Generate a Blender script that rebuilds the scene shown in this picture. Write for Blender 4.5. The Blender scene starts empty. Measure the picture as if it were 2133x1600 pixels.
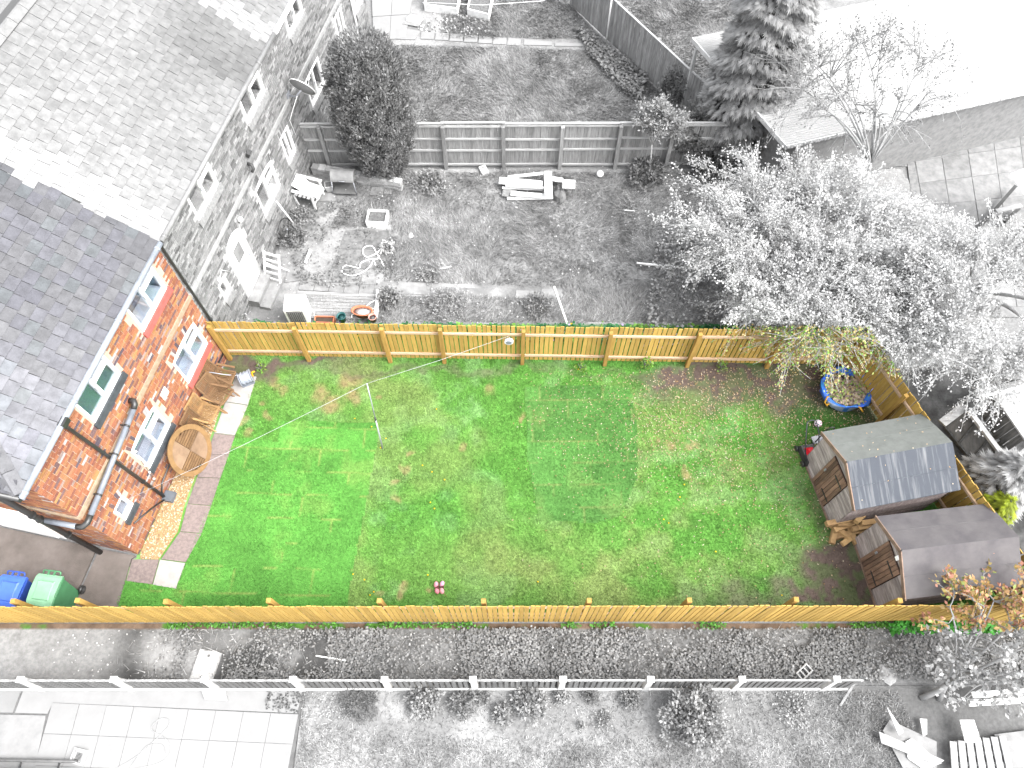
import bpy, math, random
import numpy as np
from mathutils import Vector, Matrix

# ---------------------------------------------------------------- camera, world, sun, exposure
SC = bpy.context.scene
COL = SC.collection
CAM_H, PITCH, FPX, IW, IH = 18.0, math.radians(62.1), 1560.0, 2133.0, 1600.0
cam_d = bpy.data.cameras.new('camera')
cam_d.sensor_width = 36.0
cam_d.lens = FPX / IW * 36.0
cam_d.clip_end = 2000.0
cam = bpy.data.objects.new('camera', cam_d)
COL.objects.link(cam)
cam.location = (0, 0, CAM_H)
cam.rotation_euler = (math.radians(90) - PITCH, 0, 0)
SC.camera = cam

SUN_EL, SUN_AZ = math.radians(54), math.radians(115)      # azimuth clockwise from +Y
world = bpy.data.worlds.new('World')
SC.world = world
world.use_nodes = True
wn, wl = world.node_tree.nodes, world.node_tree.links
wn.clear()
w_out = wn.new('ShaderNodeOutputWorld'); w_bg = wn.new('ShaderNodeBackground')
w_sky = wn.new('ShaderNodeTexSky'); w_hs = wn.new('ShaderNodeHueSaturation')
w_sky.sky_type = 'NISHITA'; w_sky.sun_disc = False
w_sky.sun_elevation = SUN_EL; w_sky.sun_rotation = SUN_AZ
w_sky.air_density = 1.5; w_sky.dust_density = 4.0
w_hs.inputs['Saturation'].default_value = 0.10          # a white overcast sky
w_bg.inputs['Strength'].default_value = 0.15
wl.new(w_sky.outputs[0], w_hs.inputs['Color']); wl.new(w_hs.outputs[0], w_bg.inputs['Color'])
wl.new(w_bg.outputs[0], w_out.inputs['Surface'])
sun_d = bpy.data.lights.new('sun', 'SUN')
sun_d.energy = 0.75; sun_d.angle = math.radians(45); sun_d.color = (1.0, 0.985, 0.96)
sun = bpy.data.objects.new('sun', sun_d)
COL.objects.link(sun)
sun_dir = Vector((math.sin(SUN_AZ) * math.cos(SUN_EL), math.cos(SUN_AZ) * math.cos(SUN_EL), math.sin(SUN_EL)))
sun.rotation_euler = sun_dir.to_track_quat('Z', 'Y').to_euler()
sun.location = sun_dir * 40
vs = SC.view_settings
vs.view_transform = 'Standard'; vs.look = 'None'; vs.gamma = 1.0; vs.use_curve_mapping = False
vs.exposure = 2.34

# ---------------------------------------------------------------- helpers
RNG = np.random.default_rng(7)
random.seed(7)
R = math.radians
FW = np.array([0, math.cos(PITCH), -math.sin(PITCH)]); UP = np.array([0, math.sin(PITCH), math.cos(PITCH)])

def at(px, py, z=0.0):
    """world point at height z seen at photo position (px, py)"""
    d = FW + np.array([1.0, 0, 0]) * (px - IW / 2) / FPX - UP * (py - IH / 2) / FPX
    t = (z - CAM_H) / d[2]
    return Vector((d[0] * t, d[1] * t, z))

def proj(p):
    d = np.array(p, float) - np.array([0, 0, CAM_H]); zz = d @ FW
    return IW / 2 + FPX * d[0] / zz, IH / 2 - FPX * (d @ UP) / zz

def inframe(p, m=15):
    x, y = proj(p)
    return -m < x < IW + m and -m < y < IH + m

def tag(o, label=None, cat=None, group=None, kind=None):
    if label: o['label'] = label
    if cat: o['category'] = cat
    if group: o['group'] = group
    if kind: o['kind'] = kind
    return o

def thing(name, label, cat, loc=(0, 0, 0), rz=0.0, group=None):
    o = bpy.data.objects.new(name, None)
    o.empty_display_size = 0.2
    COL.objects.link(o)
    o.location = loc; o.rotation_euler = (0, 0, rz)
    return tag(o, label, cat, group)

def inst(name, mesh, parent=None, loc=(0, 0, 0), rot=(0, 0, 0), scale=None):
    o = bpy.data.objects.new(name, mesh)
    COL.objects.link(o)
    if parent: o.parent = parent
    o.location = loc; o.rotation_euler = rot
    if scale is not None: o.scale = scale
    return o

BOXF = [(0, 3, 2, 1), (4, 5, 6, 7), (0, 1, 5, 4), (1, 2, 6, 5), (2, 3, 7, 6), (3, 0, 4, 7)]

class MB:
    def __init__(s): s.v = []; s.f = []; s.c = []; s.sm = []
    def add(s, vs, fs, col=None, smooth=False):
        b = len(s.v)
        s.v.extend([tuple(p) for p in vs])
        for f in fs:
            s.f.append(tuple(i + b for i in f)); s.c.append(col); s.sm.append(smooth)
        return s
    def box(s, c, size, rot=None, col=None, taper=1.0):
        x, y, z = size[0] / 2, size[1] / 2, size[2] / 2
        pts = [Vector(p) for p in ((-x, -y, -z), (x, -y, -z), (x, y, -z), (-x, y, -z), (-x * taper, -y * taper, z), (x * taper, -y * taper, z), (x * taper, y * taper, z), (-x * taper, y * taper, z))]
        if rot is not None:
            if not isinstance(rot, Matrix):
                rot = Matrix.Rotation(rot, 3, 'Z') if not isinstance(rot, (tuple, list)) else (Matrix.Rotation(rot[2], 3, 'Z') @ Matrix.Rotation(rot[1], 3, 'Y') @ Matrix.Rotation(rot[0], 3, 'X'))
            pts = [rot @ p for p in pts]
        c = Vector(c)
        return s.add([p + c for p in pts], BOXF, col)
    def bar(s, a, b, w, h, col=None, up=(0, 0, 1)):
        a, b = Vector(a), Vector(b); d = (b - a).normalized(); u = Vector(up)
        sd = d.cross(u)
        if sd.length < 1e-4: sd = d.cross(Vector((1, 0, 0)))
        sd.normalize(); u = sd.cross(d)
        o = [-sd * w / 2 - u * h / 2, sd * w / 2 - u * h / 2, sd * w / 2 + u * h / 2, -sd * w / 2 + u * h / 2]
        return s.add([a + q for q in o] + [b + q for q in o], BOXF, col)
    def hexa(s, pts, col=None): return s.add(pts, BOXF, col)
    def slab(s, poly, z0, z1, col=None):
        n = len(poly)
        a = sum(poly[i][0] * poly[(i + 1) % n][1] - poly[(i + 1) % n][0] * poly[i][1] for i in range(n))
        if a < 0: poly = poly[::-1]
        vs = [(p[0], p[1], z0) for p in poly] + [(p[0], p[1], z1) for p in poly]
        fs = [tuple(range(n, 2 * n)), tuple(range(n - 1, -1, -1))] + [(i, (i + 1) % n, (i + 1) % n + n, i + n) for i in range(n)]
        return s.add(vs, fs, col)
    def tube(s, pts, r, n=8, r1=None, col=None, cap=True, closed=False, smooth=True):
        pts = [Vector(p) for p in pts]; m = len(pts)
        if r1 is None: r1 = r
        vs = []; prev = None
        for i, p in enumerate(pts):
            if closed: d = pts[(i + 1) % m] - pts[i - 1]
            else: d = pts[min(i + 1, m - 1)] - pts[max(i - 1, 0)]
            if d.length < 1e-9: d = Vector((0, 0, 1))
            d.normalize()
            if prev is None:
                a = d.cross(Vector((0, 0, 1)))
                if a.length < 1e-3: a = d.cross(Vector((1, 0, 0)))
            else:
                a = prev - d * prev.dot(d)
                if a.length < 1e-6: a = d.cross(Vector((0, 0, 1)))
            a.normalize(); prev = a; b = d.cross(a)
            rr = r + (r1 - r) * (i / max(1, m - 1))
            for k in range(n):
                t = 2 * math.pi * k / n
                vs.append(p + a * rr * math.cos(t) + b * rr * math.sin(t))
        fs = []
        for i in range(m if closed else m - 1):
            j = (i + 1) % m
            for k in range(n):
                k2 = (k + 1) % n
                fs.append((i * n + k, i * n + k2, j * n + k2, j * n + k))
        s.add(vs, fs, col, smooth)
        if cap and not closed:
            b = len(s.v) - len(vs)
            s.f.append(tuple(b + k for k in range(n - 1, -1, -1))); s.c.append(col); s.sm.append(False)
            s.f.append(tuple(b + (m - 1) * n + k for k in range(n))); s.c.append(col); s.sm.append(False)
        return s
    def lathe(s, prof, n=16, c=(0, 0, 0), col=None, smooth=True, sx=1.0, sy=1.0):
        vs = []; m = len(prof)
        for (r, z) in prof:
            for k in range(n):
                t = 2 * math.pi * k / n
                vs.append((c[0] + r * sx * math.cos(t), c[1] + r * sy * math.sin(t), c[2] + z))
        fs = [(i * n + k, i * n + (k + 1) % n, (i + 1) * n + (k + 1) % n, (i + 1) * n + k) for i in range(m - 1) for k in range(n)]
        if prof[-1][0] > 1e-4: fs.append(tuple((m - 1) * n + k for k in range(n)))
        if prof[0][0] > 1e-4: fs.append(tuple(k for k in range(n - 1, -1, -1)))
        return s.add(vs, fs, col, smooth)
    def mesh(s, name, mat=None):
        me = bpy.data.meshes.new(name)
        me.from_pydata(s.v, [], s.f)
        if any(s.sm): me.polygons.foreach_set('use_smooth', s.sm)
        if any(c is not None for c in s.c):
            at_ = me.attributes.new('col', 'FLOAT_COLOR', 'CORNER')
            arr = np.ones((len(me.loops), 4), np.float32); i = 0
            for f, c in zip(s.f, s.c):
                if c is not None: arr[i:i + len(f), :3] = c
                i += len(f)
            at_.data.foreach_set('color', arr.ravel())
        if mat: me.materials.append(mat)
        me.update()
        return me
    def build(s, name, mat, parent=None, loc=(0, 0, 0), rot=(0, 0, 0)):
        return inst(name, s.mesh(name, mat), parent, loc, rot)

def poly_mesh(name, V, nper, cols, mat):
    """V (n, nper, 3): separate triangles/quads, cols (n, 3): colour of each"""
    n = len(V); me = bpy.data.meshes.new(name)
    me.vertices.add(n * nper); me.loops.add(n * nper); me.polygons.add(n)
    me.vertices.foreach_set('co', np.ascontiguousarray(V, np.float32).ravel())
    me.loops.foreach_set('vertex_index', np.arange(n * nper, dtype=np.int32))
    me.polygons.foreach_set('loop_start', np.arange(n, dtype=np.int32) * nper)
    me.polygons.foreach_set('loop_total', np.full(n, nper, np.int32))
    a = me.attributes.new('col', 'FLOAT_COLOR', 'POINT')
    c4 = np.ones((n, nper, 4), np.float32); c4[:, :, :3] = np.asarray(cols)[:, None, :]
    a.data.foreach_set('color', c4.ravel())
    if mat: me.materials.append(mat)
    me.update(calc_edges=True)
    return me

def norm(a): return a / np.maximum(np.linalg.norm(a, axis=-1, keepdims=True), 1e-9)

def leaf_quads(P, D, N, L, Wd):
    """diamond leaves at P along D, facing N"""
    D = norm(D); S = norm(np.cross(D, N)); L = np.asarray(L)[:, None]; Wd = np.asarray(Wd)[:, None]
    return np.stack([P, P + D * L * .45 + S * Wd / 2, P + D * L, P + D * L * .45 - S * Wd / 2], 1)

def inpoly(x, y, poly):
    r = np.zeros(len(x), bool); n = len(poly); j = n - 1
    for i in range(n):
        xi, yi, xj, yj = poly[i][0], poly[i][1], poly[j][0], poly[j][1]
        if yi != yj:
            r ^= ((yi > y) != (yj > y)) & (x < (xj - xi) * (y - yi) / (yj - yi) + xi)
        j = i
    return r

_lat = np.random.default_rng(3).random((8, 128, 128))
def vn(x, y, sc, seed=0):
    x = np.asarray(x) * sc + seed * 17.3; y = np.asarray(y) * sc + seed * 9.1
    xi = np.floor(x).astype(int); yi = np.floor(y).astype(int); fx = x - xi; fy = y - yi
    fx = fx * fx * (3 - 2 * fx); fy = fy * fy * (3 - 2 * fy); T = _lat[seed % 8]
    a = T[xi % 128, yi % 128]; b = T[(xi + 1) % 128, yi % 128]; c = T[xi % 128, (yi + 1) % 128]; d = T[(xi + 1) % 128, (yi + 1) % 128]
    return (a * (1 - fx) + b * fx) * (1 - fy) + (c * (1 - fx) + d * fx) * fy
def fbm(x, y, sc, seed=0, o=4):
    s = 0; w = 0
    for k in range(o):
        s = s + vn(x, y, sc * 2 ** k, seed + k) * .5 ** k; w += .5 ** k
    return s / w
def sstep(a, b, x):
    t = np.clip((x - a) / (b - a), 0, 1); return t * t * (3 - 2 * t)
def mixc(A, B, t): return A * (1 - t[:, None]) + B * t[:, None]

# ---------------------------------------------------------------- materials
def g(v): return (v, v, v)
_mats = {}
def pm(name, c1, c2=None, sc=6.0, rough=.85, bump=.25, bsc=60.0, rnd=0.0, attr=False, stretch=(1, 1, 1), spec=.25, metal=0.0, lo=.35, hi=.65):
    m = bpy.data.materials.new(name); m.use_nodes = True
    nt = m.node_tree; N, L = nt.nodes, nt.links; N.clear()
    out = N.new('ShaderNodeOutputMaterial'); bs = N.new('ShaderNodeBsdfPrincipled')
    L.new(bs.outputs[0], out.inputs[0])
    bs.inputs['Roughness'].default_value = rough; bs.inputs['Metallic'].default_value = metal
    bs.inputs['Specular IOR Level'].default_value = spec
    tc = N.new('ShaderNodeTexCoord'); oi = N.new('ShaderNodeObjectInfo')
    mu = N.new('ShaderNodeMath'); mu.operation = 'MULTIPLY'; mu.inputs[1].default_value = 37.0
    L.new(oi.outputs['Random'], mu.inputs[0])
    ad = N.new('ShaderNodeVectorMath'); ad.operation = 'ADD'
    L.new(tc.outputs['Object'], ad.inputs[0]); L.new(mu.outputs[0], ad.inputs[1])
    mp = N.new('ShaderNodeMapping'); mp.inputs['Scale'].default_value = stretch
    L.new(ad.outputs[0], mp.inputs[0])
    nz = N.new('ShaderNodeTexNoise'); nz.inputs['Scale'].default_value = sc; nz.inputs['Detail'].default_value = 6; nz.inputs['Roughness'].default_value = .6
    L.new(mp.outputs[0], nz.inputs['Vector'])
    mr = N.new('ShaderNodeMapRange'); mr.inputs[1].default_value = lo; mr.inputs[2].default_value = hi
    L.new(nz.outputs[0], mr.inputs[0])
    mx = N.new('ShaderNodeMix'); mx.data_type = 'RGBA'
    c2 = c2 or tuple(x * .75 for x in c1)
    mx.inputs[6].default_value = (*c1, 1); mx.inputs[7].default_value = (*c2, 1)
    L.new(mr.outputs[0], mx.inputs[0]); cur = mx.outputs[2]
    if attr:
        a = N.new('ShaderNodeAttribute'); a.attribute_name = 'col'
        m2 = N.new('ShaderNodeMix'); m2.data_type = 'RGBA'; m2.blend_type = 'MULTIPLY'; m2.inputs[0].default_value = 1
        L.new(cur, m2.inputs[6]); L.new(a.outputs['Color'], m2.inputs[7]); cur = m2.outputs[2]
    if rnd:
        r2 = N.new('ShaderNodeMapRange'); r2.inputs[3].default_value = 1 - rnd; r2.inputs[4].default_value = 1 + rnd
        L.new(oi.outputs['Random'], r2.inputs[0])
        m3 = N.new('ShaderNodeMix'); m3.data_type = 'RGBA'; m3.blend_type = 'MULTIPLY'; m3.inputs[0].default_value = 1
        L.new(cur, m3.inputs[6]); L.new(r2.outputs[0], m3.inputs[7]); cur = m3.outputs[2]
    L.new(cur, bs.inputs['Base Color'])
    if bump:
        n2 = N.new('ShaderNodeTexNoise'); n2.inputs['Scale'].default_value = bsc; n2.inputs['Detail'].default_value = 4
        L.new(mp.outputs[0], n2.inputs['Vector'])
        bp = N.new('ShaderNodeBump'); bp.inputs['Strength'].default_value = bump; bp.inputs['Distance'].default_value = .02
        L.new(n2.outputs[0], bp.inputs['Height']); L.new(bp.outputs[0], bs.inputs['Normal'])
    _mats[name] = m
    return m

def glass_mat(name, tint):
    m = bpy.data.materials.new(name); m.use_nodes = True
    nt = m.node_tree; N, L = nt.nodes, nt.links; N.clear()
    out = N.new('ShaderNodeOutputMaterial'); mx = N.new('ShaderNodeMixShader')
    tr = N.new('ShaderNodeBsdfTransparent'); tr.inputs[0].default_value = (*tint, 1)
    gl = N.new('ShaderNodeBsdfGlossy'); gl.inputs['Roughness'].default_value = .02
    fl_ = N.new('ShaderNodeLayerWeight'); fl_.inputs[0].default_value = .3
    fr = N.new('ShaderNodeMapRange'); fr.inputs[3].default_value = .07; fr.inputs[4].default_value = .6; L.new(fl_.outputs['Facing'], fr.inputs[0])
    L.new(fr.outputs[0], mx.inputs[0]); L.new(tr.outputs[0], mx.inputs[1]); L.new(gl.outputs[0], mx.inputs[2]); L.new(mx.outputs[0], out.inputs[0])
    return m

M_ATTR = pm('tinted_surface', g(1.0), g(.8), sc=9, bump=.3, bsc=45, attr=True)
M_GROUND = pm('ground_surface', g(1.08), g(.78), sc=14, bump=.5, bsc=30, attr=True, rough=.95, spec=.1)
M_LEAF = pm('leaf_surface', g(1.0), g(.8), sc=3, bump=0, attr=True, rough=.6, spec=.25)
M_GRASS = pm('grass_surface', g(1.05), g(.8), sc=2.5, bump=0, attr=True, rough=.7, spec=.15)
def translucent(m, fac):
    nt = m.node_tree; N, L = nt.nodes, nt.links
    bs = next(n for n in N if n.type == 'BSDF_PRINCIPLED'); out = next(n for n in N if n.type == 'OUTPUT_MATERIAL')
    tl = N.new('ShaderNodeBsdfTranslucent'); mx = N.new('ShaderNodeMixShader'); mx.inputs[0].default_value = fac
    L.new(bs.inputs['Base Color'].links[0].from_socket, tl.inputs[0]); L.new(bs.outputs[0], mx.inputs[1]); L.new(tl.outputs[0], mx.inputs[2]); L.new(mx.outputs[0], out.inputs[0])
translucent(M_LEAF, .3); translucent(M_GRASS, .25)
M_BARK_PALE = pm('pale_bark', g(.40), g(.28), sc=12, bump=.3)
M_BARK = pm('grey_bark', g(.16), g(.09), sc=12, bump=.4)
M_NEWWOOD = pm('new_fence_timber', (.355, .235, .066), (.285, .178, .042), sc=3.5, stretch=(7, 7, .8), rnd=.16, bump=.15)
M_RAIL = pm('pale_rail_timber', (.44, .32, .225), (.33, .23, .15), sc=3, stretch=(.8, 7, 7), rnd=.08)
M_POST = pm('post_timber', (.30, .185, .05), (.23, .135, .034), sc=3, stretch=(7, 7, .8), rnd=.1)
M_GTIMBER = pm('grey_timber', g(.22), g(.13), sc=3, stretch=(8, 8, .8), rnd=.22)
M_GRAIL = pm('grey_rail_timber', g(.34), g(.22), sc=3, stretch=(.8, 8, 8), rnd=.1)
M_WHITE = pm('white_paint', g(.78), g(.70), sc=4, bump=.05, rough=.5)
M_UPVC = pm('white_plastic', g(.80), g(.76), sc=2, bump=0, rough=.3, spec=.5)
M_BLACK = pm('black_plastic', g(.018), g(.03), sc=4, bump=.05, rough=.35, spec=.5)
M_GREYPIPE = pm('blue_grey_plastic', (.15, .165, .19), (.11, .12, .14), sc=5, bump=.05, rough=.4, spec=.4)
M_MORTAR = pm('mortar_cream', (.38, .30, .24), (.32, .25, .195), sc=10)
M_MORTAR_G = pm('mortar_grey', g(.29), g(.24), sc=10)
M_BRICK = pm('brick_surface', g(1.1), g(.85), sc=18, bump=.4, bsc=90, attr=True)
M_SLATE = pm('slate_surface', g(1.1), g(.72), sc=5, bump=.35, bsc=25, attr=True, rough=.6, spec=.3)
M_DARK = pm('dark_interior', (.05, .055, .05), (.03, .035, .03), sc=3, bump=0)
M_ROOM = pm('room_interior', (.3, .32, .36), (.2, .215, .245), sc=1.5, bump=0)
M_ROOM_G = pm('room_interior_grey', g(.3), g(.18), sc=1.5, bump=0)
M_BLIND = pm('green_blind', (.115, .145, .185), (.1, .125, .16), sc=2, bump=0)
M_GLASS = glass_mat('window_glass', (.84, .88, .93)); M_GLASS_G = glass_mat('window_glass_grey', (.85, .85, .85))
M_CONC = pm('pale_concrete', g(.30), g(.25), sc=3, bump=.2)
M_METAL = pm('grey_metal', (.33, .34, .37), (.25, .26, .28), sc=5, bump=.05, rough=.35, metal=.4)
# ---------------------------------------------------------------- setting: ground sheets
def xy(px, py, z=0.0):
    p = at(px, py, z); return (p.x, p.y)

def sheet(name, poly, step, colfn, z, bump=.012, seed=0, mat=None, kind='structure', label=None):
    xs = np.array([p[0] for p in poly]); ys = np.array([p[1] for p in poly])
    nx = int((xs.max() - xs.min()) / step) + 2; ny = int((ys.max() - ys.min()) / step) + 2
    X, Y = np.meshgrid(xs.min() + np.arange(nx) * step, ys.min() + np.arange(ny) * step)
    x, y = X.ravel(), Y.ravel()
    Z = z + (fbm(x, y, 2.2, seed) - .5) * bump
    C = colfn(x, y)
    cx = (X[:-1, :-1] + step / 2).ravel(); cy = (Y[:-1, :-1] + step / 2).ravel()
    keep = inpoly(cx, cy, poly)
    idx = np.arange(nx * ny).reshape(ny, nx)
    F = np.stack([idx[:-1, :-1].ravel(), idx[:-1, 1:].ravel(), idx[1:, 1:].ravel(), idx[1:, :-1].ravel()], 1)[keep]
    me = bpy.data.meshes.new(name)
    used = np.unique(F); remap = -np.ones(nx * ny, int); remap[used] = np.arange(len(used)); F = remap[F]
    co = np.stack([x, y, Z], 1)[used]
    me.vertices.add(len(co)); me.loops.add(F.size); me.polygons.add(len(F))
    me.vertices.foreach_set('co', co.astype(np.float32).ravel())
    me.loops.foreach_set('vertex_index', F.astype(np.int32).ravel())
    me.polygons.foreach_set('loop_start', np.arange(len(F), dtype=np.int32) * 4)
    me.polygons.foreach_set('loop_total', np.full(len(F), 4, np.int32))
    a = me.attributes.new('col', 'FLOAT_COLOR', 'POINT')
    c4 = np.ones((len(co), 4), np.float32); c4[:, :3] = C[used]
    a.data.foreach_set('color', c4.ravel())
    me.materials.append(mat or M_GROUND); me.update(calc_edges=True)
    o = inst(name, me)
    o['kind'] = kind
    if label: o['label'] = label
    return o

def grass(name, poly, dens, h, w, colfn, z=.01, seed=1, maskfn=None, lean=1.0, label=None, cat='grass', dirfn=None, gain=1.25):
    r = np.random.default_rng(seed)
    xs = [p[0] for p in poly]; ys = [p[1] for p in poly]
    n = int((max(xs) - min(xs)) * (max(ys) - min(ys)) * dens)
    x = r.uniform(min(xs), max(xs), n); y = r.uniform(min(ys), max(ys), n)
    k = inpoly(x, y, poly)
    if maskfn is not None: k &= r.random(n) < maskfn(x, y)
    x, y = x[k], y[k]; n = len(x)
    hh = h * r.uniform(.5, 1.3, n) * (.6 + .8 * fbm(x, y, 1.1, seed))
    a = r.uniform(0, 2 * np.pi, n)
    if dirfn is not None: a = dirfn(x, y) + r.normal(0, .7, n)
    ln = hh * lean * r.uniform(.3, 1.2, n); b = a + np.pi / 2 + r.normal(0, .4, n)
    base = np.stack([x, y, np.full(n, z)], 1)
    S = np.stack([np.cos(b), np.sin(b), np.zeros(n)], 1) * (w * r.uniform(.6, 1.4, n) / 2)[:, None]
    T = base + np.stack([np.cos(a) * ln, np.sin(a) * ln, hh], 1)
    C = colfn(x, y) * (gain * r.uniform(.5, 1.55, n))[:, None]
    me = poly_mesh(name, np.stack([base - S, base + S, T], 1), 3, np.clip(C, 0, .9), M_GRASS)
    o = inst(name, me)
    return tag(o, label, cat, kind='stuff')

def ell(x, y, px, py, rx, ry, soft=.5):
    c = xy(px, py); s = 80.0
    d = np.sqrt(((x - c[0]) / (rx / s)) ** 2 + ((y - c[1]) / (ry / s / .88)) ** 2)
    return 1 - sstep(1 - soft, 1 + soft, d)

GARDEN = [(-9.9, 3.30), (-9.06, 4.86), (-7.84, 10.46), (9.08, 10.18), (11.75, 3.30)]
TURF_A = [xy(*p) for p in ((488, 912), (578, 920), (586, 877), (788, 882), (783, 940), (757, 1080), (737, 1180), (722, 1268), (240, 1268), (262, 1209), (368, 1226))]
TURF_B = [xy(*p) for p in ((1093, 806), (1312, 803), (1327, 890), (1328, 995), (1290, 1076), (1240, 1090), (1122, 1083), (1110, 1010), (1100, 960))]
G_BASE = np.array((.075, .19, .035)); G_YEL = np.array((.15, .20, .065)); G_SOIL = np.array((.075, .056, .048)); G_BARE = np.array((.20, .12, .075)); G_DARK = np.array((.025, .085, .015)); G_LITE = np.array((.13, .25, .085))

def lawn_soil(x, y):
    w = fbm(x, y, 1.6, 5) - .5; xx = x + w * 1.2; yy = y + (fbm(x, y, 1.6, 2) - .5) * 1.0
    s = ell(xx, yy, 1590, 800, 260, 55) + ell(xx, yy, 1480, 775, 200, 22) + ell(xx, yy, 1690, 775, 90, 40) + ell(xx, yy, 1740, 1215, 85, 60) + ell(xx, yy, 1790, 1180, 55, 70) + ell(xx, yy, 1600, 1240, 150, 18) * .7
    s = s + ell(xx, yy, 510, 765, 55, 35, .3) + ell(xx, yy, 640, 755, 120, 9) + ell(xx, yy, 1830, 880, 60, 60) * .8 + ell(xx, yy, 900, 770, 350, 9) * .6 + ell(xx, yy, 1700, 1080, 25, 60) * .6
    return np.clip(s, 0, 1)

def lawn_bare(x, y):
    f = fbm(x, y, 2.6, 1, 3); s = np.zeros(len(x))
    for (px, py, r) in ((572, 800, 12), (585, 815, 14), (548, 842, 8), (725, 795, 22), (670, 820, 20), (735, 830, 18), (690, 845, 22), (790, 832, 8), (560, 868, 9), (820, 1010, 7), (843, 978, 11), (856, 950, 7), (825, 1035, 9), (960, 930, 10), (842, 1225, 9), (794, 1240, 8), (836, 1237, 8), (890, 1232, 5), (1440, 930, 12), (1430, 985, 10), (1400, 930, 9), (1370, 925, 7), (1090, 870, 7), (1020, 815, 12), (520, 900, 9), (505, 875, 10)):
        s = np.maximum(s, ell(x + (f - .5) * .3, y + (vn(x, y, 5, 3) - .5) * .25, px, py, r, r * .8, .45))
    return s * (.55 + .5 * vn(x, y, 12, 4))

def lawn_col(x, y):
    n1 = fbm(x, y, .55, 1); n2 = fbm(x, y, 1.7, 3); n3 = fbm(x, y, 5, 2)
    C = np.repeat(G_BASE[None], len(x), 0)
    C = mixc(C, G_LITE, sstep(.5, .72, n2) * .8)
    C = mixc(C, G_YEL, np.clip(sstep(.52, .74, n1) * .55 + ell(x, y, 1400, 1140, 280, 100, .9) * .55 * sstep(.35, .6, n2) + ell(x, y, 1080, 1190, 220, 60, .9) * .4 + ell(x, y, 700, 790, 200, 60, .9) * .35, 0, .9))
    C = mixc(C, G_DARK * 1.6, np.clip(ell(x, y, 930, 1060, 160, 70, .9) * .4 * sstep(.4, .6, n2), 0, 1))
    C = mixc(C, G_DARK, ell(x + (n2 - .5) * .6, y, 1740, 870, 120, 65, .6) * .8)  # shaded grass near the bulk bag, painted in as darker green
    C *= (.82 + .4 * n3)[:, None]
    C = mixc(C, G_BARE, lawn_bare(x, y) * .7)
    C = mixc(C, G_SOIL * (.7 + .6 * n3)[:, None], lawn_soil(x, y) * (.75 + .25 * sstep(.4, .55, n3)))
    return C

def turf_rows(x, y, ang, w, ln, seed):
    c, s = math.cos(ang), math.sin(ang); u = x * c + y * s; v = -x * s + y * c
    row = np.floor(v / w); cell = np.floor(u / ln + row * .43)
    hsh = np.modf(np.abs(np.sin(row * 12.99 + cell * 78.23 + seed) * 43758.5))[0]
    fv = np.abs(v / w - row - .5) * 2; fu = np.abs((u / ln + row * .43) - cell - .5) * 2
    seam = np.maximum(sstep(.90, .99, fv), sstep(.965, .998, fu)) * (vn(x, y, 2.2, 6) > .42)
    return hsh, seam
def turfa_col(x, y):
    h, sm = turf_rows(x, y, -.03, .62, 1.9, 1.0); n3 = fbm(x, y, 4, 2); n2 = fbm(x, y, 1.1, 4)
    C = np.array((.072, .205, .038))[None] * (.86 + .22 * h + .3 * (n3 - .5) + .45 * (n2 - .5))[:, None]
    return mixc(C, np.array((.16, .22, .06)), np.clip(sm * .8 + sstep(.56, .72, n2) * .3, 0, 1))
def turfb_col(x, y):
    h, sm = turf_rows(x, y, 0.02, .60, 1.7, 5.0); n3 = fbm(x, y, 4, 2); n2 = fbm(x, y, 1.1, 4)
    C = np.array((.062, .155, .036))[None] * (.84 + .26 * h + .3 * (n3 - .5) + .5 * (n2 - .5))[:, None]
    return mixc(C, np.array((.14, .18, .06)), np.clip(sm * .7 + sstep(.58, .75, n2) * .25, 0, 1))

mb = MB(); mb.add([(-300, -300, -.04), (300, -300, -.04), (300, 400, -.04), (-300, 400, -.04)], [(0, 1, 2, 3)], g(.16))
tag(mb.build('ground', M_GROUND), kind='structure')
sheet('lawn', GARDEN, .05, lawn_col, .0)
sheet('turf_patch', TURF_A, .05, turfa_col, .018, .004)
sheet('turf_patch', TURF_B, .05, turfb_col, .016, .004)
PATHZ = [(-9.95, 3.3), (-9.25, 3.3), xy(262, 1211), xy(366, 1229), xy(421, 1113), xy(460, 998), xy(490, 909), xy(535, 784), xy(490, 770), (-8.1, 9.9), (-9.06, 4.86)]
notturf = lambda x, y: (~inpoly(x, y, PATHZ) & ~inpoly(x, y, TURF_A) & ~inpoly(x, y, TURF_B)) * (1 - .93 * lawn_soil(x, y)) * (1 - .8 * lawn_bare(x, y))
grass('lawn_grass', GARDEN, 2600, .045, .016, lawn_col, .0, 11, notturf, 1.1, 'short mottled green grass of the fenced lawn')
grass('turf_grass', TURF_A, 2600, .032, .013, turfa_col, .018, 12, None, .9, 'bright green new turf laid beside the patio slabs')
grass('turf_grass', TURF_B, 2600, .032, .013, turfb_col, .016, 13, None, .9, 'darker green turf patch laid in the middle of the lawn')

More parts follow.
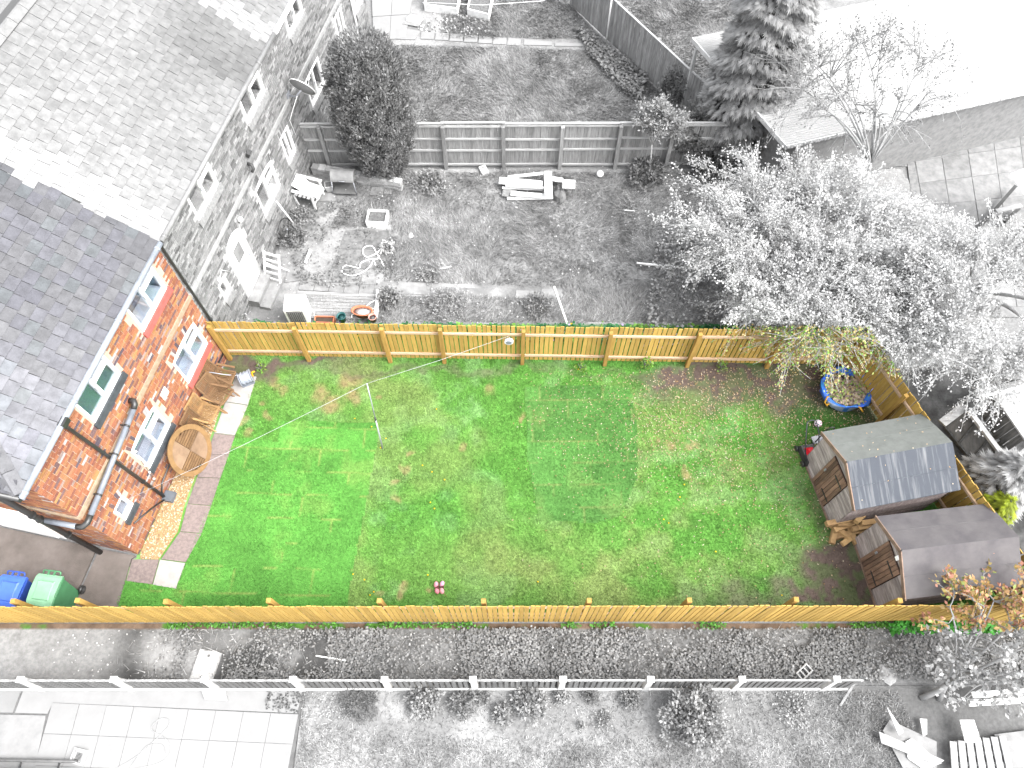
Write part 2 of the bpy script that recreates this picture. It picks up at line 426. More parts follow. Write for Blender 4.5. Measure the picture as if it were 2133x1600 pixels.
# neighbouring gardens (the photograph shows them without colour)
def glawn_col(lo, hi, s1=.9, seed=2):
    def f(x, y):
        n = .6 * fbm(x, y, s1, seed) + .4 * fbm(x, y, s1 * 3.1, seed + 2)
        v = lo + (hi - lo) * sstep(.3, .7, n)
        return np.repeat(v[:, None], 3, 1)
    return f
NLAWN = [(-7.8, 10.42), (-6.35, 17.36), (12.5, 17.36), (13.5, 10.2), (9.1, 10.14)]
n_col0 = glawn_col(.125, .245)
OLDPAVE = [xy(*p) for p in ((560, 480), (815, 470), (800, 570), (790, 625), (560, 625))]
STEPS = [xy(*p) for p in ((790, 586), (1175, 600), (1172, 622), (790, 616))]
def n_col(x, y):
    C = n_col0(x, y)
    C = mixc(C, np.array(g(.09)), ell(x, y, 1330, 390, 120, 60, .8) * .5)
    C = mixc(C, np.array(g(.24)), ell(x, y, 1700, 520, 420, 260, .6) * .7)
    C = mixc(C, np.array(g(.16)), ell(x, y, 740, 540, 90, 60, .8) * .5)
    edge = (1 - sstep(11.36, 11.5, y)) * (x < 7.0)            # the strip against the new fence keeps its colour
    G = np.array((.04, .12, .02))[None] * (.6 + .9 * fbm(x, y, 3, 4))[:, None]
    return C * (1 - edge[:, None]) + G * edge[:, None]
sheet('neighbour_lawn', NLAWN, .08, n_col, -.004)
grass('rough_grass', [(-6.4, 11.5), (-5.0, 17.2), (8.5, 17.2), (6.5, 11.5)], 1500, .11, .017, lambda x, y: n_col0(x, y), 0, 21, lambda x, y: (.35 + .65 * sstep(.35, .6, fbm(x, y, .9, 2))) * ~inpoly(x, y, OLDPAVE) * ~inpoly(x, y, STEPS), 1.4, 'rough tussocky grey grass behind the new fence', dirfn=lambda x, y: fbm(x, y, .6, 6) * 12)
FLAWN_A = [(-5.1, 17.5), (-4.55, 23.3), (2.9, 23.0), (3.9, 22.6), (4.9, 21.2), (6.3, 19.0), (6.5, 17.5)]
FLAWN_B = [(-2.6, 23.6), (-2.6, 28), (2.2, 28), (2.3, 25.3), (3.2, 23.6)]
FLAWN_C = [(2.6, 25.2), (1.8, 29), (9.5, 29), (8.0, 20.0), (6.2, 19.7)]
FLAWN = [(-5.2, 17.45), (-4.2, 29), (13, 29), (13, 17.45)]
f_col = glawn_col(.135, .22, 1.3, 5)
sheet('far_lawn', FLAWN, .1, f_col, -.006)
for q, (pl, lb) in enumerate(((FLAWN_A, 'long grey grass beyond the older panelled fence'), (FLAWN_B, 'grey grass beside the two raised beds'), (FLAWN_C, 'grey grass on the far side of the leaning boundary fence'))):
    grass('rough_grass', pl, 1100, .11, .02, f_col, 0, 31 + q, None, 1.5, lb, dirfn=lambda x, y: fbm(x, y, .7, 3) * 9)

LANE = [(-14, 1.93), (-14, 3.22), (14, 3.22), (14, 1.93)]
def lane_col(x, y):
    n = fbm(x, y, 1.3, 1); n3 = fbm(x, y, 6, 4)
    asph = 1 - sstep(-9.2, -8.2, x + (n - .5) * 2)
    v = .12 + .12 * (n - .5) + .1 * (n3 - .5)
    v = np.where(asph > .5, .17 + .07 * (n3 - .5), v)
    moss = .9 * sstep(.40, .52, fbm(x, y, 1.1, 6)) * sstep(-9.5, -8.6, x) * (1 - sstep(-4.4, -3.9, x))
    v = v * (1 - moss) + .05 * moss
    pale = ell(x, y, 375, 1385, 55, 30, .6) + ell(x, y, 330, 1350, 40, 25, .7) * .6
    v = v * (1 - np.clip(pale, 0, 1)) + .21 * np.clip(pale, 0, 1)
    C = np.repeat(np.clip(v, .03, .5)[:, None], 3, 1)
    e = sstep(3.1, 3.12, y)[:, None]
    S = np.array((.10, .07, .05))[None] * (.5 + 1.0 * fbm(x, y, 4, 3))[:, None]
    S = mixc(S, np.array((.05, .12, .02)), sstep(.52, .6, fbm(x, y, 2.1, 5)))
    return C * (1 - e) + S * e
sheet('lane', LANE, .05, lane_col, -.002, .02)
SIDE = [(9.1, 10.1), (9.9, 10.6), (14.5, 9.5), (14.5, 3.4), (11.75, 3.4)]
sheet('side_ground', SIDE, .1, glawn_col(.03, .10, 1.5, 3), -.005)
FRONT = [(-4.72, -1.6), (-4.6, 1.88), (14, 1.88), (14, -1.6)]
fr0 = glawn_col(.14, .24, 1.4, 4)
def fr_col(x, y):
    C = fr0(x, y); bed = np.clip(ell(x, y, 900, 1470, 330, 45, .5) + ell(x, y, 1300, 1490, 330, 40, .5), 0, 1) * sstep(.3, .5, fbm(x, y, 1.3, 2))
    C = mixc(C, np.array(g(.15)), bed)
    C = mixc(C, np.array(g(.07)), ell(x, y, 1980, 1500, 260, 140, .7) * .8)
    return C
sheet('front_lawn', FRONT, .06, fr_col, -.003, .02)
grass('rough_grass', [(-4.65, -1.3), (-4.6, 1.75), (8.6, 1.75), (9.4, -1.3)], 1500, .07, .018, fr0, 0, 41, lambda x, y: 1 - .8 * np.clip(ell(x, y, 900, 1470, 330, 45, .5) + ell(x, y, 1300, 1490, 330, 40, .5), 0, 1), 1.3, 'pale grey grass in front of the low slatted fence')

# paving stones built one by one
def paver_part(name, quads, z0, z1, mat, parent, gap=.006):
    for q in quads:
        c = Vector((sum(p[0] for p in q) / len(q), sum(p[1] for p in q) / len(q)))
        qq = [((p[0] - c.x) * (1 - gap / .3) , (p[1] - c.y) * (1 - gap / .3)) for p in q]
        m = MB(); m.slab(qq, z0, z1)
        o = m.build(name, mat, parent, (c.x, c.y, random.uniform(-.004, .004)), (random.uniform(-.006, .006), random.uniform(-.006, .006), 0))

def grid_quads(a, b, c, d, nu, nv):
    """a-b along u, d-c along u at the other side"""
    f = lambda u, v: ((a[0] * (1 - u) + b[0] * u) * (1 - v) + (d[0] * (1 - u) + c[0] * u) * v, (a[1] * (1 - u) + b[1] * u) * (1 - v) + (d[1] * (1 - u) + c[1] * u) * v)
    return [[f(i / nu, j / nv), f((i + 1) / nu, j / nv), f((i + 1) / nu, (j + 1) / nv), f(i / nu, (j + 1) / nv)] for i in range(nu) for j in range(nv)]

M_SLAB_BROWN = pm('brown_grey_slab', (.175, .14, .13), (.12, .095, .09), sc=14, bump=.5, bsc=60, rnd=.1)
M_SLAB_PALE = pm('pale_slab', (.28, .265, .25), (.22, .205, .195), sc=5, bump=.3, rnd=.06)
M_DRIVE = pm('drive_concrete', (.135, .115, .105), (.085, .072, .064), sc=1.6, bump=.4, bsc=50)
M_SLAB_G = pm('grey_slab', g(.195), g(.13), sc=4, bump=.3, rnd=.1)
M_SLAB_W = pm('white_slab', g(.19), g(.172), sc=3, bump=.1, rnd=.035)

path = thing('garden_path', None, None); path['kind'] = 'structure'
edge_o = [(535, 785), (517, 845), (490, 908), (478, 948), (460, 997), (441, 1054), (421, 1112), (388, 1172), (367, 1227)]
edge_i = [(492, 782), (470, 838), (447, 903), (430, 948), (411, 995), (391, 1050), (376, 1108), (336, 1166)]
PO = [xy(*p) for p in edge_o]; PI = [xy(*p) for p in edge_i]
paver_part('slab', [[PI[0], PO[0], PO[1], PI[1]], [PI[1], PO[1], PO[2], PI[2]]], -.05, .035, M_SLAB_PALE, path)
paver_part('slab', [[PI[i], PO[i], PO[i + 1], PI[i + 1]] for i in range(2, 7)], -.05, .03, M_SLAB_BROWN, path)
paver_part('slab', [[xy(276, 1165), xy(333, 1166), xy(318, 1218), xy(263, 1211)]], -.05, .03, M_SLAB_BROWN, path)
paver_part('slab', [[xy(334, 1166), xy(387, 1173), xy(367, 1227), xy(319, 1219)]], -.05, .03, M_SLAB_PALE, path)
drive = thing('driveway', None, None); drive['kind'] = 'structure'
paver_part('concrete_bay', [[(-9.25, 3.34), xy(262, 1211), xy(275, 1163), (-9.12, 4.82), (-10.05, 5.0), (-10.35, 3.34)], [(-10.38, 3.34), (-10.08, 5.02), (-13.6, 5.75), (-13.8, 3.34)]], -.05, .02, M_DRIVE, drive)
# gravel margin beside the house wall: every stone is geometry, the mass is one part
r = np.random.default_rng(51)
GRAV = [xy(p[0] - 6, p[1]) for p in edge_i] + [(-9.0, 4.75), (-9.02, 4.9), (-8.0, 9.75)]
n = 9000; x = r.uniform(-9.1, -7.2, n); y = r.uniform(4.6, 9.9, n); k = inpoly(x, y, GRAV); x, y = x[k], y[k]; n = len(x)
s = r.uniform(.014, .034, n); ang = r.uniform(0, 6.28, n)
tone = np.array([(.38, .26, .15), (.44, .34, .23), (.30, .19, .10), (.46, .39, .3), (.22, .14, .08)])[r.integers(0, 5, n)]
cth = np.stack([np.cos(ang), np.sin(ang), 0 * ang], 1) * s[:, None]; sth = np.stack([-np.sin(ang), np.cos(ang), 0 * ang], 1) * (s * .7)[:, None]
P = np.stack([x, y, r.uniform(.0, .014, n)], 1); top = P + np.stack([0 * x, 0 * x, s * .7], 1)
q = []
c4 = [P + cth, P + sth, P - cth, P - sth]; t4 = [top + cth * .5, top + sth * .5, top - cth * .5, top - sth * .5]
for i in range(4): q.append(np.stack([c4[i], c4[(i + 1) % 4], t4[(i + 1) % 4], t4[i]], 1))
q.append(np.stack(t4, 1))
tag(inst('gravel', poly_mesh('gravel', np.concatenate(q), 4, np.tile(tone, (5, 1)), M_ATTR)), 'golden gravel strip between the brick wall and the slabs', 'gravel', kind='stuff')
mb = MB(); mb.slab(GRAV, -.03, .008); tag(mb.build('gravel_bed', pm('gravel_bed', (.3, .2, .1), (.2, .13, .06), sc=30)), kind='structure')

# pale front patio at the bottom left
pat = thing('front_patio', None, None); pat['kind'] = 'structure'
paver_part('concrete_bay', [[xy(30, 1485), xy(53, 1424), xy(633, 1437), xy(622, 1486), xy(110, 1464), xy(98, 1487)]], -.05, .02, M_SLAB_W, pat, .002)
paver_part('concrete_bay', [[xy(-200, 1424), xy(51, 1424), xy(28, 1485), xy(-200, 1482)]], -.05, .02, pm('patio_bay_grey', g(.165), g(.15), sc=3), pat, .002)
paver_part('concrete_bay', [[xy(-200, 1484), xy(97, 1490), xy(75, 1600), xy(50, 1700), xy(-200, 1700)]], -.05, .02, pm('patio_bay_mottled', g(.19), g(.155), sc=4), pat, .002)
a, b, c, d = xy(110, 1464), xy(622, 1488), xy(572, 1750), xy(33, 1735)
paver_part('slab', grid_quads(a, b, c, d, 9, 4), -.05, .022, M_SLAB_W, pat, .004)
ps = thing('patio_base', None, None); ps['kind'] = 'structure'
mb = MB(); mb.slab([(-14, -1.8), (-4.75, -1.8), (-4.65, 1.86), (-14, 1.86)], -.06, .004); mb.build('bed', pm('patio_joint', g(.10), g(.07), sc=8), ps)

# paving behind the new fence, by the grey house
nb = thing('old_paving', None, None); nb['kind'] = 'structure'
paver_part('slab', grid_quads(xy(633, 568), xy(785, 575), xy(778, 615), xy(622, 605), 5, 2), -.04, .03, M_SLAB_G, nb, .01)
paver_part('slab', [[xy(795, 585), xy(890, 590), xy(888, 615), xy(792, 612)], [xy(898, 595), xy(952, 600), xy(950, 622), xy(896, 618)], [xy(960, 600), xy(1012, 602), xy(1010, 624), xy(958, 622)], [xy(1075, 605), xy(1115, 606), xy(1112, 624), xy(1072, 622)], [xy(1128, 602), xy(1172, 604), xy(1168, 622), xy(1124, 622)]], -.04, .022, M_SLAB_G, nb, .01)
paver_part('slab', grid_quads(xy(720, 480), xy(812, 480), xy(800, 562), xy(690, 560), 2, 2), -.04, .014, pm('mossy_slab', g(.15), g(.09), sc=7, rnd=.1), nb, .01)
paver_part('slab', [[xy(667, 405), xy(700, 403), xy(700, 420), xy(664, 420)], [xy(775, 390), xy(800, 392), xy(798, 410), xy(770, 408)], [xy(800, 393), xy(818, 393), xy(816, 406), xy(799, 407)], [xy(600, 560), xy(632, 552), xy(632, 585), xy(592, 590)]], -.04, .03, M_SLAB_G, nb, .01)
# paving by the far end of the terrace
fp = thing('far_paving', None, None); fp['kind'] = 'structure'
paver_part('slab', grid_quads(xy(772, -60), xy(870, -60), xy(845, 80), xy(778, 88), 2, 3), -.04, .03, M_SLAB_W, fp, .006)
paver_part('slab', [[xy(812, 82 + i * 0), xy(845, 60), xy(877, 66), xy(865, 84)], ] + [[xy(878 + 30 * i, 67 + 2.2 * i), xy(906 + 30 * i, 69 + 2.2 * i), xy(904 + 30 * i, 83 + 2.2 * i), xy(876 + 30 * i, 82 + 2.2 * i)] for i in range(7)] + [[xy(1092, 83), xy(1150, 88), xy(1150, 96), xy(1090, 95)], [xy(1155, 90), xy(1220, 92), xy(1220, 98), xy(1155, 97)]], -.04, .03, M_SLAB_W, fp, .006)
# yard on the right, beyond the white roofed building
yd = thing('paved_yard', None, None); yd['kind'] = 'structure'
a, b, c, d = xy(1890, 250), xy(2330, 175), xy(2380, 640), xy(1960, 640)
paver_part('slab', grid_quads(a, b, c, d, 8, 8), -.03, .02, M_SLAB_G, yd, .008)
mb = MB(); mb.slab([xy(1880, 262), xy(2380, 172), xy(2420, 660), xy(1930, 660)], -.03, .006); mb.build('bed', pm('yard_joint', g(.18), g(.12), sc=8), yd)
# ---------------------------------------------------------------- the terrace: three houses in one row
HO = Vector((-9.06, 4.86, 0)); HD = Vector((.2135, 1, 0)).normalized(); HN = Vector((HD.y, -HD.x, 0)); HRZ = math.atan2(HN.y, HN.x)
EZ, EX, TAN = 4.99, .13, math.tan(R(35)); RIDGE = 3.67          # eaves height, overhang, pitch, run to the ridge
def hw(x, s, z): return HO + HN * x + HD * s + Vector((0, 0, z))

BR_COL = [(.33, .105, .04), (.29, .085, .035), (.36, .135, .05), (.24, .075, .04), (.16, .075, .055), (.30, .17, .11), (.10, .06, .055), (.38, .15, .045), (.33, .12, .05), (.40, .30, .22)]
def brick_col(r):
    v = r.random()
    c = np.array(BR_COL[r.choice(10, p=[.22, .18, .16, .09, .06, .08, .025, .075, .085, .025])]) * r.uniform(.6, .83)
    return tuple(np.minimum(c * np.array((1.0, 1.28, 1.75)), .6))
def brick_grey(r): return g(float(r.choice([.135, .16, .19, .105, .22, .08], p=[.25, .27, .2, .13, .1, .05]) * r.uniform(.85, 1.15)))

def brick_face(mb, org, ud, nd, u0, u1, z0, z1, holes, colf, r, corbel=None):
    """bricks proud of the mortar on the plane org + ud*u, facing nd"""
    row = 0; z = z0
    while z + .06 < z1:
        u = u0 - (.1125 if row % 2 else 0.0); k = row
        while u < u1:
            ln = .215 if (k + (r.random() < .15)) % 3 else .1025
            a, b = max(u, u0), min(u + ln, u1)
            u += ln + .013; k += 1
            if b - a < .04: continue
            if any(a < h[1] and b > h[0] and z < h[3] - .01 and z + .065 > h[2] + .01 for h in holes): continue
            pr = .010 + r.uniform(-.002, .003)
            p0 = org + ud * a + Vector((0, 0, z)); p1 = org + ud * b + Vector((0, 0, z)); up = Vector((0, 0, .061))
            q = [p0, p1, p1 + up, p0 + up]; f = [p + nd * pr for p in q]; e = [p - nd * .004 for p in q]
            mb.add(e + f, [(4, 5, 6, 7), (0, 1, 5, 4), (1, 2, 6, 5), (2, 3, 7, 6), (3, 0, 4, 7)], colf(r))
        z += .075; row += 1

def window(house, y0, y1, z0, z1, style, sillmat, glass, room, arch=False, mull=.5, blind=None, grey=False, sillh=.13):
    """white casement window standing in an opening of the wall (local x out, y along, z up)"""
    w, h = y1 - y0, z1 - z0; cy, cz = (y0 + y1) / 2, (z0 + z1) / 2
    f = MB(); t = .058
    for (a, b) in (((y0, z0), (y1, z0 + t)), ((y0, z1 - t), (y1, z1)), ((y0, z0 + t), (y0 + t, z1 - t)), ((y1 - t, z0 + t), (y1, z1 - t))):
        f.box((-.03, (a[0] + b[0]) / 2, (a[1] + b[1]) / 2), (.09, b[0] - a[0], b[1] - a[1]))
    ym = y0 + w * mull
    panes = []
    if style == 'single': panes = [(y0 + t, y1 - t, z0 + t, z1 - t)]
    else:
        f.box((-.028, ym, cz), (.09, .07, h - 2 * t))
        if style == 'two': panes = [(y0 + t, ym - .04, z0 + t, z1 - t), (ym + .04, y1 - t, z0 + t, z1 - t)]
        else:
            zt = z0 + h * .66
            f.box((-.026, (ym + y1) / 2, zt), (.09, y1 - ym - t, .07))
            panes = [(y0 + t, ym - .04, z0 + t, z1 - t), (ym + .04, y1 - t, z0 + t, zt - .035), (ym + .04, y1 - t, zt + .035, z1 - t)]
    if arch:
        n = 8; vs = []
        for i in range(n + 1):
            u = i / n; vs.append((y0 + w * u, z1 - .002 + .085 * (1 - (2 * u - 1) ** 2)))
        for i in range(n):
            (a, za), (b, zb) = vs[i], vs[i + 1]
            f.hexa([(-.07, a, z1 - .03), (.013, a, z1 - .03), (.013, b, z1 - .03), (-.07, b, z1 - .03), (-.07, a, za), (.013, a, za), (.013, b, zb), (-.07, b, zb)])
    fo = f.build('window', M_UPVC, house)
    for (a, b, c, d) in panes:
        m = MB(); m.box((-.04, (a + b) / 2, (c + d) / 2), (.012, b - a, d - c)); m.build('pane', glass, fo)
    # the room behind: a lit niche with a pale inner sill
    rm = MB(); D = .45
    for q in ([(-D, y0, z0 - .05), (-D, y1, z0 - .05), (-D, y1, z1), (-D, y0, z1)], [(-D, y0, z0 - .05), (-.08, y0, z0 - .05), (-.08, y1, z0 - .05), (-D, y1, z0 - .05)], [(-D, y0, z1), (-D, y1, z1), (-.08, y1, z1), (-.08, y0, z1)], [(-D, y0, z0 - .05), (-D, y0, z1), (-.08, y0, z1), (-.08, y0, z0 - .05)], [(-D, y1, z0 - .05), (-.08, y1, z0 - .05), (-.08, y1, z1), (-D, y1, z1)]):
        rm.add(q, [(0, 1, 2, 3)])
    rm.build('window_recess', room, fo)
    ib = MB(); ib.box((-.26, cy, z0 + .03), (.34, w - .06, .03)); ib.build('inner_sill', M_UPVC if not grey else M_WHITE, fo)
    if blind:
        bl = MB(); bl.box((-.12, cy, cz + .02), (.015, w - .12, h - .12)); bl.build('blind', blind, fo)
    if style != 'single':
        hd = MB(); hd.box((.022, ym - .06, cz + .02), (.02, .02, .11)); hd.build('window_handle', M_METAL, fo)
    if sillmat:
        s = MB(); s.hexa([(-.02, y0 - .06, z0 - sillh), (.075, y0 - .06, z0 - sillh), (.075, y1 + .06, z0 - sillh), (-.02, y1 + .06, z0 - sillh), (-.02, y0 - .06, z0 - .004), (.045, y0 - .06, z0 - .02), (.045, y1 + .06, z0 - .02), (-.02, y1 + .06, z0 - .004)])
        so = s.build('sill', sillmat, fo)
    return fo

def soldier(house, y0, y1, z, mat, colf, r, h=.215, arch=.085):
    m = MB(); n = max(4, int((y1 - y0) / .078))
    for i in range(n):
        u = (i + .5) / n; yy = y0 + (y1 - y0) * u; zz = z + arch * (1 - (2 * u - 1) ** 2) + h / 2 + .012
        m.box((.006, yy, zz), (.018, (y1 - y0) / n - .01, h), (-(2 * u - 1) * .22, 0, 0), colf(r))
    return m.build('brick_arch', mat, house)

def house(name, label, s0, s1, wins, holes_extra, mortar, colf, seed, end_wall=None):
    r = np.random.default_rng(seed)
    root = thing(name, label, 'house', hw(0, s0, 0), HRZ)
    H = [(w[0] - s0, w[1] - s0, w[2], w[3]) for w in wins] + [(h[0] - s0, h[1] - s0, h[2], h[3]) for h in holes_extra]
    L = s1 - s0; top = EZ + .02
    ys = sorted({0.0, L} | {v for h in H for v in h[:2]}); zs = sorted({0.0, top} | {min(v, top) for h in H for v in h[2:]})
    m = MB()
    for i in range(len(ys) - 1):
        for j in range(len(zs) - 1):
            a, b, c, d = ys[i], ys[i + 1], zs[j], zs[j + 1]
            if any(h[0] - 1e-6 <= a and b <= h[1] + 1e-6 and h[2] - 1e-6 <= c and d <= h[3] + 1e-6 for h in H): continue
            m.add([(0, a, c), (0, b, c), (0, b, d), (0, a, d)], [(0, 1, 2, 3)])
    for h in H:
        a, b, c, d = h[0], h[1], h[2], min(h[3], top); D = -.11
        m.add([(0, a, c), (D, a, c), (D, a, d), (0, a, d)], [(0, 1, 2, 3)]); m.add([(0, b, c), (0, b, d), (D, b, d), (D, b, c)], [(0, 1, 2, 3)])
        m.add([(0, a, c), (0, b, c), (D, b, c), (D, a, c)], [(0, 1, 2, 3)]); m.add([(0, a, d), (D, a, d), (D, b, d), (0, b, d)], [(0, 1, 2, 3)])
    m.build('wall', mortar, root)
    bm = MB()
    lint = [(h[0] - .02, h[1] + .02, h[3] - .005, h[3] + .26) for h in H if h[3] < 3.2 and h[1] - h[0] > .5]
    brick_face(bm, Vector((0, 0, 0)), Vector((0, 1, 0)), Vector((1, 0, 0)), 0, L, 0.0, top, H + lint + [(-9, 99, 2.78, 2.90)], colf, r)
    if end_wall:
        e = MB(); e.add([(0, 0, 0), (0, 0, top), (-8, 0, top), (-8, 0, 0)], [(0, 1, 2, 3)]); e.build('end_wall', mortar, root)
        brick_face(bm, Vector((-.01, 0, 0)), Vector((-1, 0, 0)), Vector((0, -1, 0)) if end_wall == 1 else Vector((0, 1, 0)), 0, 4.6, 0, top, [(1.9, 3.7, 0, 2.1), (-9, 99, 2.78, 2.90)], colf, r)
    tag(bm.build('bricks', M_BRICK, root), kind='stuff')
    return root, H, r

M_SILL_RED = pm('red_painted_sill', (.36, .075, .065), (.30, .06, .05), sc=8, rough=.6)
M_SILL_BLK = pm('black_sill', (.045, .05, .055), (.03, .033, .037), sc=8, rough=.5)
M_SILL_G = pm('grey_brick_sill', g(.2), g(.13), sc=14)
M_BAND = pm('cream_string_course', (.26, .2, .14), (.2, .145, .1), sc=9)
M_BAND_G = pm('grey_string_course', g(.26), g(.2), sc=9)

# --- the coloured brick house
W1 = [(4.07, 5.29, 3.80, 4.82), (1.76, 2.97, 3.84, 4.78), (4.12, 5.34, 1.24, 2.24), (1.79, 2.98, 1.20, 2.20), (.48, .89, 1.19, 1.80)]
h1, H1, r1 = house('brick_house', 'orange brick house with dark slate roof at the end of the terrace', 0.0, 5.72, W1, [], M_MORTAR, brick_col, 61, 1)
window(h1, *W1[0], 'three', M_SILL_RED, M_GLASS, M_ROOM, sillh=.17)
window(h1, *W1[1], 'three', M_SILL_BLK, M_GLASS, M_ROOM, blind=M_BLIND, sillh=.17)
window(h1, *W1[2], 'three', M_SILL_RED, M_GLASS, M_ROOM, True, sillh=.17)
window(h1, *W1[3], 'three', M_SILL_BLK, M_GLASS, M_ROOM, True, sillh=.17)
window(h1, *W1[4], 'single', M_SILL_BLK, M_GLASS, pm('room_pale', (.4, .42, .41), (.3, .32, .31), sc=2, bump=0), sillh=.17)
for w in W1[2:4]: soldier(h1, w[0] - .02, w[1] + .02, w[3], M_BRICK, brick_col, r1)
soldier(h1, W1[4][0] - .04, W1[4][1] + .04, W1[4][3], M_BRICK, brick_col, r1, arch=.05)
m = MB(); m.box((.012, 2.86, 2.84), (.06, 5.72, .105)); m.box((-2.4, -.012, 2.84), (4.84, .06, .104)); m.build('string_course', M_BAND, h1)
# --- the grey neighbour and the third house
W2 = [(7.23, 8.44, 3.89, 4.84), (10.48, 11.70, 3.95, 4.90), (9.60, 10.81, 1.33, 2.32), (11.60, 12.19, 1.36, 2.35), (6.66, 7.01, 1.32, 1.93)]
D2 = (7.50, 8.36, .30, 2.24)
h2, H2, r2 = house('grey_house', 'grey brick house with pale slates and an arched white door in mid terrace', 5.72, 12.75, W2, [D2], M_MORTAR_G, brick_grey, 62)
for i, w in enumerate(W2):
    ww = (w[0] - 5.72, w[1] - 5.72, w[2], w[3])
    window(h2, *ww, 'three' if i < 3 else ('two' if i == 3 else 'single'), M_SILL_G, M_GLASS_G, M_ROOM_G, i in (2,), grey=True, sillh=.2)
    if i >= 2: soldier(h2, ww[0] - .02, ww[1] + .02, ww[3], M_BRICK, brick_grey, r2, arch=.085 if i == 2 else .03)
m = MB(); m.box((.012, 3.515, 2.84), (.055, 7.02, .105)); m.build('string_course', M_BAND_G, h2)
y0, y1 = D2[0] - 5.72, D2[1] - 5.72
dr = MB(); dr.box((-.03, (y0 + y1) / 2, 1.27), (.06, y1 - y0, 1.94))
n = 10
for i in range(n):
    ua, ub = i / n, (i + 1) / n; fa = lambda u: 2.24 + .2 * math.sqrt(max(0, 1 - (2 * u - 1) ** 2))
    a, b = y0 + (y1 - y0) * ua, y0 + (y1 - y0) * ub
    dr.hexa([(-.06, a, 2.2), (.014, a, 2.2), (.014, b, 2.2), (-.06, b, 2.2), (-.06, a, fa(ua)), (.014, a, fa(ua)), (.014, b, fa(ub)), (-.06, b, fa(ub))])
dro = dr.build('door', M_WHITE, h2)
m = MB(); m.box((.004, (y0 + y1) / 2 + .02, 1.75), (.014, .40, .52)); m.build('door_glass', pm('door_glass', g(.09), g(.16), sc=3, rough=.15, bump=0, spec=.6), dro)
m = MB(); m.box((.03, y1 - .10, 1.3), (.05, .03, .12)); m.build('handle', M_METAL, dro)
soldier(h2, y0 - .06, y1 + .06, 2.24, M_BRICK, brick_grey, r2, .2, .2)
m = MB(); m.box((.17, (y0 + y1) / 2, .14), (.32, y1 - y0 + .24, .28)); m.box((.48, (y0 + y1) / 2, .06), (.32, y1 - y0 + .3, .13)); m.build('door_step', M_SLAB_G, h2)
W3 = [(13.76, 14.84, 4.08, 4.86), (13.84, 14.98, 1.52, 2.50), (16.62, 17.27, 1.6, 2.6), (16.4, 17.3, 4.1, 4.86), (18.3, 18.9, 1.6, 2.5)]
h3, H3, r3 = house('pale_grey_house', 'pale grey brick house at the far end with white gutter and downpipe', 12.75, 19.25, W3, [], M_MORTAR_G, brick_grey, 63)
for i, w in enumerate(W3):
    ww = (w[0] - 12.75, w[1] - 12.75, w[2], w[3])
    window(h3, *ww, 'two', M_SILL_G, M_GLASS_G, M_ROOM_G, False, grey=True, sillh=.2)
    if i in (1, 2, 4): soldier(h3, ww[0] - .02, ww[1] + .02, ww[3], M_BRICK, brick_grey, r3, arch=.03)
m = MB(); m.box((.012, 3.25, 2.84), (.055, 6.49, .105)); m.build('string_course', M_BAND_G, h3)
m = MB(); m.add([(0, 6.5, 0), (-8, 6.5, 0), (-8, 6.5, EZ), (0, 6.5, EZ)], [(0, 1, 2, 3)]); m.build('end_wall', M_MORTAR_G, h3)

# --- roofs
SL_W, SL_E = .30, .225
ca, sa = math.cos(R(35)), math.sin(R(35))
slate_me = {}
def slate_tone(s, v, r):
    t = r.uniform(.92, 1.08) if s < 5.62 else r.uniform(.95, 1.05)
    n = float(fbm(np.array([s]), np.array([v]), .55, 3)[0]); n2 = float(fbm(np.array([s]), np.array([v]), 1.7, 6)[0])
    if s < 5.62 + .35 * (n2 - .5):
        c = np.array((.068, .069, .076)) * t * (.7 + .75 * n)
        if s > 5.0: c = c * .85
        if s < 2.0: c = c * 1.25
        return c
    if s < 6.35 + .5 * (n2 - .5): return np.array(g(.185)) * t
    if 12.2 < s < 12.95: return np.array(g(.165)) * t
    base = .118 + .06 * (n - .5)
    if 10.6 < s < 12.2: base -= .03 * (1 - min(1, v / 3.2))  # shaded band put into the slate tone, strongest at the eaves
    if s < 7.5: base += .015
    return np.array(g(max(.07, base))) * t
def slate_mesh(col):
    k = tuple(round(float(c) * 160) / 160 for c in col) if col[0] == col[1] else tuple(round(float(c) * 200) / 200 for c in col)
    if k not in slate_me:
        m = MB(); m.box((-.15, 0, 0), (.30, SL_W - .012, .014), col=k); slate_me[k] = m.mesh('slate', M_SLATE)
    return slate_me[k]
